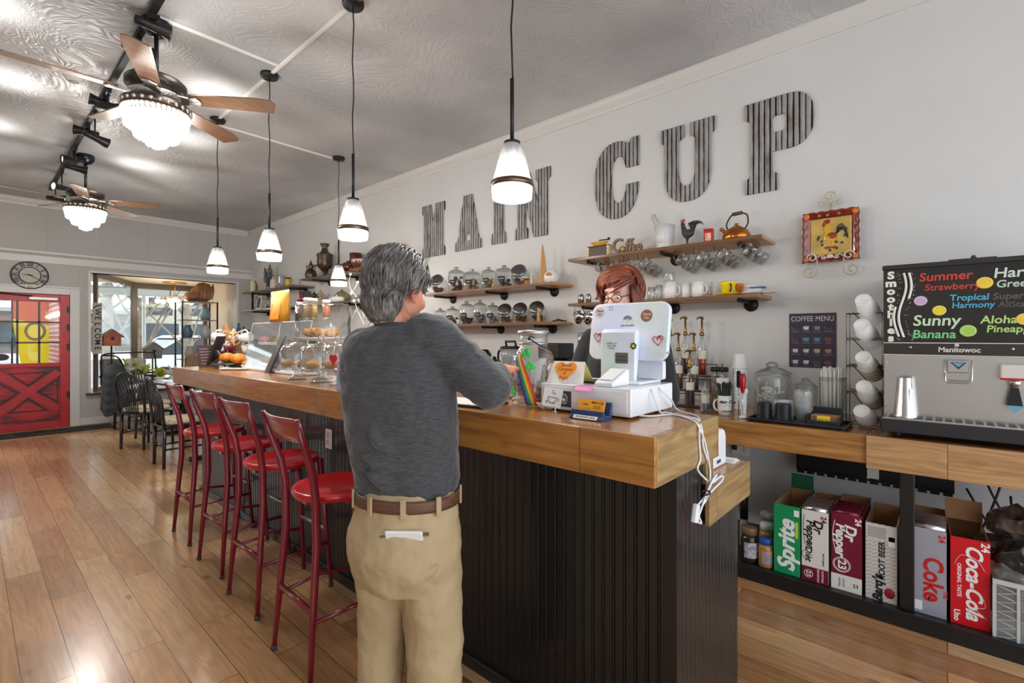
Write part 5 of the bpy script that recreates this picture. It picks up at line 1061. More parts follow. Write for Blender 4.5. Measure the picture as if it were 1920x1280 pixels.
# lower jar shelf
for u1, u2, vt, lb, lab, fc, fr_ in ((814, 837, 577, 'small glass jar at the left end of the lower jar shelf', 'tea', (200, 196, 190), .2), (835, 862, 574, 'glass jar with pink sticker, second on the lower jar shelf', 'cocoa', (128, 98, 92), .5), (861, 889, 564, 'tall glass jar with pink sticker and dark candy on the lower shelf', 'cherry', (70, 60, 60), .35), (887, 913, 562, 'tall glass jar with yellow star and oval label on the lower shelf', 'lemon', (150, 140, 150), .5), (910, 937, 567, 'glass jar with yellow star, next to the slanted jars', 'taffy', (140, 130, 140), .6)):
    sjar(u1, u2, vt, Zl, lb, True, fc, lab, frac=fr_)
tilted(936, 963, 566, Zl, 'slanted jar, leftmost of three on the lower jar shelf', (100, 92, 90)); tilted(962, 994, 564, Zl, 'slanted jar, middle of three on the lower jar shelf', (86, 62, 60)); tilted(992, 1026, 561, Zl, 'slanted jar, rightmost of three on the lower jar shelf', (80, 74, 72))
q = thing('honey_dipper', 'tall tan pepper mill before the rightmost slanted jar', 'mill', (SI-.11, yx(1010, SI-.11), Zl)); MB().lathe([(0, 0), (.016, 0), (.019, .01), (.013, .04), (.016, .08), (.011, .1), (.016, .12), (.0, .13)], 16, cap=False).build('mill', mat('gold_wood', (190, 142, 78), .6), q)
q = thing('tongs', 'dark metal tongs lying at the right end of the lower jar shelf', 'tongs', (SI, yx(1044, SI), Zl)); MB().tube([(0, .06, .006), (.02, 0, .016), (.0, -.07, .006)], .006, 6).tube([(.03, .06, .006), (.02, 0, .024), (.03, -.07, .006)], .006, 6).ball((.0, -.07, .008), (.016, .02, .006)).ball((.03, -.07, .008), (.016, .02, .006)).build('tongs', BLKM, q)

# coffee grinder sign, mortar, rooster, tin, kettle
Zu = RUZ+.0005
def at(u, X=SI, z=Zu): return (X, yx(u, X), z)
BRW = mat('dark_stained_wood', (92, 66, 52), .45, var=.2, vs=20); YEL = mat('mustard_enamel', (206, 164, 60), .35); CRM = mat('cream_enamel', (226, 208, 150), .4)
g = thing('coffee_grinder', 'flat wooden coffee grinder ornament beside the word Coffee', 'ornament', at(1124, 3.5))
w_ = yx(1104, 3.5)-yx(1143, 3.5); h_ = zx(1120, 451, 3.5)-Zu
MB().box(-.025, .025, -w_*.42, w_*.42, 0, h_*.6).build('box', BRW, g, bev=.003); MB().box(-.03, .03, -w_*.5, w_*.5, h_*.6, h_*.66).build('top_board', BRW, g, bev=.002)
q = MB(); 
for s in (-.47, .47): q.box(-.031, .03, w_*s-.007, w_*s+.007, .0, h_*.6)
q.build('side_strip', CRM, g); MB().lathe([(w_*.2, h_*.66), (w_*.42, h_*.86), (w_*.42, h_*.9), (w_*.1, h_*.94)], 18, sx=.4, cap=False).build('hopper', YEL, g); MB().tube([(0, 0, h_*.9), (0, 0, h_), (0, -w_*.42, h_*.98)], .005, 6).ball((0, -w_*.44, h_*1.02), .012).build('crank', BLKM, g)
q = MB()
for s in (-.47, .47):
    for z in (.2, .4): q.ball((-.032, w_*s, h_*z), .004, 6, 4)
q.build('rivet', BLACK, g)
cf = thing('coffee_word', 'brown wooden word Coffee standing on the upper shelf', 'word ornament', at(1178, 3.49)); q = MB()
q.text('C', .15, wallm(0, .1, .064), .022, bold=.02, shear=.1, sx=.9).text('o', .09, wallm(0, .047, .043), .022, bold=.03).text('ff', .13, wallm(0, -.004, .058), .022, bold=.02, shear=.1, sx=.9).text('ee', .095, wallm(0, -.075, .045), .022, bold=.02, sx=1.)
q.box(-.012, .014, -.115, .1, 0, .01); q.build('lettering', mat('brown_word_wood', (128, 100, 74), .5), cf); MB().ball((-.014, .047, .035), (.008, .016, .014)).build('cup', YEL, cf)
MARB = mat('white_marble', (230, 228, 226), .25, var=.12, vs=7); mt_ = thing('mortar', 'white marble mortar on the upper shelf', 'mortar', at(1246, 3.55)); R_ = rad(1227, 1266, 3.55); H_ = zx(1246, 423, 3.55)-Zu
MB().lathe([(0, 0), (R_*.78, 0), (R_*.8, H_*.1), (R_*.75, H_*.16), (R_*.85, H_*.25), (R_*.98, H_*.5), (R_, H_), (R_*.86, H_), (R_*.8, H_*.5), (R_*.5, H_*.3), (0, H_*.28)], 30, cap=False).build('bowl', MARB, mt_)
ps = thing('pestle', 'white marble pestle leaning in the mortar', 'pestle', at(1246, 3.55)); tip = Vector((0, yx(1224, 3.55)-yx(1246, 3.55), zx(1224, 405, 3.55)-Zu)); MB().cyl((0, -.02, H_*.34), tip, .03, .021, 14).ball((0, -.02, H_*.34), .025).ball(tip, .022).build('pestle', MARB, ps)
def rooster(name, label, cat, loc, H, mb, mh, mt, flip=1, rz=-90, comb=RED):
    """stylised standing rooster facing local +x"""
    t = thing(name, label, cat, loc, rz); s = H*flip; z = H
    q = Blob(); q.ball((.0, 0, z*.42), (z*.19, z*.12, z*.16), 16, 11, R=rotm('Y', 20)); q.cap([(s*.1, 0, z*.46), (s*.17, 0, z*.66), (s*.19, 0, z*.8)], [z*.12, z*.08, z*.065]); q.cap([(-s*.1, 0, z*.42), (-s*.2, 0, z*.55)], [z*.11, z*.06]); q.cap([(s*.02, 0, z*.3), (s*.03, 0, z*.18)], [z*.08, z*.03]); q.build('body', mb, t)
    q = MB()
    for k in range(6): a = math.radians(125-k*14); q.tube([(-s*.17, (k-2.5)*z*.012, z*.5), (-s*.17+s*.22*math.cos(a)*.8, (k-2.5)*z*.02, z*.5+z*.3*math.sin(a)), (-s*.17+s*.34*math.cos(a)-s*.08, (k-2.5)*z*.024, z*.5+z*(.36*math.sin(a)-.0)), (-s*.17+s*.36*math.cos(a)-s*.16, (k-2.5)*z*.024, z*.48+z*(.3*math.sin(a)-.05))], [z*.035, z*.04, z*.032, z*.008], 6, flat=.5)
    q.build('tail', mt, t)
    q = MB()
    for k in range(4): q.ball((s*(.14+.035*k), 0, z*(.9+.025*math.sin(k+.5))), (z*.03, z*.014, z*.05), 8, 6)
    q.ball((s*.235, 0, z*.7), (z*.022, z*.014, z*.05), 8, 6); q.build('comb', comb, t); MB().tube([(s*.24, 0, z*.81), (s*.3, 0, z*.78)], [z*.026, z*.004], 6).build('beak', YEL, t)
    q = MB()
    for y in (.05, -.05): q.tube([(s*.03, z*y, z*.22), (s*.02, z*y, z*.02)], z*.016, 6).box(-z*.04, z*.09, z*y-z*.025, z*y+z*.025, 0, z*.02)
    q.build('legs', mh, t); return t
GR = mat('rooster_charcoal', (62, 64, 66), .5, var=.3, vs=40)
Hr = zx(1290, 408, 3.5)-Zu
rooster('rooster_figurine', 'dark rooster figurine with red comb on the upper shelf', 'figurine', at(1290, 3.5), Hr, GR, GR, mat('tail_black', (40, 44, 48), .4), 1, 90)
tn = thing('red_tin', 'small red tin right of the rooster figurine', 'tin', at(1329, 3.52), 12); h_ = zx(1329, 430, 3.52)-Zu; MB().box(-.03, .03, -.032, .032, 0, h_*.9).build('box', mat('tin_red', (190, 30, 30), .35), tn, bev=.003); MB().box(-.031, .031, -.033, .033, h_*.9, h_).build('lid', mat('tin_red', (190, 30, 30), .35), tn, bev=.003); MB().box(-.0312, -.03, -.018, .02, h_*.15, h_*.7).build('picture', mat('tin_cream', (236, 216, 190), .5, c2=(200, 140, 80), vs=60), tn)
kt = thing('copper_kettle', 'copper kettle with a looped handle on the upper shelf', 'kettle', at(1381, 3.54)); R_ = rad(1354, 1409, 3.54); H_ = zx(1381, 416, 3.54)-Zu
MB().lathe([(0, 0), (R_*.93, 0), (R_, R_*.12), (R_*.97, R_*.4), (R_*.78, R_*.75), (R_*.42, R_*.98), (R_*.3, R_*1.02), (0, R_*1.04)], 32, cap=False).build('body', COPPER, kt)
MB().lathe([(R_*.34, R_*1.0), (R_*.3, R_*1.07), (R_*.1, R_*1.1), (R_*.09, R_*1.18), (R_*.17, R_*1.22), (R_*.16, R_*1.27), (0, R_*1.28)], 20, cap=False).build('lid', BRASS, kt)
MB().tube([(0, R_*.75, R_*.6), (0, R_*.95, R_*.85), (0, R_*1.08, R_*.95)], [.016, .012, .009], 10).ball((0, R_*1.08, R_*.97), .014).build('spout', COPPER, kt)
hz = zx(1381, 400, 3.54)-Zu; MB().tube(sp([(0, R_*.6, R_*.8), (0, R_*.72, R_*1.3), (0, R_*.4, hz*.93), (0, R_*.1, hz)]), .005, 7).tube(sp([(0, -R_*.6, R_*.85), (0, -R_*.8, R_*1.2), (0, -R_*.75, hz*.88), (0, -R_*.45, hz*.98), (0, -R_*.4, hz)]), .005, 7).build('handle', BLKM, kt); MB().cyl((0, R_*.3, hz*.98), (0, -R_*.4, hz*1.0), .013).build('grip', BRW, kt)
# hanging glass mugs
MUGG = glass('mug_glass', (250, 252, 252), .13)
def hang_mug(u, v, X, label, R=.045, H=.085, m=MUGG, name='glass_mug', grp='glass mugs hanging under the upper shelf', zt=RUZ-.024, hooks=True, cat='mug'):
    y = yx(u, X); zc = zx(u, v, X); t = thing(name, label, cat, (X, y, zt), 0, grp); d = zc-zt
    M_ = Matrix.Translation((0, -.012, d)) @ rotm('X', 38) @ rotm('Y', -14)
    MB().lathe([(R*.6, -H*.5), (R*.85, -H*.42), (R, -H*.1), (R*.98, H*.2), (R*.9, H*.5), (R*.87, H*.5), (R*.94, H*.1), (R*.8, -H*.36), (0, -H*.42)], 20, cap=False, M=M_).build('body', m, t)
    MB().tube([M_ @ Vector((R*.0, R*.9+R*.75*math.sin(k), H*.34*math.cos(k))) for k in [PI*j/12 for j in range(13)]], .0055, 7).build('handle', m, t)
    hp = M_ @ Vector((0, R*1.65, 0))
    if hooks: MB().tube([(hp.x, hp.y, 0), (hp.x, hp.y, hp.z*.5), (hp.x+.012, hp.y, hp.z-.01), (hp.x-.012, hp.y, hp.z-.004)], .0022, 6).build('hook', BLKM, t)
    return t
k = 0; where = ['above the woman at left', 'over the woman\'s forehead', 'left of the middle bracket', 'by the middle bracket', 'right of the middle bracket', 'below the rooster figurine', 'below the red tin', 'below the copper kettle', 'at the right end of the shelf']
for i, (u, v) in enumerate(((1124, 501), (1150, 500), (1178, 499), (1206, 496), (1276, 488), (1313, 484), (1352, 479), (1402, 471))):
    hang_mug(u, v, 3.47, 'clear glass mug, front row, hanging '+where[i])
    hang_mug(u+11, v+9, 3.60, 'clear glass mug, back row, hanging '+where[i])
    if i in (1, 3, 4, 5, 6, 7): hang_mug(u+21, v+14, 3.69, 'clear glass mug close to the wall, hanging '+where[i])
# lower mug shelf
Zr = RLZ+.0005; CER = mat('mug_white', (232, 231, 228), .2)
def mug(u1, u2, vt, X, label, m=CER, hs=-1, z=Zr, name='mug', grp='white mugs on the lower shelf', taper=.85):
    R = rad(u1, u2, X); H = zx((u1+u2)/2, vt, X)-z; t = thing(name, label, 'mug', (X, yx((u1+u2)/2, X), z), 0, grp)
    MB().lathe([(0, .002), (R*taper, 0), (R*.97, H*.3), (R, H*.6), (R*.94, H), (R*.88, H), (R*.92, H*.5), (R*.75, H*.1), (0, H*.08)], 24, cap=False).build('body', m, t)
    MB().tube([(-.3*R, hs*(R*.9+R*.6*math.sin(k)), H*.5+H*.28*math.cos(k)) for k in [PI*j/10 for j in range(11)]], .006, 7).build('handle', m, t); return t
mug(1244, 1271, 529, 3.55, 'largest white mug, left of the slim white mug'); mug(1278, 1298, 532, 3.55, 'slim white mug between two wide white mugs'); mug(1296, 1322, 528, 3.52, 'wide white mug with side handle, middle of the lower shelf'); mug(1333, 1348, 529, 3.6, 'white mug just left of the yellow cup', hs=1)
mug(1214, 1229, 538, 3.6, 'clear glass cup right of the woman\'s hair', MUGG, name='glass_cup', grp='glass cups on the lower shelf'); mug(1228, 1243, 534, 3.6, 'clear glass cup left of the large white mug', MUGG, name='glass_cup', grp='glass cups on the lower shelf')
q = thing('glass_goblet', 'clear round goblet on the lower shelf behind the large white mug', 'glass', (3.66, yx(1254, 3.66), Zr)); hz = zx(1254, 510, 3.66)-Zr; MB().lathe([(0, 0), (.03, .002), (.006, .01), (.006, hz*.4), (.035, hz*.55), (.046, hz*.75), (.04, hz)], 24, cap=False).build('goblet', MUGG, q)
YC = mat('cup_yellow', (240, 206, 22), .25); OC = mat('cup_orange', (232, 128, 30), .25)
sc_ = thing('yellow_saucer', 'yellow saucer under the yellow cup', 'saucer', (3.5, yx(1366, 3.5), Zr)); MB().lathe([(0, .002), (.04, .0), (.078, .014), (.08, .017), (.04, .006), (0, .006)], 28, cap=False).build('saucer', YC, sc_)
def wcup(u1, u2, vt, X, m, label, z0, name):
    R = rad(u1, u2, X); H = zx((u1+u2)/2, vt, X)-z0; t = thing(name, label, 'cup', (X, yx((u1+u2)/2, X), z0), 0)
    MB().lathe([(0, .003), (R*.55, 0), (R*.75, H*.35), (R*.96, H*.8), (R, H), (R*.94, H), (R*.7, H*.35), (0, H*.15)], 28, cap=False).build('body', m, t)
    MB().tube([(-R*.75-R*.0, -R*.35-R*.35*math.sin(k)*.4, H*.5+H*.3*math.cos(k)) if False else (-(R*.85+R*.4*math.sin(k))*.8, -(R*.85+R*.4*math.sin(k))*.6, H*.52+H*.28*math.cos(k)) for k in [PI*j/10 for j in range(11)]], .006, 7).build('handle', mat('handle_dark', (60, 52, 40), .4) if m is YC else m, t)
wcup(1349, 1380, 528, 3.5, YC, 'bright yellow cup on its saucer on the lower shelf', Zr+.0062, 'yellow_cup'); wcup(1377, 1396, 532, 3.62, OC, 'orange cup behind the yellow cup', Zr, 'orange_cup')
for k, (u, X, r_, m, lb) in enumerate(((1413, 3.52, .085, CER, 'white saucer stack beside the orange cup, lowest plate'), (1413, 3.52, .072, CER, 'second white saucer in the stack on the lower shelf'), (1414, 3.52, .06, CER, 'third white saucer in the stack on the lower shelf'), (1441, 3.5, .05, CER, 'small white dish at the right end of the lower shelf'))):
    t = thing('saucer', lb, 'saucer', (X, yx(u, X), Zr+(.011*k if k < 3 else 0)), 0, 'white saucers'); MB().lathe([(0, .001), (r_*.5, 0), (r_*.97, .01), (r_, .013), (r_*.5, .004), (0, .004)], 26, cap=False).build('dish', m, t)
t = thing('napkin_rings', 'blue and white folded cloths on the saucer stack', 'cloth', (3.52, yx(1420, 3.52), Zr+.038)); MB().box(-.03, .03, -.05, .04, 0, .012).build('cloth', mat('blue_cloth', (80, 110, 150), .9), t, bev=.004); MB().box(-.028, .03, .0, .06, .0125, .022).build('cloth', PAPER, t, bev=.004)
for i, (u1, u2, lb) in enumerate(((1083, 1096, 'steel shaker, left of two on the lower shelf'), (1098, 1109, 'steel shaker, right of two on the lower shelf'))):
    t = thing('steel_shaker', lb, 'shaker', (3.5, yx((u1+u2)/2, 3.5), Zr), 0, 'steel shakers'); R = rad(u1, u2, 3.5); MB().lathe([(0, 0), (R*.9, 0), (R, .05), (R*.95, .06), (R*.6, .078), (0, .08)], 20, cap=False).build('body', STEEL, t); MB().lathe([(R*.97, .046), (R*1.03, .047), (R*1.03, .053), (R*.97, .054)], 20, cap=False).build('collar', CHROME, t)
for u, v, lb in ((1085, 596, 'steel milk pitcher hanging by its handle, left'), (1103, 597, 'steel milk pitcher hanging beside the register screen')): hang_mug(u, v, 3.47, lb, .042, .1, CHROME, 'milk_pitcher', 'steel pitchers under the lower shelf', RLZ-.024, cat='pitcher')

# ------------------------------------------------------------ left hand shelves
Z1, Z2, Z3, Z4 = 2.2855, 2.3105, 2.2155, 1.8855
BRZ = mat('tarnished_brass', (112, 92, 70), .35, .85, var=.25, vs=10); DBR = mat('dark_bronze', (96, 84, 72), .4, .8, var=.25, vs=12)
sm2 = thing('samovar', 'tall tarnished samovar on the greyed shelf', 'samovar', (3.58, yx(609, 3.58), Z1)); H = zx(609, 457, 3.58)-Z1; R = rad(594, 624, 3.58)
MB().lathe([(0, 0), (R*.5, 0), (R*.5, H*.04), (R*.25, H*.08), (R*.25, H*.15), (R*.6, H*.24), (R*.9, H*.3), (R, H*.4), (R, H*.62), (R*1.08, H*.65), (R*1.08, H*.68), (R*.6, H*.74), (R*.45, H*.78), (R*.4, H*.84), (R*.3, H*.88), (R*.55, H*.95), (R*.6, H), (0, H)], 28, cap=False).build('body', DBR, sm2)
for s in (1, -1): MB().tube([(0, s*(R+.02*math.sin(k)), H*.5+H*.06*math.cos(k)) for k in [2*PI*j/14 for j in range(14)]], .009, 7, True).build('handle', DBR, sm2)
MB().cyl((-R, 0, H*.33), (-R-.05, 0, H*.33), .01).cyl((-R-.04, 0, H*.33), (-R-.04, 0, H*.26), .008).build('tap', BRZ, sm2)
def teapot(u, vt, X, z, R, m, label, lean=1):
    t = thing('teapot', label, 'teapot', (X, yx(u, X), z)); H = zx(u, vt, X)-z
    MB().lathe([(0, 0), (R*.8, 0), (R*.85, H*.05), (R, H*.25), (R*.8, H*.45), (R*.4, H*.55), (R*.35, H*.6), (R*.55, H*.66), (R*.3, H*.8), (R*.08, H*.88), (R*.12, H*.93), (0, H)], 24, cap=False).build('body', m, t)
    MB().tube(sp([(0, R*.85, H*.2), (0, R*1.35, H*.35), (0, R*1.35, H*.6), (0, R*1.75, H*.75)]), .009, 7).build('spout', m, t); MB().tube(sp([(0, -R*.5, H*.55), (0, -R*1.3, H*.62), (0, -R*1.4, H*.35), (0, -R*.9, H*.15)]), .007, 7).build('handle', m, t)
teapot(583, 487, 3.58, Z1, .09, BRZ, 'dark brass teapot with long spout left of the samovar')
q = thing('ceramic_box', 'small pinkish box behind the samovar on the greyed shelf', 'box', (3.66, yx(622, 3.66), Z1)); MB().box(-.05, .05, -.09, .09, 0, .11).build('box', mat('pinkish_clay', (150, 126, 116), .6), q, bev=.005); MB().box(-.052, .052, -.092, .092, .1105, .125).build('lid', mat('pinkish_clay', (150, 126, 116), .6), q, bev=.004)
BRC = mat('brown_glaze', (104, 48, 36), .2, var=.3, vs=14)
q = thing('brown_pot', 'brown glazed lidded pot at the left of the crockery shelf', 'pot', (3.53, yx(652, 3.53), Z2)); MB().lathe([(0, 0), (.08, 0), (.11, .04), (.1, .08), (.06, .11), (.02, .115), (.02, .135), (0, .14)], 24, cap=False).build('body', BRC, q)
for s in (1, -1): MB().ball((-.03, s*.115, .07), (.02, .022, .016)).build('handle', BRC, q)
q = thing('brown_pitcher', 'brown glazed jug standing behind the dripped bowl', 'jug', (3.64, yx(667, 3.64), Z2)); hz = zx(667, 475, 3.64)-Z2; MB().lathe([(0, 0), (.08, 0), (.1, hz*.35), (.08, hz*.7), (.085, hz), (.07, hz), (.065, hz*.6), (0, hz*.2)], 24, cap=False).build('body', BRC, q); MB().tube(sp([(0, -.08, hz*.9), (0, -.14, hz*.8), (0, -.13, hz*.4), (0, -.09, hz*.3)]), .011, 7).build('handle', BRC, q)
n = NT('drip_glaze'); sp_ = n.n('SeparateXYZ', {0: n.n('TexCoord').outputs['Object']}); tq = n.n('TexNoise', {'Vector': n.coord((22, 22, 1)), 'Scale': 1.3}); hh_ = n.n('Math', {0: n.n('Math', {0: sp_.outputs['Z'], 1: 6.}, operation='MULTIPLY').outputs[0], 1: tq.outputs[0]}, operation='ADD').outputs[0]; n.l(n.ramp(n.n('Math', {0: hh_, 1: .6}, operation='MULTIPLY').outputs[0], [(.55, (92, 50, 38)), (.62, (212, 196, 178))]), n.b.inputs['Base Color']); n.b.inputs['Roughness'].default_value = .25
q = thing('dripped_bowl', 'brown bowl with white dripping glaze on the crockery shelf', 'bowl', (3.5, yx(676, 3.5), Z2)); MB().lathe([(0, 0), (.08, 0), (.115, .06), (.12, .11), (.11, .11), (.1, .05), (0, .02)], 28, cap=False).build('bowl', n.m, q)
rooster('ceramic_hen', 'white ceramic hen with red comb on the crockery shelf', 'figurine', (3.58, yx(706, 3.58), Z2), zx(705, 458, 3.58)-Z2, mat('hen_white', (222, 214, 200), .35, var=.15, vs=30), BRC, mat('hen_tail', (190, 186, 176), .4), 1, -90, mat('comb_brick', (170, 60, 40), .4))
q = thing('glass_casserole', 'amber topped glass casserole above the man\'s hair', 'casserole', (3.56, yx(733, 3.56), Z2)); MB().lathe([(0, .0), (.1, 0), (.115, .03), (.12, .09), (.11, .09), (0, .02)], 28, cap=False).build('bowl', mat('casserole_base', (226, 224, 218), .2), q); MB().lathe([(.122, .092), (.12, .1), (.08, .135), (.02, .15), (.02, .165), (.035, .175), (0, .18)], 28, cap=False).build('lid', mat('amber_lid', (182, 96, 40), .2), q)
GRS = mat('rooster_slate', (108, 112, 116), .5, .3, var=.3, vs=20)
rooster('metal_rooster', 'large grey metal rooster on the far shelf', 'figurine', (3.58, yx(502, 3.58), Z3), zx(502, 497, 3.58)-Z3+.02, GRS, GRS, GRS, -1, 90, GRS)
def bottle(u, vt, X, z, R, m, label, name='bottle', cap=None, grp=None):
    t = thing(name, label, 'bottle', (X, yx(u, X), z), 0, grp); H = zx(u, vt, X)-z
    MB().lathe([(0, 0), (R*.95, 0), (R, H*.03), (R, H*.58), (R*.85, H*.68), (R*.35, H*.78), (R*.33, H*.92), (0, H*.92)], 18, cap=False).build('body', m, t); MB().cyl((0, 0, H*.921), (0, 0, H), R*.37).build('cap', cap or WHITE, t); return t
bottle(474, 520, 3.52, Z3, .045, mat('cream_bottle', (216, 206, 178), .4), 'cream bottle at the left end of the far shelf'); bottle(479, 524, 3.6, Z3, .04, mat('olive_bottle', (150, 124, 60), .4), 'olive bottle behind the cream bottle on the far shelf'); bottle(513, 516, 3.5, Z3, .055, mat('rosy_bottle', (206, 186, 180), .3), 'white bottle with red top before the metal rooster', cap=RED)
q = thing('glass_pitcher', 'clear glass pitcher between rooster and yellow tin on the far shelf', 'pitcher', (3.56, yx(527, 3.56), Z3)); MB().lathe([(0, .003), (.07, 0), (.08, .1), (.07, .2), (.075, .22), (.07, .22), (.07, .1), (0, .01)], 24, cap=False).build('body', GLASS, q); MB().tube(sp([(0, -.07, .19), (0, -.13, .17), (0, -.12, .07), (0, -.075, .04)]), .008, 6).build('handle', GLASS, q)
q = thing('yellow_tin', 'round yellow tin at the right end of the far shelf', 'tin', (3.52, yx(540, 3.52), Z3)); R = rad(534, 545, 3.52); MB().cyl((0, 0, 0), (0, 0, .13), R, None, 24).build('body', mat('tin_yellow', (214, 180, 40), .35), q); MB().cyl((0, 0, .1305), (0, 0, .15), R*1.03, None, 24).build('lid', BLACK, q)
sjar(477, 495, 552, Z4, 'clear glass canister with tilted label on the long low shelf', False, grp='far glass canisters'); sjar(497, 507, 556, Z4, 'steel rimmed canister right of the glass canister on the low shelf', True, (90, 86, 84), grp='far glass canisters')
q = thing('picture_card', 'white card with dark picture leaning on the low far shelf', 'card', (3.48, yx(484, 3.48), Z4), 0); MB().box(-.004, .004, -.09, .09, 0, .24, rotm('Y', 8)).build('card', PAPER, q); MB().box(-.006, -.0045, -.07, .07, .03, .21, rotm('Y', 8)).build('picture', mat('grey_picture', (96, 98, 100), .6, var=.4, vs=12), q)
for i, (u, c, lb) in enumerate(((562, (150, 40, 48), 'red utensil crock on the long low shelf'),)):
    q = thing('utensil_crock', lb, 'crock', (3.54, yx(566, 3.54), Z4)); MB().lathe([(0, 0), (.06, 0), (.07, .1), (.062, .1), (.05, .01)], 20, cap=False).build('crock', mat('crock_red', c, .3), q)
    for k in range(5): MB().tube([(.02*math.cos(k*1.3), .03*math.sin(k*1.3), .02), (.03*math.cos(k*1.3), .06*math.sin(k*1.3), .24)], [.005, .007], 6).build('utensil', (mat('utensil_dark', (70, 60, 60), .4), RED)[k % 2], q)
q = thing('framed_slate', 'small dark slate sign leaning above the utensil crock', 'sign', (3.7, yx(571, 3.7), 2.09)); MB().box(-.008, .008, -.16, .16, -.05, .05).build('slate', mat('slate', (78, 80, 90), .6), q)
teapot(589, 545, 3.56, Z4, .08, BRZ, 'little brass teapot on the low shelf above the drink bottles'); teapot(601, 541, 3.62, Z4, .075, mat('beige_clay', (168, 150, 124), .5), 'beige teapot right of the little brass teapot')
q = thing('butter_dish', 'white oval dish on the low shelf end', 'dish', (3.5, yx(631, 3.5), Z4)); MB().lathe([(0, 0), (.07, 0), (.1, .03), (.09, .07), (.0, .09)], 24, sy=1.5, cap=False).build('dish', CER, q); MB().ball((0, 0, .095), .014).build('knob', CER, q)
q = thing('green_bowl', 'olive green covered bowl at the right end of the low shelf', 'bowl', (3.62, yx(641, 3.62), Z4)); MB().lathe([(0, 0), (.07, 0), (.11, .07), (.11, .1), (.06, .16), (.0, .18)], 24, cap=False).build('bowl', mat('olive_glaze', (130, 122, 74), .3), q); MB().ball((0, 0, .185), .016).build('knob', mat('olive_glaze', (130, 122, 74), .3), q)
# rooster plate on its scroll stand
PXw = XW-.03; yc, zc = yx(1558, PXw), zx(1558, 443, PXw); hw = (yx(1505, PXw)-yx(1610, PXw))/2; hh = (zx(1558, 396, PXw)-zx(1558, 490, PXw))/2
st = thing('plate_stand', 'scrolled cream iron wall stand holding the rooster plate', 'plate stand', (PXw, yc, zc)); IRN = mat('cream_iron', (196, 184, 160), .5)
def spiral(cx, cy, r, a0, turns, s=1, n_=26): return [(cx+s*r*(1-.75*i/n_)*math.cos(math.radians(a0)+2*PI*turns*i/n_), cy+r*(1-.75*i/n_)*math.sin(math.radians(a0)+2*PI*turns*i/n_)) for i in range(n_+1)]
def scr(pts, r=.005, z=.012): return [wallm(0, 0, 0) @ Vector((x, y, z)) for x, y in pts]
q = MB(); q.tube(scr([(0, -hh), (0, hh*1.05), (.0, hh*1.3)], z=.0), .005, 7).tube(scr([(.0, hh*1.15), (.02, hh*1.35)]+spiral(-.004, hh*1.6, .035, -60, 1.3)), .0048, 7)
for s in (1, -1): q.tube(scr([(0, hh*1.12), (s*.02, hh*1.3)]+spiral(s*.045, hh*1.32, .022, 90 if s > 0 else 90, -1.1*1, s)), .004, 7)
q.build('top_scroll', IRN, st)
q = MB()
for s in (1, -1): q = MB().tube(scr([(s*.075, -hh*.75), (s*.07, -hh*1.25)]+spiral(s*.115, -hh*1.38, .04, 200, 1.25, s), z=.03), .0048, 7).tube([wallm(0, 0, 0) @ Vector(p) for p in ((s*.07, -hh*1.1, 0), (s*.072, -hh*1.1, .03))], .004, 6); q.build('foot_scroll', IRN, st)
q = MB()
for s in (1, -1): q.tube(scr(spiral(s*.1, -hh*.83, .03, 0, 1.2, s), z=.036), .0042, 7).tube(scr([(s*.075, -hh*.85), (s*.05, -hh*.75), (s*.03, -hh*.9), (0, -hh*.8)], z=.036), .004, 7).tube(scr(spiral(s*.04, -hh*.85, .014, 90, 1, s), z=.036), .003, 6)
q.ball(wallm(0, 0, 0) @ Vector((0, -hh*.82, .036)), (.006, .02, .012)); q.build('front_scroll', mat('white_iron', (222, 218, 206), .5), st)
plt = thing('rooster_plate', 'square painted plate with a rooster and brick red border', 'plate', (PXw-.008, yc, zc), 0)
def plate(a, b):
    x, y = (a-.5)*2, (b-.5)*2; wv = 1+.018*math.sin(18*x+1)*(abs(y) > .9)+.018*math.sin(18*y)*(abs(x) > .9); e = max(abs(x), abs(y)); return wallm(0, 0, 0) @ Vector((x*hw*wv, y*hh*wv, .002+.02*max(0, (e-.7)/.3)**1.5))
GZ = dict(rough=.12, coat=.5)
q = MB(); q.k = 0; N_ = 30
vs = [plate(i/N_, j/N_) for j in range(N_+1) for i in range(N_+1)]
for part_, mm in (('border', mat('brick_glaze', (150, 46, 26), .14, var=.2, vs=12, coat=.5)), ('centre', mat('straw_glaze', (222, 184, 96), .14, var=.12, vs=10, coat=.5))):
    fs = []
    for j in range(N_):
        for i in range(N_):
            inn = max(abs((i+.5)/N_-.5), abs((j+.5)/N_-.5))*2 < .72
            if inn == (part_ == 'centre'): fs.append((j*(N_+1)+i, j*(N_+1)+i+1, (j+1)*(N_+1)+i+1, (j+1)*(N_+1)+i))
    MB().add(vs, fs, True).build(part_, mm, plt, solid=.003)
OR_ = mat('orange_glaze', (226, 130, 40), .15, coat=.5); q = MB()
for sx in (1, -1):
    for sy in (1, -1): q.ball(wallm(0, 0, 0) @ Vector((sx*hw*.87, sy*hh*.87, .018)), (.004, hw*.12, hh*.12), 10, 6)
q.build('corner_flower', OR_, plt)
def blob2(q, x, y, rx, ry, rot=0, z=.0055): q.ball(wallm(0, 0, 0) @ Vector((x*hw, y*hh, z)), (.0015, rx*hw, ry*hh), 12, 8, R=rotm('X', -rot))
YG = mat('painted_yellow', (226, 176, 40), .15, coat=.5); RG = mat('painted_rust', (158, 70, 34), .15, coat=.5); NG = mat('painted_ink', (48, 56, 60), .2, coat=.5); OG = mat('painted_olive', (128, 124, 60), .2, coat=.5)
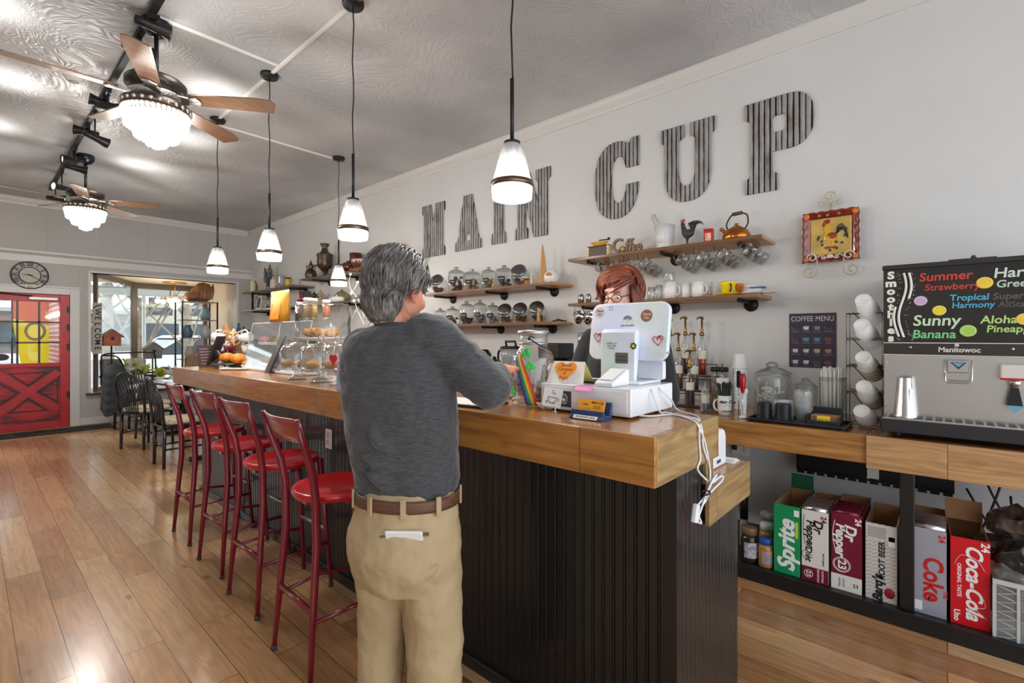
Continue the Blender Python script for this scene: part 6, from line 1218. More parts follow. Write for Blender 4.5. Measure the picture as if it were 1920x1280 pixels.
q = MB(); blob2(q, -.12, .28, .13, .3, 12); blob2(q, -.02, -.02, .28, .19, -15); blob2(q, -.05, -.28, .05, .16); blob2(q, .06, -.28, .05, .16); q.build('painted_rooster', YG, plt)
q = MB(); blob2(q, -.13, .58, .13, .09, 20, .007); blob2(q, -.24, .46, .06, .07, 0, .007); q.build('painted_comb', mat('painted_red', (160, 36, 26), .2, coat=.5), plt)
q = MB(); blob2(q, .06, .02, .18, .13, -10, .0075); blob2(q, -.1, -.45, .14, .05, 0, .0065); blob2(q, .14, -.45, .1, .05, 0, .0065); q.build('painted_wing', RG, plt)
q = MB(); 
for a_ in (0, 1, 2): q.tube([wallm(0, 0, 0) @ Vector((x*hw, y*hh, .0075)) for x, y in ((.2, .08), (.26+.03*a_, .36-.06*a_), (.4+.06*a_, .44-.1*a_), (.52+.04*a_, .3-.22*a_))], [.004, .011, .011, .003], 6, flat=.3)
for x, y in ((-.42, .0), (-.32, -.18), (-.3, -.32), (-.02, -.56), (.22, -.5), (.2, -.25), (.4, -.3), (.5, -.02), (-.46, -.08)): blob2(q, x, y, .055, .05, 30*x, .0065)
q.build('painted_leaves', NG, plt)
q = MB()
for x, y in ((-.86, .5), (-.86, .1), (-.86, -.5), (-.4, .86), (-.1, .86), (.3, .86), (.87, .4), (.87, .1), (.87, -.4), (.2, -.86)): blob2(q, x, y, .06, .07, 0, .014)
q.build('border_leaves', OG, plt)
# coffee menu poster
cm = thing('coffee_menu', 'dark coffee menu poster with sixteen small cups on the wall', 'poster', (XW-.004, 0, 0)); y0_, y1_ = yx(1480, XW), yx(1568, XW); zt, zb_ = zx(1524, 587, XW), zx(1524, 689, XW)
MB().box(-.001, .0035, y1_, y0_, zb_, zt).build('sheet', mat('menu_aubergine', (64, 56, 74), .6), cm)
MW = y0_-y1_; MH = zt-zb_; PL = lambda fx, fy: wallm(-.0015, y0_-MW*fx, zt-MH*fy)
MB().text('COFFEE MENU', MH*.135, PL(.5, .105), .0006, sx=.78).build('lettering', mat('chalk_white', (232, 230, 228), .7), cm)
cc = [(70, 58, 60), (236, 236, 234), (150, 150, 160), (76, 60, 60), (110, 60, 56), (90, 160, 200), (90, 160, 206), (140, 84, 60), (226, 226, 226), (226, 226, 226), (200, 190, 180), (190, 150, 120), (226, 226, 226), (220, 220, 220), (90, 76, 70), (130, 84, 70)]
for i in range(16):
    fx, fy = .14+.235*(i % 4), .27+.21*(i//4); s = MW*.07; q = MB()
    q.prism([(-s*.9, s*.6), (s*.9, s*.6), (s*.65, -s*.6), (-s*.65, -s*.6)], 0, .0006, PL(fx, fy)); o = q.build('cup_drawing', mat('menu_%d_%d_%d' % cc[i], cc[i], .6), cm)
q = MB()
for i in range(16):
    fx, fy = .14+.235*(i % 4), .27+.21*(i//4); s = MW*.07; M_ = PL(fx, fy)
    q.tube([M_ @ Vector((x, y, .0004)) for x, y in ((-s, s*.7), (s, s*.7), (s*.7, -s*.7), (-s*.7, -s*.7))], .0012, 4, True); q.tube([M_ @ Vector((-s*.8-s*.5*math.sin(k), s*.35*math.cos(k), .0004)) for k in [PI*j/6 for j in range(7)]], .0011, 4)
    q.text(('espresso', 'macchiato', 'con panna', 'americano', 'cortado', 'iced latte', 'cold brew', 'mocha', 'flat white', 'latte', 'breve', 'cappuccino', 'au lait', 'misto', 'affogato', 'red eye')[i], .0125, M_ @ tr(0, -s*1.25, 0), .0004)
q.build('line_drawing', mat('chalk_grey', (176, 172, 180), .7), cm)
# ------------------------------------------------------------ things on the wall counter
Zc = CT+.001
def ac(u, X, z=Zc): return (X, yx(u, X), z)
# syrup bottles with pumps in a stepped wire rack
rk = thing('bottle_rack', 'black stepped wire rack holding the syrup pump bottles', 'rack', (0, 0, Zc)); q = MB(); yL, yR = yx(1248, 3.5), yx(1338, 3.5)
q2 = MB()
for k, (X, z) in enumerate(((3.32, .004), (3.44, .10), (3.56, .20))):
    MB().box(X, X+.12, yR, yL, z-.003, z).build('step', BLKM, rk)
    q.tube([(X, yR, z+.09), (X, yL, z+.09)], .003, 6)
    for y in (yR, yL): q.tube([(X, y, 0), (X, y, z+.09), (X+.115, y, z+.09), (X+.115, y, 0)], .0035, 6)
q.build('wire', BLKM, rk)
def pump_bottle(u, vt, X, zb, liq, label, R=.036):
    t = thing('syrup_bottle', label, 'bottle', (X, yx(u, X), zb), 0, 'syrup bottles with pumps'); H = zx(u, vt, X)-zb; h = H*.68
    MB().lathe([(0, 0), (R*.95, 0), (R, .01), (R, h*.62), (R*.8, h*.74), (R*.38, h*.86), (R*.34, h), (R*.28, h)], 20, cap=False).build('glass_body', GLASS, t)
    if liq: MB().lathe([(0, .006), (R*.88, .006), (R*.88, h*.45), (0, h*.45)], 20, cap=False).build('syrup', mat('syrup_%d_%d_%d' % liq, liq, .15), t)
    MB().grid(lambda a, b: ((R+.001)*math.cos(PI+.5+(a-.5)*1.5), (R+.001)*math.sin(PI+.5+(a-.5)*1.5), h*(.42+.2*b)), 10, 1).build('label', mat('cream_label', (226, 220, 200), .7), t)
    MB().lathe([(0, h), (.016, h), (.018, h+.012), (.012, h+.025), (.008, h+.03), (.013, h+.045), (.007, h+.055), (.006, H-.01), (0, H-.01)], 14, cap=False).tube([(.02, 0, H-.012), (0, 0, H-.004), (-.045, .012, H-.008), (-.055, .015, H-.02)], [.01, .008, .006, .005], 7).build('pump', BRASS, t); return t
for u, vt, X, z, liq, lb in ((1257, 597, 3.62, 1.115, None, 'syrup bottle with brass pump half hidden behind the register'), (1285, 594, 3.62, 1.115, (80, 40, 36), 'dark syrup bottle, middle of the back row'), (1316, 594, 3.62, 1.115, (186, 48, 36), 'bright red syrup bottle with brass pump'), (1272, 624, 3.5, 1.015, (120, 80, 50), 'syrup bottle of the middle row, left'), (1301, 624, 3.5, 1.015, (104, 66, 40), 'brown syrup bottle of the middle row, right'), (1293, 656, 3.38, .918, (70, 50, 40), 'front syrup bottle nearest the cash drawer')):
    pump_bottle(u, vt, X, z, liq, lb)
def pot(name, label, cat, u1, u2, vt, X, prof, m, z=Zc, n_=24, grp=None):
    R = rad(u1, u2, X); H = zx((u1+u2)/2, vt, X)-z; t = thing(name, label, cat, ac((u1+u2)/2, X, z), 0, grp)
    MB().lathe([(r*R, h*H) for r, h in prof], n_, cap=False).build('body', m, t); return t, R, H
t, R, H = pot('sauce_bottle', 'clear squeeze bottle with white label and blue base left of the printed mug', 'bottle', 1313, 1331, 716, 3.22, [(0, 0), (.95, 0), (1, .05), (1, .6), (.7, .72), (.25, .8), (.2, 1), (0, 1)], PLAST)
MB().cyl((0, 0, .004), (0, 0, H*.25), R*.9, None, 20).build('sauce', mat('teal_sauce', (24, 52, 66), .3), t); MB().grid(lambda a, b: ((R+.001)*math.cos(PI+.6+(a-.5)*1.8), (R+.001)*math.sin(PI+.6+(a-.5)*1.8), H*(.3+.28*b)), 10, 1).build('label', mat('cream_label', (226, 220, 200), .7), t)
t, R, H = pot('spice_jar', 'glass jar of brown powder with cream label behind the printed mug', 'jar', 1331, 1367, 688, 3.45, [(0, 0), (.95, 0), (1, .05), (1, .7), (.8, .82), (.85, .9), (.8, .9)], GLASS)
MB().cyl((0, 0, .006), (0, 0, H*.62), R*.9, None, 20).build('powder', mat('brown_powder', (122, 98, 78), .9), t); MB().lathe([(0, H*.9), (R*.95, H*.9), (R*.95, H), (0, H)], 24, cap=False).build('lid', BLKM, t); MB().grid(lambda a, b: ((R+.001)*math.cos(PI+.75+(a-.5)*1.5), (R+.001)*math.sin(PI+.75+(a-.5)*1.5), H*(.45+.3*b)), 10, 1).build('label', PAPER, t)
t = mug(1345, 1372, 741, 3.16, 'white printed Main Cup mug holding black straws', CER, 1, Zc, 'printed_mug', None, .8); R = rad(1345, 1372, 3.16); H = zx(1358, 741, 3.16)-Zc; MM = Matrix.Rotation(.72, 4, 'Z') @ Matrix(((0, 0, -1, 0), (-1, 0, 0, 0), (0, 1, 0, 0), (0, 0, 0, 1)))
q = MB(); q.text('Main Cup', .026, MM @ tr(0, H*.7, R*1.0), .002, shear=.3, bold=.02).text('TOMAH', .018, MM @ tr(0, H*.22, R*.95), .003).tube([MM @ Vector((.015*math.cos(k), H*.46+.012*math.sin(k), R*.99)) for k in [PI*j/8 for j in range(9)]], .0012, 5); q.build('lettering', INK, t)
st_ = thing('drinking_straws', 'bunch of dark green straws standing in the printed mug', 'straws', (3.16, yx(1358, 3.16), Zc)); hz = zx(1358, 716, 3.16)-Zc; r6 = random.Random(4)
for k in range(34): a = r6.uniform(0, 6.28); r_ = math.sqrt(r6.random()); MB().cyl((R*.45*r_*math.cos(a), R*.45*r_*math.sin(a), .02), (R*1.15*r_*math.cos(a), R*1.15*r_*math.sin(a), hz*r6.uniform(.93, 1.02)), .003, None, 6).build('straw', mat('straw_dark', (26, 40, 38), .4), st_)
def cup_pile(name, label, u, X, vt, vb, R0, R1, n_, m, up=False, grp=None, mp_=None):
    zt, zb_ = zx(u, vt, X), Zc; t = thing(name, label, 'cup stack', ac(u, X, zb_), 0, grp); H = zt-zb_; hc_ = .1; st = (H-hc_)/(n_-1)
    for k in range(n_):
        z = st*k; MB().lathe([(R1, z), (R1*1.03, z+.004), (R1*.99, z+.007), (R0+(R1-R0)*.1, z+hc_*.95), (R0, z+hc_), (0, z+hc_)] if not up else [(0, z), (R0, z), (R1*.97, z+hc_-.006), (R1*1.03, z+hc_), (R1, z+hc_)], 24, cap=False).build('cup', m, t)
    return t
cup_pile('foam_cup_stack', 'tall stack of white foam cups against the wall by the frother', 1387.5, 3.5, 663, 770, .034, .046, 12, mat('foam_white', (238, 238, 236), .6))
# frother in its stand, spatula
t = thing('milk_frother', 'red handled milk frother in a white stand', 'frother', ac(1394.5, 3.12)); hz = zx(1394, 700, 3.12)-Zc
MB().lathe([(0, 0), (.028, 0), (.028, .008), (.012, .014), (0, .014)], 20, cap=False).box(-.012, .012, -.014, .014, .01, hz*.58).box(-.02, .006, -.022, .022, hz*.56, hz*.66).build('stand', WHITE, t, bev=.002); MB().lathe([(0, hz*.55), (.008, hz*.58), (.016, hz*.7), (.018, hz*.9), (.014, hz), (0, hz)], 16, (-.02, 0, 0), cap=False).build('handle', mat('frother_red', (176, 22, 36), .25), t); MB().cyl((-.02, 0, hz*.1), (-.02, 0, hz*.56), .002).tube([(-.02+.009*math.cos(k), .009*math.sin(k), hz*.1) for k in [2*PI*j/12 for j in range(12)]], .0015, 5, True).build('whisk', CHROME, t)
t = thing('spatula', 'black handled tool standing behind the red frother', 'utensil', ac(1385, 3.2)); hz = zx(1385, 694, 3.2)-Zc; MB().tube([(0, 0, 0), (.0, 0, hz*.62)], .003, 6).build('shaft', CHROME, t); MB().prism([(-.012, 0), (.012, .0), (.014, hz*.3), (.006, hz*.38), (-.012, hz*.36)], -.006, .006, wallm(0, 0, hz*.62)).build('handle', BLACK, t, bev=.003)
GJP = [(0, .003), (.95, 0), (1, .03), (1, .66), (.96, .72), (.9, .74), (.86, .74)]
def big_jar(u1, u2, vt, X, label):
    t, R, H = pot('storage_jar', label, 'jar', u1, u2, vt, X, GJP, GLASS, grp='glass storage jars on the counter')
    MB().lathe([(R*1.02, H*.745), (R*1.04, H*.77), (R*.6, H*.86), (R*.3, H*.89), (R*.28, H*.91), (0, H*.91)], 26, cap=False).tube([(0, R*.28*math.cos(k), H*.91+R*.2*math.sin(k)) for k in [PI*j/10 for j in range(11)]], .008, 7).build('lid', glass('lid_glass', (214, 218, 218), .22, .22, (150, 152, 152)), t); return t, R, H
t, R, H = big_jar(1411, 1484, 677, 3.42, 'large lidded glass jar behind the black lids'); q = MB(); r7 = random.Random(6)
for k in range(26): a = r7.uniform(0, 6.28); r_ = R*.6*math.sqrt(r7.random()); q.box(-.022, .022, -.016, .016, -.003, .003, Matrix.Translation((r_*math.cos(a), r_*math.sin(a), .02+H*.45*k/26)) @ Matrix.Rotation(r7.uniform(0, 6), 4, 'Z') @ rotm('X', r7.uniform(-50, 50)))
o = q.build('packets', PAPER, t); o['kind'] = 'stuff'
t, R, H = big_jar(1488, 1533, 706, 3.4, 'smaller lidded glass jar behind the clear cups')
t, R, H = pot('straw_jar', 'glass jar packed with white wrapped straws', 'jar', 1534, 1588, 706, 3.36, [(0, .003), (.9, 0), (.95, .03), (.95, .8), (1.0, .95), (1, 1), (.93, 1), (.9, .9)], GLASS)
ws = thing('wrapped_straws', 'white paper wrapped straws standing in the glass jar', 'straws', ac(1561, 3.36)); hz = zx(1561, 687, 3.36)-Zc
for k in range(48): a = r7.uniform(0, 6.28); r_ = math.sqrt(r7.random())*R*.8; MB().cyl((r_*.9*math.cos(a), r_*.9*math.sin(a), .006), (r_*math.cos(a), r_*math.sin(a), hz*r7.uniform(.92, 1.0)), .0052, None, 6).build('straw', PAPER, ws)
# tray with lids, clear cups and napkins
TY0, TY1 = yx(1592, 3.16), yx(1412, 3.16); trx0, trx1 = 3.04, 3.27
tb = thing('black_tray', 'long black tray of lids, clear cups and napkins', 'tray', (0, 0, Zc)); MB().prism(rrect(trx0, trx1, TY0, TY1, .02), 0, .006).build('base', BLACK, tb); pth = [(x, y, .012) for x, y in rrect(trx0, trx1, TY0, TY1, .02)]; MB().tube(pth, .009, 8, True).build('rim', BLACK, tb)
TZ = Zc+.0065
def lid_pile(u, n_, label, m, grp, R=.041, X=3.12, st=.0095, z0=TZ, prof=None):
    for k in range(n_):
        o = MB().lathe(prof or [(R, 0), (R*1.03, .003), (R, .007), (R*.9, .012), (R*.88, .016), (0, .016)], 24, cap=False).build('takeout_cover', m, loc=(X, yx(u, X), z0+st*k)); tag(o, label if k < n_-1 else label.replace('one of', 'topmost of'), 'cup lid', grp)
LIDB = mat('lid_black', (32, 36, 42), .3)
lid_pile(1433, 10, 'one of the black cup lids in the left pile on the tray', LIDB, 'black lids, left pile'); lid_pile(1468.5, 10, 'one of the black cup lids in the right pile on the tray', LIDB, 'black lids, right pile')
DOME = [(.043, 0), (.044, .004), (.041, .01), (.036, .03), (.022, .043), (.012, .046)]
lid_pile(1438, 5, 'one of the clear dome lids piled behind the black lids', PLAST, 'clear dome lids', .043, 3.22, .013, TZ, DOME)
lid_pile(1472, 9, 'one of the white lids piled between domes and clear cups', WHITE, 'white lids', .043, 3.22, .0115)
cup_pile('clear_cup_stack', 'stack of clear plastic cups on the tray left of the napkins', 1506, 3.14, 733, 790, .032, .044, 9, PLAST, True)
t = thing('napkin_box', 'dark box of kraft napkins with a yellow label on the tray', 'napkin box', (3.14, yx(1548, 3.14), TZ), 0); MB().box(-.07, .06, -.075, -.07, 0, .06).box(-.07, .06, .07, .075, 0, .06).box(-.07, -.065, -.07, .07, 0, .03).box(.055, .06, -.07, .07, 0, .09).box(-.07, .06, -.07, .07, 0, .005).build('box', mat('box_teal_black', (30, 42, 46), .4), t, bev=.002)
for k in range(6): MB().box(-.058+.004*k, .05, -.066, .066, .006+.008*k, .0125+.008*k).build('napkin', KRAFT, t, bev=.002)
MB().box(-.0625, -.061, -.03, .03, .018, .055).build('label', mat('label_yellow', (238, 196, 30), .6), t); MB().text('Main Cup', .014, wallm(-.0632, 0, .036), .0005, shear=.3).build('lettering', INK, t)
# wire rack of paper cups
cr = thing('cup_rack', 'black wire rack of slanted paper cup stacks beside the dispenser', 'cup rack', (0, 0, 0)); Xr = 3.2; ry0, ry1 = yx(1654, Xr), yx(1587, Xr); tiers = [zx(1587, v, Xr) for v in (586, 635, 685, 734, 795)]
q = MB()
for za_, zb_ in zip(tiers, tiers[1:]):
    for X in (Xr, Xr+.12): q.tube([(X, ry0, za_-.005), (X, ry1, za_-.005), (X, ry1, zb_+.004), (X, ry0, zb_+.004)], .0028, 6, True)
    q.tube([(Xr, ry1-.03, za_), (Xr+.06, ry0+.02, zb_)], .0025, 6)
    for y in (ry0, ry1): q.tube([(Xr, y, za_-.005), (Xr+.12, y, za_-.005)], .0028, 6)
q.tube([(Xr, ry0, tiers[-1]), (Xr, ry0, Zc)], .003, 6).tube([(Xr, ry1, tiers[-1]), (Xr, ry1, Zc)], .003, 6).tube([(Xr+.12, ry0, tiers[-1]), (Xr+.12, ry0, Zc)], .003, 6).tube([(Xr+.12, ry1, tiers[-1]), (Xr+.12, ry1, Zc)], .003, 6)
q.build('wire', BLKM, cr)
CCL = glass('cup_clear', (246, 247, 248), .14, .3, (235, 236, 236), .1); CUPW = mat('paper_cup_white', (228, 226, 222), .5); CUPT = mat('paper_cup_tan', (196, 166, 140), .5)
for k, (u, v, m, lb) in enumerate(((1618, 561, CCL, 'topmost slanted stack of clear cups above the wire rack'), (1615, 608, CCL, 'slanted stack of clear cups in the top rack tier'), (1618, 669, CUPW, 'slanted stack of white paper cups in the second rack tier'), (1619, 724, CUPW, 'slanted stack of white paper cups in the third rack tier'), (1615, 770, CUPW, 'slanted stack of tan and white cups in the lowest rack tier'))):
    t = thing('paper_cup_stack', lb, 'cup stack', (0, 0, 0), 0, 'slanted cup stacks in the wire rack'); c0 = Vector((Xr-.07, yx(u, Xr-.07), zx(u, v, Xr-.07))); ax = Vector((.80, -.12, -.42)).normalized(); Q = Matrix.Translation(c0) @ ax.to_track_quat('Z', 'Y').to_matrix().to_4x4(); R0, R1 = (.036, .047)
    for j in range(8): z = .016*j; MB().lathe([(0, z+.002), (R0*.86, z+.002), (R0*.9, z-.002), (R0, z), (R1, z+.095), (R1*1.04, z+.098), (R1*1.0, z+.101)], 22, cap=False, M=Q).build('cup', m if j == 0 or k < 2 else (CUPW, CUPT)[(j+k) % 2], t)
# drinks dispenser with chalkboard
Xd = 3.10; yl = yx(1656, Xd); yr = -.55; zt = zx(1656, 503, Xd); DT_ = Zc
dp = thing('drink_dispenser', 'steel drinks dispenser with a chalkboard smoothie menu on the counter', 'drinks dispenser', (0, 0, 0))
zs = zx(1660, 668, Xd); zm0, zm1 = zx(1660, 663, Xd), zx(1660, 643, Xd)
MB().box(Xd+.005, XW-.05, yr, yl, DT_+.03, zt-.012).build('cabinet', mat('dispenser_grey', (70, 70, 70), .4, .3), dp, bev=.004)
MB().box(Xd-.008, XW-.05, yr, yl+.004, zt-.012, zt+.012).build('top_trim', mat('dark_trim', (44, 44, 44), .4), dp, bev=.005)
MB().box(Xd-.002, Xd+.006, yr, yl-.002, zm1+.003, zt-.0125).build('chalkboard', mat('chalkboard', (46, 42, 38), .75, var=.25, vs=5), dp)
MB().box(Xd-.003, Xd+.006, yr, yl-.002, zm0, zm1).build('brand_panel', mat('brand_brown', (52, 46, 42), .4), dp)
q = MB(); q.box(Xd-.006, Xd, yr, yl-.002, zm1, zm1+.004).box(Xd-.006, Xd, yr, yl-.002, zm0-.005, zm0-.001); q.build('cream_line', mat('cream_line', (222, 214, 196), .5), dp)
MB().box(Xd-.003, Xd+.004, yr, yl-.004, DT_+.08, zm0-.006).build('steel_front', STEEL, dp)
MB().box(2.995, Xd+.01, yr, yl+.002, DT_+.026, DT_+.088).build('drip_tray', mat('tray_black', (40, 42, 46), .35), dp, bev=.005)
q = MB()
for k in range(22): y = yl-.02-.035*k; q.box(3.01, Xd-.005, y-.005, y+.005, DT_+.0885, DT_+.094)
q.box(3.006, 3.012, yr, yl-.004, DT_+.0885, DT_+.096); q.build('drip_grate', STEEL, dp)
for y in (yl-.06, yr+.1): MB().cyl((3.04, y, DT_), (3.04, y, DT_+.027), .014, .018).build('foot', BLKM, dp)
MB().box(Xd+.02, Xd+.2, yx(1870, Xd), yx(1778, Xd), zt+.0125, zt+.02).ball((Xd+.03, yx(1826, Xd), zt+.024), .01).build('top_hatch', mat('dark_trim', (44, 44, 44), .4), dp)
def ch(s, u, v, size, c, al='LEFT', sh=.1, nm='lettering', bold=.018, sx=1., X=Xd-.0025):
    MB().text(s, size, wallm(X, yx(u, X), zx(u, v, X)), .0012, al, sh, bold, sx).build(nm, mat('chalk_%d_%d_%d' % c, c, .8), dp)
CG = (216, 226, 200); 
for i, c_ in enumerate('Smoothies'): ch(c_, 1670.5, 517+i*14.6, .05, (236, 236, 226), 'CENTER', 0, bold=.05, sx=1.15)
ch('Summer', 1723, 521, .056, (206, 70, 58)); ch('Strawberry', 1733, 540, .043, (196, 66, 56)); ch('Tropical', 1780, 559, .04, (86, 186, 216)); ch('Harmony', 1784, 573, .038, (80, 176, 210))
ch('Sunny', 1711, 602, .072, (206, 228, 190)); ch('Banana', 1710, 627, .056, (128, 210, 140)); ch('Harvest', 1862, 513, .062, (206, 224, 214)); ch('Greens', 1867, 533, .046, (190, 214, 196)); ch('Super', 1861, 556, .042, (98, 94, 92)); ch('AllStar', 1871, 571, .036, (92, 88, 86))
ch('Aloha', 1838, 600, .05, (186, 224, 130)); ch('Pineapple', 1849, 617, .044, (180, 220, 120)); ch('Manitowoc', 1798, 656, .0325, (214, 210, 204), 'CENTER', 0, bold=.03, X=Xd-.0035); ch('*', 1794, 650, .04, (240, 240, 240), 'CENTER', 0, X=Xd-.0035)
q = MB(); P3 = lambda u, v: Vector((Xd-.004, yx(u, Xd), zx(u, v, Xd)))
for off, v0_, v1_ in ((0, 512, 634), (10, 512, 566), (-9, 575, 634)):
    q.tube(sp([P3(1692+off+7*math.sin((v-505)/19.), v) for v in range(v0_, v1_, 8)], 3), .0055, 6)
q.build('chalk_wave', mat('chalk_236_236_226', (236, 236, 226), .8), dp)
q = MB(); rr = random.Random(3)
for k in range(80): v = rr.uniform(510, 638); u = 1692+7*math.sin((v-505)/19.)+rr.choice((-14, -9, 16, 12))+rr.uniform(-2, 2); q.ball(P3(u, v), (.0008, .0018, .0018), 6, 4)
q.build('chalk_dots', mat('chalk_236_236_226', (236, 236, 226), .8), dp)
for u, v, r, c, lb in ((1846, 530, .029, (244, 206, 60), 'yellow orange slice drawing'), (1726, 564, .026, (206, 176, 210), 'lilac slice drawing'), (1761, 582, .026, (240, 220, 50), 'yellow lemon drawing'), (1815, 620, .03, (170, 216, 90), 'green lime slice drawing'), (1921, 598, .028, (244, 206, 60), 'yellow slice drawing')):
    o = MB().ball(P3(u, v), (.0015, r, r*.92), 20, 10).build('fruit_drawing', mat('fruit_%d_%d_%d' % c, c, .8), dp); o['label'] = lb
    MB().tube([P3(u, v)+Vector((-.0016, r*.8*math.cos(k), r*.74*math.sin(k))) for k in [2*PI*j/20 for j in range(20)]], .001, 5, True).build('slice_line', PAPER, dp)
for u, v in ((1707, 651), (1899, 654)): MB().ball(P3(u, v), (.003, .006, .006)).build('screw', CHROME, dp)
for u, v in ((1661, 678), (1661, 760)): MB().ball(P3(u, v), (.004, .005, .005)).build('screw', CHROME, dp)
# ice chute and lever
uc, X_ = 1797, 3.05; y0_, y1_ = yx(1822, X_), yx(1772, X_); q = MB(); q.box(X_, Xd, y0_+.006, y1_-.006, zx(uc, 699, X_), zs-.008); q.build('ice_chute', STEEL, dp, bev=.004)
MB().tube([(X_-.005, y1_, zx(uc, 675, X_)), (X_-.012, y1_, zx(uc, 714, X_)), (X_-.012, y1_-.01, zx(uc, 717, X_)), (X_-.012, y0_+.01, zx(uc, 717, X_)), (X_-.012, y0_, zx(uc, 714, X_)), (X_-.005, y0_, zx(uc, 675, X_))], .004, 8).build('ice_lever', CHROME, dp)
o = MB().prism([(-.028, .014), (.028, .014), (0, -.018)], 0, .002, wallm(X_-.001, yx(uc, X_), zx(uc, 685, X_))).build('arrow_sticker', mat('arrow_navy', (40, 60, 92), .5), dp)
MB().prism([(-.02, .012), (.02, .012), (0, -.008)], .002, .0026, wallm(X_-.001, yx(uc, X_), zx(uc, 685, X_))).build('arrow_edge', mat('arrow_teal', (110, 170, 200), .5), dp)
for uc in (1903,):
    X_ = 3.03; yv = yx(uc, X_); MB().box(X_, Xd, yv-.045, yv+.045, zx(uc, 712, X_), zx(uc, 684, X_)).build('valve_head', mat('valve_white', (224, 218, 212), .3), dp, bev=.006); MB().box(X_-.002, X_, yv-.046, yv+.046, zx(uc, 713, X_), zx(uc, 709, X_)).build('valve_stripe', RED, dp); MB().lathe([(0, 0), (.016, 0), (.02, .02), (.014, .03), (0, .03)], 16, (X_+.02, yv, zx(uc, 725, X_)), cap=False).build('nozzle', CHROME, dp); MB().prism([(-.012, .0), (.012, .0), (.026, -.085), (-.026, -.085)], 0, .006, wallm(X_+.01, yv, zx(uc, 727, X_))).build('valve_lever', BLACK, dp); MB().prism([(-.03, .012), (.03, .012), (0, -.02)], 0, .002, wallm(X_+.003, yv, zx(uc, 766, X_))).build('arrow_sticker', mat('arrow_teal', (110, 170, 200), .5), dp)
t = thing('shaker_tin', 'upturned steel shaker tin standing on the dispenser drip tray', 'shaker', (3.055, yx(1697, 3.055), DT_+.0965)); R = rad(1675, 1721, 3.055); hz = zx(1697, 706, 3.055)-DT_-.0965; MB().lathe([(R, 0), (R*1.02, .004), (R*.96, .01), (R*.66, hz*.97), (R*.6, hz), (0, hz)], 28, cap=False).build('body', STEEL, t); MB().prism(rrect(-.006, .006, hz*.2, hz*.72, .006), R*.8, R*.86, Matrix.Rotation(.65, 4, 'Z') @ Matrix(((0, 0, -1, 0), (-1, 0, 0, 0), (0, 1, 0, 0), (0, 0, 0, 1)))).build('thumb_groove', CHROME, t)
# things further along the wall counter, seen past the man and the tip jar
def lathe_thing(name, label, cat, u, X, prof, m, parts=(), z=Zc, rz=0):
    t = thing(name, label, cat, ac(u, X, z), rz); MB().lathe(prof, 24, cap=False).build('body', m, t)
    for nm, mb_, mm in parts: mb_.build(nm, mm, t)
    return t
hb_ = zx(955, 640, 3.4)-Zc
lathe_thing('blender', 'black lidded blender jug on the wall counter right of the man\'s arm', 'blender', 957, 3.4, [(0, .14), (.06, .14), (.085, .3), (.092, hb_*.84), (.088, hb_*.84), (.055, .15), (0, .15)], PLAST, (('base', MB().box(-.09, .09, -.09, .09, 0, .135), BLACK), ('lid', MB().lathe([(.0, hb_*.845), (.096, hb_*.845), (.1, hb_*.87), (.08, hb_*.9), (0, hb_*.9)], 24, cap=False).tube([(0, .05, hb_*.9), (0, .06, hb_), (0, -.06, hb_), (0, -.07, hb_*.9)], .011, 8), BLACK), ('handle', MB().tube(sp([(0, .09, hb_*.8), (0, .15, hb_*.78), (0, .15, hb_*.5), (0, .08, hb_*.42)]), .011, 8), BLACK)))
hz = zx(903, 655, 3.42)-Zc; lathe_thing('measuring_jug', 'clear jug with dark lid on the wall counter behind the man\'s forearm', 'jug', 904, 3.42, [(0, .003), (.07, 0), (.085, hz*.8), (.08, hz*.8), (.066, .01), (0, .01)], PLAST, (('lid', MB().lathe([(0, hz*.8), (.09, hz*.8), (.095, hz*.86), (.06, hz), (0, hz)], 24, cap=False), BLACK), ('handle', MB().tube(sp([(0, -.08, hz*.75), (0, -.13, hz*.7), (0, -.12, hz*.35), (0, -.075, hz*.25)]), .009, 7), PLAST)))
hz = zx(926, 668, 3.3)-Zc; lathe_thing('black_lid_canister', 'small clear canister with black lid before the blender', 'canister', 927, 3.3, [(0, .003), (.05, 0), (.06, .05), (.06, hz*.75), (.055, hz*.75)], PLAST, (('lid', MB().lathe([(0, hz*.75), (.064, hz*.75), (.064, hz*.86), (.02, hz*.9), (.015, hz), (0, hz)], 20, cap=False), BLACK),))
hz = zx(867, 638, 3.4)-Zc; lathe_thing('water_filter', 'tall bottle with a bright blue cap behind the man\'s arm', 'bottle', 862, 3.4, [(0, 0), (.06, 0), (.06, hz*.7), (.03, hz*.78), (.03, hz*.85), (0, hz*.85)], PLAST, (('cap', MB().cyl((0, .05, hz*.93), (0, -.09, hz*.93), .05, None, 18), mat('cap_blue', (28, 96, 196), .3)),))
t = thing('coffee_brewer', 'dark coffee brewer on the wall counter behind the tip jar', 'coffee maker', ac(1042, 3.4)); hz = zx(1042, 643, 3.4)-Zc; MB().box(-.1, .12, -.11, .12, 0, .05).box(.02, .12, -.11, .12, .05, hz*.7).box(-.1, .12, -.11, .12, hz*.7, hz).build('body', BLACK, t, bev=.012); MB().box(-.11, -.101, -.1, .0, .1, hz*.66).build('panel', mat('brewer_grey', (160, 158, 156), .35, .4), t); MB().lathe([(0, 0), (.06, 0), (.07, .08), (.05, .13), (0, .13)], 20, (-.03, 0, .052), cap=False).build('carafe', mat('carafe_dark', (50, 40, 36), .1), t)
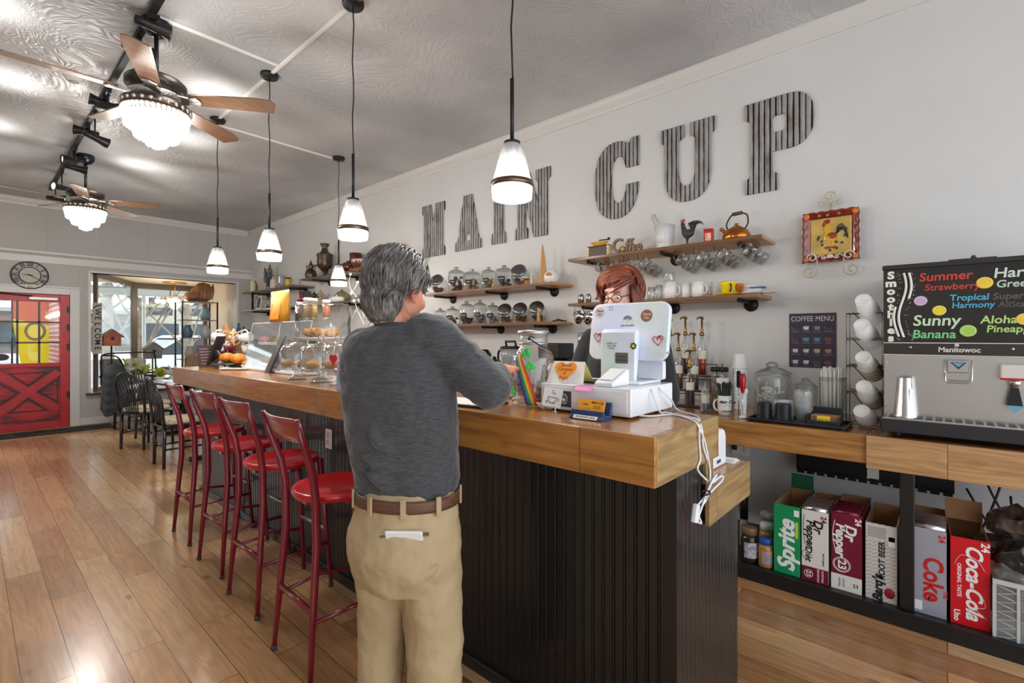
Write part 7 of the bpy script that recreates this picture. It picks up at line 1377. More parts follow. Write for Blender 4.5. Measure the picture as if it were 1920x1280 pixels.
t = thing('insulated_flask', 'grey insulated flask left of the register screen', 'flask', ac(1096, 3.3)); hz = zx(1096, 622, 3.3)-Zc; MB().lathe([(0, 0), (.07, 0), (.075, .02), (.072, hz*.62), (.05, hz*.72), (.05, hz*.75), (0, hz*.75)], 24, cap=False).build('body', mat('flask_grey', (112, 112, 112), .35, .5), t); MB().lathe([(0, hz*.755), (.055, hz*.755), (.052, hz*.98), (.02, hz), (0, hz)], 24, cap=False).build('cap', STEEL, t)
t = thing('wall_plate', 'white double wall outlet under the counter beside the printer', 'outlet', (XW-.003, yx(1388, XW), zx(1388, 838, XW))); MB().box(-.006, .002, -.06, .06, -.06, .06).build('plate', WHITE, t, bev=.003); MB().box(-.03, -.006, .015, .05, -.02, .03).build('plug', mat('plug_blue_black', (34, 50, 70), .4), t, bev=.006); MB().box(-.008, -.0055, -.035, -.02, -.03, .03).build('socket', mat('outlet_grey', (205, 203, 198), .4), t)

# ------------------------------------------------------------ the low shelf: cartons, jars, crate
Zs = .0735; Xs = 3.06
def carton(name, label, u0, u1, vt, m_front, depth=.4, tilt=0, open_=True, mside=None, cat='carton'):
    ya_, yb_ = yx(u0, Xs), yx(u1, Xs); H = zx(u0, vt, Xs)-Zs; W_ = ya_-yb_; t = thing(name, label, cat, (Xs, (ya_+yb_)/2, Zs), tilt); w2 = W_/2-.002; ms = mside or m_front
    MB().box(0, .003, -w2, w2, 0, H).build('front', m_front, t)
    MB().box(.0031, depth, -w2, -w2+.003, 0, H).box(.0031, depth, w2-.003, w2, 0, H).box(depth, depth+.003, -w2, w2, 0, H).box(.0031, depth, -w2+.003, w2-.003, 0, .003).build('sides', ms, t)
    MB().box(.0033, .0042, -w2+.004, w2-.004, .01, H-.001).box(.0042, depth-.002, -w2+.0032, -w2+.0042, .01, H-.001).box(.0042, depth-.002, w2-.0042, w2-.0032, .01, H-.001).box(depth-.004, depth-.002, -w2+.005, w2-.005, .01, H-.001).build('lining', KRAFT, t)
    return t, W_, H
def cans(t, W_, H, m, n_=3):
    for k in range(n_):
        MB().cyl((.04+.066*k, -.058, H-.035), (.04+.066*k, .058, H-.035), .031, None, 20).build('can', m, t)
def ctext(t, s, y, z, size, m, rot=0, sh=0., bold=.02, sx=1., al='CENTER', d=.0006): MB().text(s, size, wallm(-.0006, y, z) @ rotm('Z', rot), d, al, sh, bold, sx).build('lettering', m, t)
def patch(t, y0, y1, z0, z1, m, nm='panel', d=.0006): return MB().box(-d, -.0001, y0, y1, z0, z1).build(nm, m, t)
WI = mat('print_white', (240, 240, 238), .5); GRNC = mat('carton_green', (28, 150, 92), .4, var=.06, vs=4)
t, W_, H = carton('green_soda_carton', 'open green soda carton lettered Sprite on the low shelf', 1450.5, 1501, 942, GRNC); ctext(t, 'Sprite', .0, H*.42, .115, WI, 90, .25, .035, 1.02); patch(t, -.055, -.042, H*.55, H*.78, mat('carton_yellow', (200, 214, 40), .5)); patch(t, -.06, -.035, H*.86, H*.95, WI, 'stamp'); 
MB().box(.39, .393, -.06, .06, H, H+.09).build('flap', mat('carton_green_dark', (24, 98, 64), .5), t)
q = MB(); q.box(.0, .09, -W_/2+.003, W_/2-.003, H, H+.002, rotm('Y', -12)); 
CREAMC = mat('carton_cream', (226, 222, 214), .45); MAR = mat('carton_maroon', (122, 22, 48), .4, var=.06, vs=4); CAN = mat('can_silver', (196, 194, 194), .2, .9); CANM = mat('can_maroon', (110, 30, 50), .25, .5)
t, W_, H = carton('cream_soda_carton', 'cream and maroon Diet Dr Pepper carton with silver cans on top', 1502.5, 1554, 953, CREAMC); cans(t, W_, H+.03, CAN); patch(t, -W_/2+.002, W_/2-.002, 0, H*.2, MAR); ctext(t, 'Dr', -.014, H*.79, .06, INK, -90, .2, .03); ctext(t, 'Pepper', .022, H*.66, .054, INK, -90, .2, .03); ctext(t, 'Diet', .03, H*.38, .045, INK, -90, .2); ctext(t, '24', -.04, H*.9, .035, MAR, -90, 0, .03); ctext(t, '23', .03, H*.1, .03, WI, -90); 
q = MB(); q.tube([wallm(-.001, .03, H*.1) @ Vector((.02*math.cos(k), .02*math.sin(k), 0)) for k in [2*PI*j/20 for j in range(20)]], .0012, 5, True).build('ring', WI, t); ctext(t, 'DELICIOUSLY', -.015, H*.1, .012, WI, -90); ctext(t, 'SATISFYING', -.035, H*.1, .012, WI, -90); ctext(t, 'diet dr pepper', -.04, H*.34, .012, INK, -90)
q = MB(); q.tube(sp([wallm(-.001, 0, 0) @ Vector(p) for p in ((-.05, H*.93, 0), (-.055, H*.7, 0), (-.045, H*.5, 0))]), .0012, 5).tube(sp([wallm(-.001, 0, 0) @ Vector(p) for p in ((-.01, H*.34, 0), (-.045, H*.3, 0), (-.06, H*.38, 0), (-.03, H*.46, 0))]), .0012, 5).build('swirl', INK, t)
t, W_, H = carton('maroon_soda_carton', 'maroon Dr Pepper carton torn open at the top', 1557.5, 1617, 958, MAR); cans(t, W_, H+.025, CANM); patch(t, -W_/2+.002, W_/2-.002, 0, H*.2, CREAMC); ctext(t, 'Dr', -.016, H*.77, .07, WI, -90, .2, .035); ctext(t, 'Pepper', .026, H*.65, .06, WI, -90, .2, .035); ctext(t, '24', -.05, H*.92, .036, WI, -90, 0, .03); ctext(t, '23', .02, H*.33, .05, WI, -90, 0, .03); ctext(t, '23', -.04, H*.09, .025, INK, 0)
q = MB()
for r_ in (.038, .033): q.tube([wallm(-.001, .02, H*.33) @ Vector((r_*math.cos(k), r_*math.sin(k), 0)) for k in [2*PI*j/28 for j in range(28)]], .0014, 5, True)
q.tube([wallm(-.001, -.04, H*.09) @ Vector((.019*math.cos(k), .019*math.sin(k), 0)) for k in [2*PI*j/20 for j in range(20)]], .001, 5, True).tube(sp([wallm(-.001, 0, 0) @ Vector(p) for p in ((-.05, H*.9, 0), (-.06, H*.7, 0), (-.045, H*.46, 0))]), .0016, 5); q.build('ring', WI, t); ctext(t, 'ORIGINAL', .03, H*.1, .011, INK, -90); ctext(t, 'FLAVORS', .012, H*.1, .011, INK, -90)
n = NT('root_beer_waves'); w_ = n.n('TexWave', {'Vector': n.coord((1, 1, 1), (PI/2, 0, 0)), 'Scale': 9., 'Distortion': 0.}, wave_type='BANDS', bands_direction='Y'); cz2 = n.n('SeparateXYZ', {0: n.n('TexCoord').outputs['Object']}); ys = n.n('Math', {0: n.n('Math', {0: cz2.outputs['Y'], 1: 240.}, operation='MULTIPLY').outputs[0]}, operation='SINE').outputs[0]; zs_ = n.n('Math', {0: cz2.outputs['Z'], 1: 330.}, operation='MULTIPLY').outputs[0]; sm_2 = n.n('Math', {0: n.n('Math', {0: zs_, 1: n.n('Math', {0: ys, 1: 1.2}, operation='MULTIPLY').outputs[0]}, operation='ADD').outputs[0]}, operation='SINE').outputs[0]; n.l(n.ramp(sm_2, [(.4, (206, 202, 196)), (.6, (176, 170, 164))]), n.b.inputs['Base Color']); n.b.inputs['Roughness'].default_value = .4
t, W_, H = carton('root_beer_carton', 'grey wavy root beer carton left of the black post', 1622, 1683, 977, n.m); ctext(t, 'ROOT BEER', -.004, H*.53, .036, INK, 90, 0, .03); ctext(t, "Barq's", .012, H*.165, .054, INK, 90, .25, .05); MB().ball((-.001, -.034, H*.13), (.004, .022, .026)).build('berry', mat('berry_red', (150, 26, 36), .4), t); patch(t, -.06, .06, H*.8, H*.97, mat('label_grey', (204, 202, 198), .5)); patch(t, -.055, -.03, H*.74, H*.86, WI, 'barcode')
q = MB()
for k in range(7): q.box(-.0008, -.0006, -.02, .055, H*.82+.008*k, H*.82+.008*k+.003)
q.build('fine_print', mat('print_grey', (90, 86, 84), .6), t)
SILC = mat('carton_silver', (176, 180, 196), .3, .35)
t, W_, H = carton('silver_cola_carton', 'silver Diet Coke carton right of the black post', 1709, 1776, 985, SILC); cans(t, W_, H+.03, CAN); ctext(t, 'Coke', -.012, H*.42, .1, RED, -90, 0, .03, .95); ctext(t, 'THE', -.057, H*.28, .022, RED, -90); ctext(t, '24', -.045, H*.91, .035, RED, -90, 0, .03); patch(t, .025, .06, .015, .06, WI, 'barcode')
REDC = mat('carton_red', (208, 16, 30), .35)
t, W_, H = carton('red_cola_carton', 'red Coca-Cola carton nearest the camera on the low shelf', 1781, 1858, 1003, REDC, .4, 3); ctext(t, 'Coca-Cola', -.012, H*.51, .078, WI, -90, .3, .03, 1.0); ctext(t, 'ORIGINAL TASTE', .037, H*.51, .02, WI, -90, 0, .02); ctext(t, '24', -.05, H*.93, .04, WI, -90, 0, .03); ctext(t, 'Uno', .045, .04, .03, WI, -90, 0, .03)
MB().tube(sp([wallm(-.001, 0, 0) @ Vector(p) for p in ((-.055, H*.68, 0), (-.03, H*.8, 0), (.02, H*.78, 0), (.05, H*.66, 0))]), [.001]+[.003]*17+[.001], 6, flat=.3).tube(sp([wallm(-.001, 0, 0) @ Vector(p) for p in ((.045, H*.36, 0), (.05, H*.26, 0), (.02, H*.22, 0), (.055, H*.13, 0))]), [.001]+[.003]*17+[.001], 6, flat=.3).build('swash', WI, t)
MB().box(.0, .1, -.07, .07, H, H+.0015, Matrix.Translation((.3, 0, 0)) @ Matrix.Translation((0, 0, H)) @ rotm('Y', -70) @ Matrix.Translation((0, 0, -H))).build('flap', KRAFT, t)
# jars left of the cartons
def low_jar(name, label, u1, u2, vt, X, m, ml, lm=None, lidh=.2):
    R = rad(u1, u2, X); H = zx((u1+u2)/2, vt, X)-Zs; t = thing(name, label, 'jar', (X, yx((u1+u2)/2, X), Zs)); MB().lathe([(0, 0), (R*.96, 0), (R, .01), (R, H*(.85-lidh)), (R*.82, H*(1-lidh)), (0, H*(1-lidh))], 22, cap=False).build('body', m, t); MB().lathe([(0, H*(1-lidh)), (R*.88, H*(1-lidh)), (R*.88, H*.98), (R*.84, H), (0, H)], 22, cap=False).build('lid', ml, t)
    if lm: MB().grid(lambda a, b: ((R+.001)*math.cos(PI+.75+(a-.5)*2.2), (R+.001)*math.sin(PI+.75+(a-.5)*2.2), H*(.15+.45*b)), 12, 1).build('label', lm, t)
    return t
low_jar('sauce_jar', 'dark jar with bronze lid and pale label beside the bar end', 1389, 1422, 987, 3.1, mat('jar_dark_brown', (46, 34, 26), .15), mat('lid_bronze', (120, 100, 70), .4), mat('label_mixed', (214, 206, 186), .6, c2=(120, 130, 170), vs=50))
low_jar('peanut_butter_jar', 'peanut butter jar with blue lid', 1422, 1450, 1008, 3.09, mat('peanut_butter', (170, 118, 66), .3), mat('lid_blue', (40, 84, 170), .35), mat('label_blue', (120, 130, 160), .6, c2=(196, 160, 90), vs=50))
low_jar('amber_jar', 'amber jar with white lid behind the blue lidded jar', 1423, 1452, 980, 3.24, mat('amber_jar', (160, 116, 62), .25), WHITE, mat('label_cream2', (220, 210, 190), .6)); low_jar('cream_jar', 'taller white lidded jar at the back of the low shelf', 1424, 1453, 960, 3.4, mat('cream_jar', (206, 196, 180), .4), WHITE)
low_jar('black_cap_bottle', 'bottle with tall black cap behind the bar end', 1386, 1404, 930, 3.3, mat('clear_dark', (130, 128, 126), .15), BLACK, None, .45)
# clear crate with bagged goods
Xc = 3.04; ya_, yb_ = yx(1861, Xc), yx(1861, Xc)-.42; zt_ = zx(1861, 1083, Xc)
cr2 = thing('plastic_crate', 'clear ribbed plastic crate at the right end of the low shelf', 'crate', (0, 0, 0))
q = MB(); q.box(Xc, Xc+.004, yb_, ya_, Zs, zt_).box(Xc, Xc+.4, ya_-.004, ya_, Zs, zt_).box(Xc, Xc+.4, yb_, yb_+.004, Zs, zt_).box(Xc+.396, Xc+.4, yb_, ya_, Zs, zt_).box(Xc, Xc+.4, yb_, ya_, Zs, Zs+.004); q.build('walls', PLAST, cr2)
q = MB(); k = 7; hh_ = zt_-Zs
q.box(Xc-.008, Xc-.0005, yb_, ya_, zt_-.02, zt_).box(Xc-.006, Xc-.0005, ya_-.012, ya_, Zs, zt_-.02).box(Xc-.006, Xc-.0005, ya_-.085, ya_-.075, Zs, zt_-.02)
for i in range(6): za_ = Zs+hh_*.9*i/6; zb_ = za_+hh_*.15; q.tube([(Xc-.003, ya_-.012, za_), (Xc-.003, ya_-.075, (za_+zb_)/2), (Xc-.003, ya_-.012, zb_)], .003, 5)
q.build('ribs', mat('crate_milky', (206, 206, 204), .3), cr2); MB().box(Xc+.006, Xc+.009, yb_+.05, ya_-.09, zt_-.08, zt_-.055).box(Xc+.006, Xc+.009, ya_-.1, ya_-.09, zt_-.08, zt_-.03).build('blue_strip', mat('strip_blue', (40, 130, 200), .4), cr2)
BAG = [mat('bag_dark', (60, 56, 54), .2, var=.5, vs=16), mat('bag_brown', (110, 92, 80), .22, var=.5, vs=14), mat('bag_grey', (150, 148, 146), .2, var=.4, vs=12)]
for k, (u, v, X, r_, m, lb) in enumerate(((1890, 1035, 3.2, .1, 0, 'dark shiny bag slumped over the crate rim'), (1912, 985, 3.3, .11, 1, 'brown crinkled bag at the back of the crate'), (1885, 1075, 3.12, .07, 2, 'small pale bag end at the crate corner'), (1925, 1050, 3.15, .1, 0, 'dark bag at the frame edge in the crate'), (1895, 1120, 3.2, .12, 0, 'dark bag inside the clear crate'))):
    b_ = Blob(); b_.ball((0, 0, 0), (r_*.9, r_*1.1, r_*.7), 24, 16); o = b_.build('goods_bag', BAG[m], loc=(X, yx(u, X), zx(u, v, X))); tx = bpy.data.textures.new('crumple', 'VORONOI'); tx.noise_scale = .06; dm = o.modifiers.new('sub', 'SUBSURF'); dm.render_levels = 2; dm.levels = 1; dm = o.modifiers.new('crumple', 'DISPLACE'); dm.texture = tx; dm.strength = .05; dm.texture_coords = 'GLOBAL'; tag(o, lb, 'bag', 'bags in the clear crate')
# ------------------------------------------------------------ far end of the bar
def ob(u, v): x, y = flo(u, v, BT); return Vector((x, y, BT))
def easel(u, v, ut, vt, us, vs_, label, w_=.2):
    a = ob(u, v); X = a.x; h = zx(ut, vt, X+.05)-BT; t = thing('menu_easel', label, 'sign stand', a, 0)
    t.rotation_euler = (0, 0, math.radians(-6)); lean = .5; q = MB()
    MB().add([(0, -w_/2, 0), (0, w_/2, 0), (.012, w_/2, 0), (.012, -w_/2, 0)]+[(x+lean*h*.0, y, h) for x, y in ((0, -w_/2), (0, w_/2), (.012, w_/2), (.012, -w_/2))], [(0, 3, 2, 1), (4, 5, 6, 7), (0, 1, 5, 4), (1, 2, 6, 5), (2, 3, 7, 6), (3, 0, 4, 7)], M=Matrix.Rotation(-.0, 4, 'Z') @ Matrix(((1, 0, 0, 0), (0, 1, .45, 0), (0, 0, 1, 0), (0, 0, 0, 1))) @ rotm('Z', 90)).build('board', mat('easel_black', (44, 38, 36), .45), t, bev=.002)
    MB().tube([(.0, .45*h*.62, h*.62), (.0, -.12, .0)], .016, 4, flat=.35).build('strut', mat('easel_black', (44, 38, 36), .45), t)
    MB().box(-.03, .03, -.006, 0, .005, .05, Matrix.Translation((0, -.115, 0))).build('price_tag', PAPER, t)
    return t
def easel2(u0, v0, ut, vt, us, vs_, label):
    """a leaning slate seen edge on: foot, top and strut foot set from the sight lines on the bar"""
    a = ob(u0, v0); s_ = ob(us, vs_); dirv = (s_-a); dirv.z = 0; dirv.normalize(); d = a.x*FW[0]+a.y*FW[1]
    h = (v0-vt)*d/FP; lat = (ut-u0)*d/FP; run = lat/max(.2, dirv.x*RT[0]+dirv.y*RT[1]); side = Vector((-dirv.y, dirv.x, 0))
    t = thing('menu_easel', label, 'sign stand', a); top = dirv*run+Vector((0, 0, h)); q = MB(); th = dirv*.018; w_ = side*.12
    q.add([Vector(), th, th+w_, w_, top, top+th, top+th+w_, top+w_], [(0, 3, 2, 1), (4, 5, 6, 7), (0, 1, 5, 4), (1, 2, 6, 5), (2, 3, 7, 6), (3, 0, 4, 7)]); q.build('board', mat('easel_black', (44, 38, 36), .4), t, bev=.002)
    m_ = top*.55+th; e = (s_-a); q = MB(); q.add([m_, m_+w_*.25, e+w_*.25, e, m_+th*1.6, m_+w_*.25+th*1.6, e+w_*.25+th*1.2, e+th*1.2], [(0, 1, 2, 3), (7, 6, 5, 4), (0, 4, 5, 1), (1, 5, 6, 2), (2, 6, 7, 3), (3, 7, 4, 0)]); q.build('strut', mat('easel_black', (44, 38, 36), .4), t)
    MB().box(-.022, .022, -.003, .0, .0, .06, Matrix.Translation(e+Vector((-.02, -.0, .0))) @ Matrix.Rotation(-.9, 4, 'Z')).build('price_tag', PAPER, t); return t
easel2(384, 688, 406, 630, 421, 688, 'black leaning slate sign near the far end of the bar'); easel2(503, 700, 525, 630, 547, 698, 'black leaning slate sign beside the glass cake domes')
q = thing('slate_menu', 'small dark menu slate behind the far easel', 'sign', Vector((1.45, 4.92, BT)), 20); MB().box(-.09, .09, -.006, .006, 0, .2, rotm('X', -12)).build('slate', mat('slate_brown', (78, 62, 62), .6), q, bev=.002)
q2 = MB()
for k in range(6): q2.box(-.07, .05-.02*(k % 3), -.0075, -.006, .03+.026*k, .036+.026*k, rotm('X', -12))
q2.build('writing', mat('chalk_pink', (170, 140, 140), .7), q)
WOODP = mat('pale_wood', (196, 150, 96), .6)
# tray with buns
tb = thing('serving_tray', 'wooden serving tray with round pastries on the bar', 'tray', ob(470, 690), 50); MB().prism(rrect(-.26, .26, -.14, .14, .03), 0, .01).build('board', mat('tray_honey', (190, 132, 66), .4, var=.2), tb, bev=.003); MB().tube([(x, y, .012) for x, y in rrect(-.265, .265, -.145, .145, .03)], .008, 6, True).build('rim', mat('tray_edge_white', (206, 202, 196), .4), tb)
for k, (dx, dy) in enumerate(((-.16, -.02), (-.06, -.05), (.02, -.02), (.1, -.03), (.18, .0))):
    t = thing('pastry', 'round golden pastry on the wooden tray, number counted from the far end' if False else ('golden bun, leftmost on the tray', 'golden bun, second on the tray', 'pale bun in the middle of the tray', 'round orange bun, fourth on the tray', 'round orange bun, rightmost on the tray')[k], 'pastry', tb.location+Matrix.Rotation(math.radians(50), 3, 'Z') @ Vector((dx*.8, dy, .0105)), 0, 'pastries on the wooden tray'); b_ = MB().ball((0, 0, .032), (.042, .042, .032), 16, 10).build('bun', mat('bun_gold', (222, 166, 90), .55, var=.2, vs=18), t); MB().lathe([(.036, 0), (.048, .026), (.046, .026)], 18, cap=False).build('paper_case', PAPER, t)
# mug tree
mt_ = thing('mug_tree', 'wooden mug stand near the far end of the bar', 'mug stand', ob(437, 683)); MB().cyl((0, 0, .012), (0, 0, .33), .018, .015).cyl((0, 0, 0), (0, 0, .012), .08, None, 20).build('post', WOODP, mt_)
q = MB(); ms_ = []
for k in range(6): a = k*1.05; z = .18+.1*(k % 2); q.cyl((0, 0, z), (.1*math.cos(a), .1*math.sin(a), z+.05), .008)
q.build('pegs', WOODP, mt_)
for k, (a, z, lb) in enumerate(((-.9, .26, 'white mug on the upper right peg of the mug stand'), (1.2, .27, 'white mug on the upper far peg of the mug stand'), (2.6, .26, 'white mug on the upper left peg of the mug stand'), (-2.3, .15, 'cream mug on the lower left peg of the mug stand'), (-.2, .15, 'cream mug on the lower right peg of the mug stand'))):
    t = thing('white_mug', lb, 'mug', mt_.location+Vector((.125*math.cos(a), .125*math.sin(a), z)), 0, 'white mugs on the mug stand'); M_ = Matrix.Rotation(a, 4, 'Z') @ rotm('Y', 80); MB().lathe([(0, -.05), (.042, -.05), (.046, 0), (.046, .055), (.042, .055), (.04, -.04), (0, -.04)], 22, cap=False, M=M_).build('body', CER, t); MB().tube([M_ @ Vector((-.046-.03*math.sin(k_), 0, .032*math.cos(k_))) for k_ in [PI*j/10 for j in range(11)]], .007, 7).build('handle', CER, t)
PUM = mat('pumpkin_orange', (222, 136, 30), .5)
for u, v, lb in ((447, 668, 'striped orange mini pumpkin right of the mug stand'), (426, 668, 'striped orange mini pumpkin left of the mug stand post')):
    t = thing('mini_pumpkin', lb, 'pumpkin', (1.54, yx(u, 1.54), BT+.04), 0, 'mini pumpkins'); q = MB(); q.grid(lambda a, b: ((.065*math.sin(PI*b)*(1-.1*abs(math.cos(a*PI*9))))*math.cos(2*PI*a), (.065*math.sin(PI*b)*(1-.1*abs(math.cos(a*PI*9))))*math.sin(2*PI*a), .045-.045*math.cos(PI*b)), 54, 10); q.build('skin', PUM, t); q = MB()
    for k in range(9): q.tube([(.0625*math.sin(PI*b)*math.cos(2*PI*(k+.5)/9), .0625*math.sin(PI*b)*math.sin(2*PI*(k+.5)/9), .045-.045*math.cos(PI*b)) for b in (.2, .4, .6, .8)], .003, 5)
    q.build('stripes', mat('pumpkin_brown', (110, 70, 24), .5), t); MB().cyl((0, 0, .085), (.005, 0, .11), .007, .005).build('stem', mat('stem_green', (90, 90, 50), .6), t)
t = thing('pumpkin_stand', 'dark pedestal bowl under the mini pumpkins', 'stand', (1.54, yx(437, 1.54), BT)); MB().lathe([(0, 0), (.06, 0), (.02, .01), (.02, .025), (.15, .032), (.15, .039), (0, .039)], 24, cap=False).build('stand', BLACK, t)
t = thing('burlap_bag', 'brown burlap bag with a tied neck at the far bar end', 'bag', ob(372, 684)+Vector((.3, .15, 0))); b_ = Blob(); b_.ball((0, 0, .12), (.13, .15, .13), 20, 12); b_.ball((0, -.02, .24), (.11, .13, .09)); b_.cap([(0, .0, .3), (0, .04, .4)], [.04, .018]); b_.skin('sack', mat('burlap', (166, 122, 78), .85, var=.2, vs=20), t, .01, 4, .03, .08)
# acrylic case
ca = ob(560, 683); cb_ = ob(470, 683); yA, yB = 3.3, 4.35
cs = thing('display_case', 'clear acrylic pastry case with sloped front on the bar', 'display case', (0, 0, 0)); zt_ = BT+.38; xf, xb = 1.53, 1.70; q = MB()
ACR = glass('acrylic', (250, 252, 253), .1, .02, (222, 228, 232))
q.add([(xf, yA, BT+.02), (xf, yB, BT+.02), (xf+.08, yB, zt_), (xf+.08, yA, zt_)], [(0, 3, 2, 1)]); q.add([(xf, yA, BT+.02), (xb, yA, BT+.02), (xb, yA, zt_), (xf+.08, yA, zt_)], [(0, 1, 2, 3)]); q.add([(xf, yB, BT+.02), (xb, yB, BT+.02), (xb, yB, zt_), (xf+.08, yB, zt_)], [(3, 2, 1, 0)]); q.add([(xf+.08, yA, zt_), (xb, yA, zt_), (xb, yB, zt_), (xf+.08, yB, zt_)], [(0, 1, 2, 3)]); q.add([(xf+.03, 3.82, BT+.02), (xb, 3.82, BT+.02), (xb, 3.82, zt_), (xf+.08, 3.82, zt_)], [(0, 1, 2, 3)]); q.build('panes', ACR, cs, solid=.005)
MB().box(xf-.005, xb+.005, yA-.005, yB+.005, BT+.002, BT+.018).build('base', WHITE, cs, bev=.003); MB().box(xf+.06, xb, yA+.006, yB-.006, BT+.18, BT+.186).build('glass_shelf', ACR, cs)
q = MB(); q.tube([(xf, yA, BT+.02), (xf+.08, yA, zt_), (xf+.08, yB, zt_), (xf, yB, BT+.02)], .004, 6).tube([(xf+.045, 3.82, BT+.03), (xf+.08, 3.82, zt_)], .004, 6); q.build('edge_bead', mat('acrylic_edge', (228, 234, 238), .2), cs)
PAS = [(mat('pastry_pink', (196, 110, 110), .5), 'pink iced pastry'), (mat('pastry_brown', (150, 96, 60), .6), 'brown muffin'), (mat('pastry_gold', (206, 150, 74), .6, var=.2), 'golden pastry'), (mat('pastry_green', (180, 190, 80), .5), 'lime green packet')]
for k, (y, z, m, w_) in enumerate(((4.2, .19, 0, 'upper shelf, far end of the acrylic case'), (4.02, .19, 1, 'upper shelf left of the divider in the acrylic case'), (3.88, .19, 3, 'upper shelf beside the divider'), (4.15, .022, 2, 'floor of the acrylic case, far end'), (3.98, .022, 0, 'floor of the acrylic case, middle'), (3.6, .19, 1, 'upper shelf right of the divider'), (3.42, .022, 2, 'floor of the acrylic case, near end'))):
    t = thing('cased_pastry', PAS[m][1]+' on the '+w_, 'pastry', (1.64, y, BT+z), 0, 'pastries in the acrylic case'); MB().lathe([(0, 0), (.035, 0), (.048, .04), (.046, .05), (.03, .075), (0, .085)], 18, cap=False).build('pastry', PAS[m][0], t); MB().lathe([(.034, -.0), (.049, .038), (.047, .038)], 18, cap=False).build('paper_case', PAPER, t)
# drinks and pouch on the case
TOPZ = zt_+.004
def top_y(u, X=1.66): return yx(u, X)
t = thing('gold_pouch', 'gold stand up pouch with clear window on the acrylic case', 'pouch', (1.635, top_y(525, 1.635), TOPZ), 0); hz = zx(525, 545, 1.635)-TOPZ; wz_ = (yx(508, 1.635)-yx(542, 1.635))/2; GO = mat('gold_foil', (214, 152, 48), .5, .1, bump=.3, bs=18)
MB().loft([[(.045*math.cos(a)*k, wz_*w2*math.copysign(abs(math.sin(a))**.6, math.sin(a)), hz*z) for a in [2*PI*j/28 for j in range(28)]] for z, k, w2 in ((0, 1, .8), (.3, .9, .86), (.7, .5, .96), (.88, .12, 1), (1, .08, 1))]).build('pouch', GO, t)
MB().grid(lambda a, b: (-.046*(1-.45*b)-.002, wz_*.55*(1-2*a)*(.9+.1*b), hz*(.08+.5*b)), 6, 6).build('window', mat('amber_window', (236, 140, 30), .15), t); MB().box(-.012, -.0075, -wz_*.5, wz_*.5, hz*.62, hz*.7, rotm('Y', 4)).build('label', mat('yellow_label', (240, 206, 60), .5), t)
AMB = [(214, 140, 60), (236, 168, 30), (240, 190, 40), (240, 130, 24)]
for k, (u1, u2, vt, c, lb) in enumerate(((556, 570, 566, 0, 'white lidded cup of tan drink on the acrylic case'), (569, 587, 558, 1, 'tallest white lidded cup of yellow drink on the case'), (585, 596, 559, 2, 'slim cup of yellow drink on the case'), (604, 620, 562, 3, 'cup of orange red drink at the right of the case top'))):
    X = 1.635; R = rad(u1, u2, X); u = (u1+u2)/2; H = zx(u, vt, X)-TOPZ; t = thing('drink_cup', lb, 'cup', (X, top_y(u, X), TOPZ), 0, 'display drinks on the acrylic case'); MB().lathe([(0, .002), (R*.8, 0), (R, H*.85), (R*.96, H*.85), (R*.76, .006)], 20, cap=False).build('cup', PLAST, t); MB().lathe([(0, H*.12), (R*.8, H*.12), (R*.93, H*.72), (0, H*.72)], 20, cap=False).build('drink', mat('drink_%d' % k, AMB[c], .2), t); MB().lathe([(0, H*.86), (R*1.05, H*.86), (R*1.03, H*.95), (R*.9, H), (0, H)], 20, cap=False).build('lid', WHITE, t)
    MB().lathe([(0, .003), (R*.78, .003), (R*.8, H*.12), (0, H*.12)], 20, cap=False).build('foam', CER, t)
# cake stands and domes
DG = glass('dome_glass', (248, 250, 250), .2)
def dome(u, v, R, H, hs, label, pm, n_, lift=0.):
    X_ = 1.40; a = Vector((X_, yx(u, X_), BT)); t = thing('cake_stand', label, 'cake stand', a, 0, 'glass cake stands with domes'); MB().lathe([(0, 0), (R*.55, 0), (R*.5, .012), (R*.16, .03), (R*.14, hs-.02), (R*.3, hs-.008), (R*1.08, hs-.002), (R*1.12, hs+.008), (R*1.05, hs+.008), (0, hs+.004)], 30, cap=False).build('stand', DG, t)
    MB().lathe([(R, hs+.009), (R*.99, hs+H*.62), (R*.85, hs+H*.86), (R*.5, hs+H*.97), (.02, hs+H), (.012, hs+H+.015), (.02, hs+H+.03), (0, hs+H+.04)], 32, cap=False).build('dome', DG, t)
    rr = random.Random(int(u))
    for k in range(n_):
        q = 2*PI*k/n_+.4; r_ = R*.55; p = thing('scone', 'golden pastry under the '+label.split(' with')[0]+(', front', ', left', ', right', ', back', ', middle')[k % 5], 'pastry', a+Vector((r_*math.cos(q), r_*math.sin(q), hs+.009)), 0, 'pastries under the glass domes'); b_ = Blob(); b_.ball((0, 0, .022), (.042, .036, .022), 14, 9); b_.ball((.01, .01, .034), (.024, .022, .016), 10, 7); b_.build('pastry', pm, p)
SCO = mat('scone_gold', (210, 146, 62), .7, var=.3, vs=25); YELP = mat('pastry_yellow', (206, 146, 66), .6, var=.2, vs=25)
dome(557, 703, .105, .16, .07, 'left glass dome beside the easel', YELP, 3); dome(602, 712, .115, .16, .075, 'middle glass dome on its footed stand', YELP, 4); dome(634, 722, .085, .15, .085, 'right glass dome nearest the man', YELP, 3)
a = Vector((1.55, yx(607, 1.55), BT)); zs2 = zx(607, 632, 1.55)-BT
t = thing('tall_cake_stand', 'tall white stand of golden scones behind the domes', 'cake stand', a); MB().lathe([(0, 0), (.07, 0), (.02, .02), (.02, zs2-.03), (.15, zs2-.01), (.155, zs2), (0, zs2)], 28, cap=False).build('stand', CER, t)
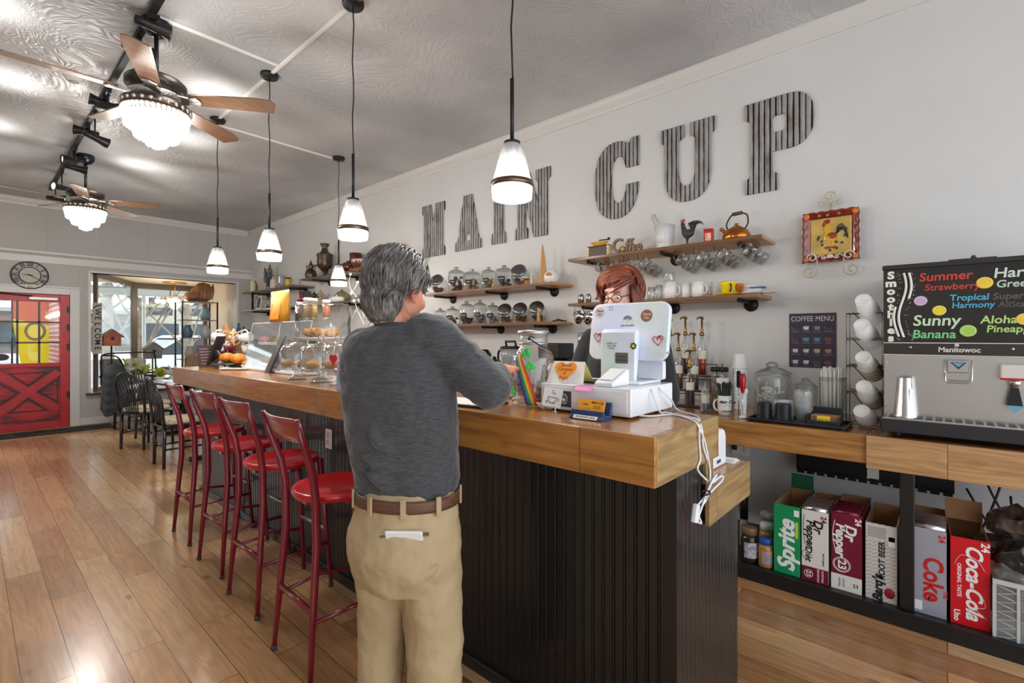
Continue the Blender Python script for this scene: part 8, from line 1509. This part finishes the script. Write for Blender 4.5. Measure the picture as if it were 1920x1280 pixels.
for k, (dx, dy, lb) in enumerate(((-.06, .06, 'rough golden scone, left on the tall stand'), (-.06, -.05, 'rough golden scone, right on the tall stand'), (.05, .0, 'rough golden scone at the back of the tall stand'))):
    p = thing('scone', lb, 'pastry', a+Vector((dx, dy, zs2+.001)), 0, 'scones on the tall stand'); b_ = Blob(); rr = random.Random(k)
    b_.ball((0, 0, .028), (.05, .05, .028), 14, 9)
    for j in range(9): q = rr.uniform(0, 6.28); b_.ball((.03*math.cos(q), .03*math.sin(q), .04+rr.uniform(-.01, .008)), .016, 8, 6)
    b_.build('scone', SCO, p)
t = thing('glass_cover', 'clear square glass cover over the scones with a black price tab', 'cover', a); MB().lathe([(.17, zs2+.003), (.17, zs2+.2), (.15, zs2+.215), (0, zs2+.216)], 28, cap=False).build('cover', DG, t); MB().box(-.176, -.172, -.02, .02, zs2+.1, zs2+.15).build('price_tab', BLACK, t)
t = thing('heart_tag', 'red heart tag hanging on the right glass dome', 'tag', ob(636, 722)+Vector((-.075, -.075, .15)), 0); MB().prism(heart(30, .034), -.002, .002, Matrix.Rotation(math.radians(45), 4, 'Z') @ rotm('Z', -40) @ wallm(0, 0, 0)).build('heart', mat('tag_red', (210, 26, 36), .35), t); MB().tube([(0, 0, .03), (.02, .02, .07)], .0015, 5).build('string', PAPER, t)
t = thing('gift_bag', 'pink and lilac patterned gift bag half hidden by the man', 'bag', ob(634, 728)+Vector((-.02, -.13, 0)), 30); MB().prism([(-.05, 0), (.05, 0), (.045, .16), (-.045, .15)], -.025, .025, wallm(0, 0, 0)).build('bag', mat('gift_lilac', (206, 150, 206), .5, c2=(110, 190, 200), vs=22), t, bev=.004); MB().tube([(0, .02, .15), (0, .01, .2), (0, -.01, .2), (0, -.02, .15)], .002, 5).build('handle', PAPER, t)
# dressed branches in a pot on the wall counter
br = thing('cotton_branches', 'white painted branches with cotton buds in a dark vase by the samovar wall', 'branches', (3.15, yx(685, 3.15), Zc)); BRH = mat('branch_white', (190, 186, 178), .7)
MB().lathe([(0, 0), (.06, 0), (.075, .1), (.045, .2), (.05, .22), (.04, .22)], 20, cap=False).build('vase', BLACK, br); q = MB(); pts = {}
def bp(u, v, X=3.15): return Vector((X-3.15, yx(u, X)-yx(685, 3.15), zx(u, v, X)-Zc))
for pth in (((686, 700), (684, 640), (684, 600), (686, 560), (692, 520), (684, 490)), ((684, 600), (676, 570), (660, 545), (648, 533)), ((660, 548), (655, 530), (657, 513)), ((662, 546), (668, 535), (671, 527)), ((684, 610), (672, 585), (664, 562)), ((668, 580), (660, 600)), ((685, 570), (692, 580), (700, 590)), ((687, 545), (694, 556)), ((690, 600), (697, 588), (705, 592)), ((686, 620), (694, 604), (702, 606))):
    q.tube(sp([bp(*p, 3.15+.02*math.sin(i*2+p[0])) for i, p in enumerate(pth)], 4), [.0062*(1-.6*i/((len(pth)-1)*4)) for i in range((len(pth)-1)*4+1)], 6)
q.build('branches', BRH, br); q = MB()
for u, v in ((659, 549), (664, 563), (688, 566), (694, 556), (671, 528), (657, 513)): 
    for k in range(3): q.ball(bp(u+k*1.2-1.2, v+(k % 2)*2), .012, 8, 6)
q.build('cotton', mat('cotton_cream', (226, 214, 190), .9), br)
# blue bottles and rack under the far shelf
for k, (u, vt, lb) in enumerate(((447, 606, 'tall blue glass bottle under the far shelf'), (457, 612, 'blue glass bottle right of the tall one'), (466, 618, 'small blue glass bottle of the far row'))):
    bottle(u, vt, 3.5, 1.35, .045, glass('blue_glass', (110, 170, 200), .2, .3, (70, 130, 170)), lb, 'blue_bottle', BLACK, 'blue bottles under the far shelf')
shelf(7.2, 9.9, 1.349, 'lowest far shelf with blue bottles beside the window', (7.6, 9.3), SHG)

# ------------------------------------------------------------ display bay furnishings
ETG = thing('etagere', 'black metal shelving with bags in the display bay', 'shelving', (2.95, 10.75, WB-.02)); zE = [0, .5, .9, 1.24, 1.585]; x0_, x1_, yy0, yy1 = -.28, .3, -.2, .25; q = MB()
for x in (x0_, x1_):
    for y in (yy0, yy1): q.box(x-.012, x+.012, y-.012, y+.012, 0, zE[-1])
q.build('frame', BLKM, ETG)
for z in zE[1:]: MB().box(x0_, x1_, yy0, yy1, z-.015, z).build('shelf_board', mat('etagere_board', (150, 140, 130), .4), ETG)
t = thing('leather_bag', 'brown slouchy leather bag on top of the black shelving', 'bag', (2.98, 10.72, WB-.02+zE[-1]+.001)); b_ = Blob(); b_.ball((.05, 0, .16), (.2, .14, .16)); b_.ball((.08, 0, .26), (.15, .1, .12)); b_.ball((-.12, 0, .1), (.12, .12, .1)); 
for k in range(5): b_.tube([(-.05+.06*k, -.12, .05), (-.04+.06*k, -.14, .2), (-.02+.06*k, -.08, .36)], [.02, .03, .015], 8)
b_.skin('bag', mat('tan_leather', (166, 116, 80), .5, var=.25, vs=8), t, .012, 3, .02, .1)
for k, (x, z, c, lb) in enumerate(((2.8, 2, (90, 120, 140), 'blue grey vase on the upper tier of the black shelving'), (3.1, 2, (196, 200, 204), 'pale box on the upper tier of the black shelving'), (2.85, 1, (180, 176, 170), 'grey basket on the middle tier of the black shelving'), (3.1, 3, (120, 150, 160), 'bluish jar on the second tier of the black shelving'))):
    t = thing('shelf_ornament', lb, 'ornament', (x, 10.75, WB-.02+zE[z]+.001)); MB().lathe([(0, 0), (.07, 0), (.1, .1), (.06, .2), (.07, .24), (.05, .24)], 18, cap=False).build('ornament', mat('orn_%d' % k, c, .4), t)
t = thing('paper_sack', 'tan paper sack and tray stacked below the window shelving', 'sack', (2.8, 10.46, WB-.019)); MB().prism([(-.12, 0), (.12, 0), (.1, .55), (.04, .6), (-.09, .56)], -.08, .08, farm(0, 0, 0)).build('sack', mat('sack_tan', (176, 142, 108), .8, var=.2), t, bev=.01)
# bay chandelier
t = thing('bay_chandelier', 'small gold chandelier with glowing globes in the display bay', 'chandelier', (2.75, 11.36, 2.47)); GOLD = mat('gold_metal', (214, 166, 92), .25, .9); MB().lathe([(0, 0), (.2, 0), (.2, -.02), (0, -.02)], 24, cap=False).cyl((0, 0, 0), (0, 0, -.25), .008).build('canopy', GOLD, t); q = MB(); GLW = emis('globe_glow', (255, 226, 170), 3.)
for k in range(6):
    a = k*1.047; p = (.28*math.cos(a), .28*math.sin(a), -.38); MB().tube([(0, 0, -.25), (.16*math.cos(a), .16*math.sin(a), -.3), p], .006, 6).build('arm', GOLD, t); MB().ball(p, .05, 12, 8).build('globe', GLW, t)
MB().ball((0, 0, -.42), (.09, .09, .12)).build('globe', GLW, t); lamp('bay_light', (2.4, 10.9, 2.0), 6, (1, .88, .7), .1)
# bird houses on poles, plants, wire bench
def birdhouse(x, y, z, c, s, label):
    t = thing('birdhouse', label, 'birdhouse', (x, y, WB-.019)); MB().cyl((0, 0, 0), (0, 0, z), .012).build('pole', BLKM, t); MB().prism([(-s, z), (s, z), (s, z+1.5*s), (0, z+2.3*s), (-s, z+1.5*s)], -s*.8, s*.8, farm(0, 0, 0)).build('house', mat('bird_%d_%d_%d' % c, c, .7, var=.15), t)
    q = MB(); 
    for k in (1, -1): q.prism([(0, z+2.32*s), (k*1.35*s, z+1.25*s), (k*1.35*s, z+1.37*s), (0, z+2.48*s)], -s, s, farm(0, 0, 0))
    q.build('roof', mat('bird_roof', (150, 140, 128), .7), t); MB().ball((0, -s*.8, z+1.1*s), (s*.25, .006, s*.25)).build('hole', BLACK, t)
X_, Y_ = xy(206, 10.9), 10.9; birdhouse(xy(209, 10.52), 10.52, zy(206, 646, 10.52)-WB, (186, 108, 76), .115, 'orange brown birdhouse on a pole by the window post'); birdhouse(xy(286, 10.9), 10.9, zy(286, 670, 10.9)-WB, (146, 142, 136), .125, 'grey birdhouse on a pole in the display bay')
wb2 = thing('wire_bench', 'black wire bench back with cushions in the display bay', 'bench', (1.85, 10.62, WB-.019), 0); q = MB(); q.tube(sp([(-.32, 0, 0), (-.33, 0, .5), (-.28, 0, .62), (0, 0, .64), (.34, 0, .64), (.42, 0, .55), (.43, 0, 0)]), .013, 7).tube([(-.33, 0, .28), (.43, 0, .28)], .013, 7).tube(sp([(-.3, .02, .6), (-.1, .02, .56), (0, .02, .3)]), .013, 7); q.build('frame', BLKM, wb2)
MB().box(-.3, .4, .03, .42, .2, .24).build('seat', BLKM, wb2)
for x, c, lb in ((1.68, (150, 146, 140), 'grey striped cushion on the wire bench'), (2.02, (226, 222, 214), 'pale printed cushion on the wire bench')):
    t = thing('cushion', lb, 'cushion', (x, 10.75, WB+.222), 0); MB().box(-.15, .15, -.05, .05, 0, .3, rotm('X', -14)).build('cushion', mat('cush_%d' % c[0], c, .9, var=.3, vs=7), t, bev=.04, seg=4)
LEAF = [mat('leaf_yellow_green', (200, 206, 60), .5, var=.2), mat('leaf_pale', (222, 222, 214), .6), mat('petal_red', (112, 30, 44), .6)]
def plant(u, v, X0, n_, m, label, s=.16, Y=None, pot_=None):
    x = xy(u, X0); z = zy(u, v, X0); t = thing('potted_plant', label, 'plant', (x, X0, z)); MB().lathe([(0, 0), (.06, 0), (.08, .1), (.07, .1), (0, .08)], 18, cap=False).build('pot', pot_ or WHITE, t); q = MB(); rr = random.Random(int(u))
    for k in range(n_):
        a = rr.uniform(0, 6.28); e = rr.uniform(.3, 1.3); L_ = s*rr.uniform(.6, 1.2); d = Vector((math.cos(a)*math.cos(e), math.sin(a)*math.cos(e), math.sin(e))); b0 = Vector((0, 0, .09)); q.tube([b0, b0+d*L_*.5+Vector((0, 0, .02)), b0+d*L_], [.004, .022, .002], 6, flat=.25)
    q.build('leaves', m, t); return t
plant(266, 712, 10.55, 26, LEAF[0], 'yellow green leafy plant left of the white blooms', .2); plant(300, 716, 10.6, 26, LEAF[0], 'yellow green leafy plant in the middle of the sill row', .2); plant(326, 714, 10.5, 30, LEAF[1], 'white blooming plant right of the yellow green ones', .2); plant(245, 700, 10.8, 18, LEAF[0], 'small green plant behind the wire bench', .24)
t = plant(343, 690, 9.0, 18, LEAF[2], 'dark red flowers in a blue pot at the far bar end', .11, None, mat('pot_blue', (50, 74, 110), .4))
t.location = (1.64, 4.98, BT); t['label'] = 'dark red flowers in a blue pot at the far bar end'
for k, (x, y, lb) in enumerate(((2.2, 8.5, 'small tray of dark bottles on the window table'),)):
    t = thing('caddy', lb, 'caddy', (x, y, .756)); MB().box(-.09, .09, -.06, .06, 0, .02).build('tray', BLACK, t, bev=.004)
    for j in range(3): MB().lathe([(0, .021), (.02, .021), (.02, .09), (.008, .11), (.008, .14), (0, .14)], 12, (-.055+.055*j, 0, 0), cap=False).build('bottle', mat('dark_glassy', (50, 36, 30), .15), t)

# ------------------------------------------------------------ the street outside
ASP = mat('asphalt', (120, 120, 122), .85, var=.15); PAV = mat('pavement', (186, 182, 176), .8, var=.08)
struct(MB().box(-14, 22, YF+.2, 15.2, -.12, -.02).build('ground_pavement', PAV)); struct(MB().box(-60, 80, 15.2, 40, -.2, -.08).build('ground_street', ASP)); struct(MB().box(-60, 80, 40, 90, -.12, -.05).build('ground_far', PAV))
def block(x0, x1, y, h, c, label, ns, storeys=2, awn=None):
    t = thing('shop_building', label, 'building', (x0, y, -.05)); W_ = x1-x0; MB().box(0, W_, 0, 8, 0, h).build('walls', mat('bld_%d_%d_%d' % c, c, .8, var=.1, vs=3), t); MB().box(-.1, W_+.1, -.25, 8, h, h+.35).build('cornice', mat('cornice_grey', (150, 148, 142), .7), t)
    for s in range(storeys):
        for k in range(ns):
            x = W_*(k+.5)/ns; z = .7 if s == 0 else 3.9+3.1*(s-1); hz = 2.1 if s == 0 else 1.7; w2 = W_/ns*(.4 if s == 0 else .25); f = MB().box(x-w2-.08, x+w2+.08, -.08, -.001, z-.08, z+hz+.08).build('window', mat('win_frame_dark', (70, 68, 66), .5), t); MB().box(x-w2, x+w2, -.1, -.081, z, z+hz).build('pane', mat('street_pane', (56, 66, 74), .06), f)
    if awn: MB().add([(0, -.1, 3.5), (W_, -.1, 3.5), (W_, -1.5, 2.9), (0, -1.5, 2.9), (0, -1.5, 2.65), (W_, -1.5, 2.65)], [(0, 3, 2, 1), (3, 4, 5, 2)]).build('awning', mat('awn_%d' % awn[0], awn, .8), t, solid=.03)
block(-34, -6, 62, 6.0, (160, 84, 66), 'red brick shop building across the street beyond the door', 8, 2, (70, 90, 110)); block(-5, 12, 62, 3.7, (116, 104, 96), 'low dark shop building across the street behind the tree', 3, 1, (90, 60, 50)); block(12.2, 28, 64, 4.6, (196, 186, 170), 'cream shop building across the street with many windows', 4, 2); block(28.4, 48, 60, 4.2, (120, 116, 112), 'grey shop building across the street at the right', 4, 2, (60, 80, 70))
def tree(x, y, h, label, seed, m, n_=11):
    t = thing('street_tree', label, 'tree', (x, y, -.02)); q = MB(); rr = random.Random(seed); MB().tube([(0, 0, 0), (.03, 0, h*.25), (0, .02, h*.5)], [.14, .12, .1], 10).build('trunk', m, t); q = MB()
    def grow(p, d, L_, r_, dep):
        pts = [p]; dd = d.copy()
        for k in range(4): dd = (dd+Vector((rr.uniform(-.2, .2), rr.uniform(-.2, .2), rr.uniform(-.02, .18)))).normalized(); pts.append(pts[-1]+dd*L_/4)
        q.tube(pts, [r_*(1-.15*k) for k in range(5)], 5)
        if dep:
            for k in range(3): a = rr.uniform(0, 6.28); grow(pts[rr.randint(2, 4)], (dd+Vector((math.cos(a), math.sin(a), rr.uniform(-.2, .5)))*.75).normalized(), L_*.66, r_*.5, dep-1)
    for k in range(n_): a = 2*PI*k/n_; grow(Vector((0, .01, h*(.22+.3*(k % 3)/2))), Vector((math.cos(a), math.sin(a), .9+.4*rr.random())).normalized(), h*.42, .028, 3)
    q.build('branches', m, t)
BK = mat('bark_pale', (176, 158, 142), .85, var=.2)
tree(xy(258, 13.6), 13.6, 4.6, 'bare pale street tree right of the window post', 4, BK); tree(xy(200, 15.0), 15.0, 5.4, 'bare street tree at the left of the display window', 9, BK); tree(xy(350, 14.6), 14.6, 5., 'bare street tree at the right of the display window', 13, BK)
def car(x, y, rz, c, label):
    t = thing('parked_car', label, 'car', (x, y, -.08), rz); m = mat('car_%d_%d_%d' % c, c, .2, .1, coat=.6); Q = Matrix(((1, 0, 0, 0), (0, 0, -1, 0), (0, 1, 0, 0), (0, 0, 0, 1)))
    MB().prism([(-2.15, .32), (2.15, .32), (2.2, .6), (2.1, .82), (1.2, .95), (-1.5, .98), (-2.15, .9), (-2.2, .6)], -.85, .85, Q).build('body', m, t, bev=.1, seg=3)
    MB().prism([(-1.7, .95), (1.2, .93), (.55, 1.42), (-.9, 1.46)], -.72, .72, Q).build('windows', mat('car_glass', (40, 48, 56), .08), t, bev=.05)
    MB().prism([(-1.0, 1.44), (.62, 1.41), (.5, 1.5), (-.85, 1.52)], -.7, .7, Q).build('roof', m, t, bev=.03)
    q = MB()
    for px_ in (1.18, -1.72, .0): q.tube([(px_ if px_ else -.2, -.73, .95), (.55 if px_ > 0 else (-.9 if px_ < 0 else -.2), -.72, 1.45)], .04, 6).tube([(px_ if px_ else -.2, .73, .95), (.55 if px_ > 0 else (-.9 if px_ < 0 else -.2), .72, 1.45)], .04, 6)
    q.build('pillars', m, t)
    for a in (-1.35, 1.35):
        for b_ in (-.8, .8): w2 = MB().cyl((a, b_-.1, .32), (a, b_+.1, .32), .33, None, 24).build('wheel', mat('tyre', (30, 30, 32), .8), t); MB().cyl((a, b_-.11, .32), (a, b_+.11, .32), .2, None, 16).build('hub', CHROME, w2)
car(4.9, 17.2, 8, (232, 234, 236), 'white car parked outside the display window'); car(-.6, 16.6, 4, (190, 196, 204), 'silver car seen through the red door panes'); car(9.5, 24, 0, (70, 80, 96), 'dark blue car on the far side of the street')
# canopy over the pavement
t = thing('canopy_beam', 'white pipe canopy frame over the pavement outside', 'canopy', (0, 0, 0)); CAN_W = mat('canopy_white', (220, 222, 220), .4)
zb_ = zy(300, 549, 13.0); MB().cyl((-6, 13.0, zb_), (9, 13.0, zb_), .09).build('pipe', CAN_W, t); MB().box(-6, 9, 12.9, 13.1, zb_+.2, zb_+.42).build('fascia', mat('canopy_grey', (120, 116, 110), .5), t); MB().box(-6, 9, 12.3, 13.2, zb_+.42, zb_+.48).build('soffit', CAN_W, t)
for x in (xy(272, 12.9), -2.6): MB().cyl((x, 13.0, -.02), (x, 13.0, zb_+.2), .035).build('post', CAN_W, t)
# feather banner outside the door
t = thing('feather_banner', 'yellow feather banner with orange top standing outside the door', 'banner', (xy(66, 12.6), 12.6, -.02), 0); MB().cyl((-.3, 0, 0), (-.3, 0, 2.5), .014).cyl((-.3, 0, 0), (-.3, 0, .03), .18, None, 20).build('pole', BLKM, t); YB_ = mat('banner_yellow', (238, 212, 30), .7); OB_ = mat('banner_orange', (226, 104, 50), .7)
MB().prism([(-.3, 1.75), (.30, 1.6), (.26, 1.0), (.16, .35), (-.06, .35), (-.2, 1.0)], -.004, .004, farm(0, 0, 0)).build('cloth', YB_, t); MB().prism([(-.3, 1.752), (.3, 1.602), (.24, 2.2), (.05, 2.45), (-.3, 2.5)], -.004, .004, farm(0, 0, 0)).build('cloth', OB_, t); MB().text('O', .5, farm(.0, -.005, 1.5), .003, bold=.0, sx=.8).build('lettering', mat('banner_brown', (120, 80, 30), .7), t)
BRI = NT('brick_red'); bk = BRI.n('TexBrick', {'Vector': BRI.coord((1, 1, 1), (PI/2, 0, 0)), 'Color1': rgb((166, 92, 78)), 'Color2': rgb((186, 116, 100)), 'Mortar': rgb((200, 190, 180)), 'Scale': 1., 'Brick Width': .22, 'Row Height': .075, 'Mortar Size': .008}); BRI.l(bk.outputs[0], BRI.b.inputs['Base Color']); BRI.b.inputs['Roughness'].default_value = .9
struct(MB().box(.98, 1.3, 10.42, 11.8, -.05, 2.47).build('wall_pier', BRI.m))
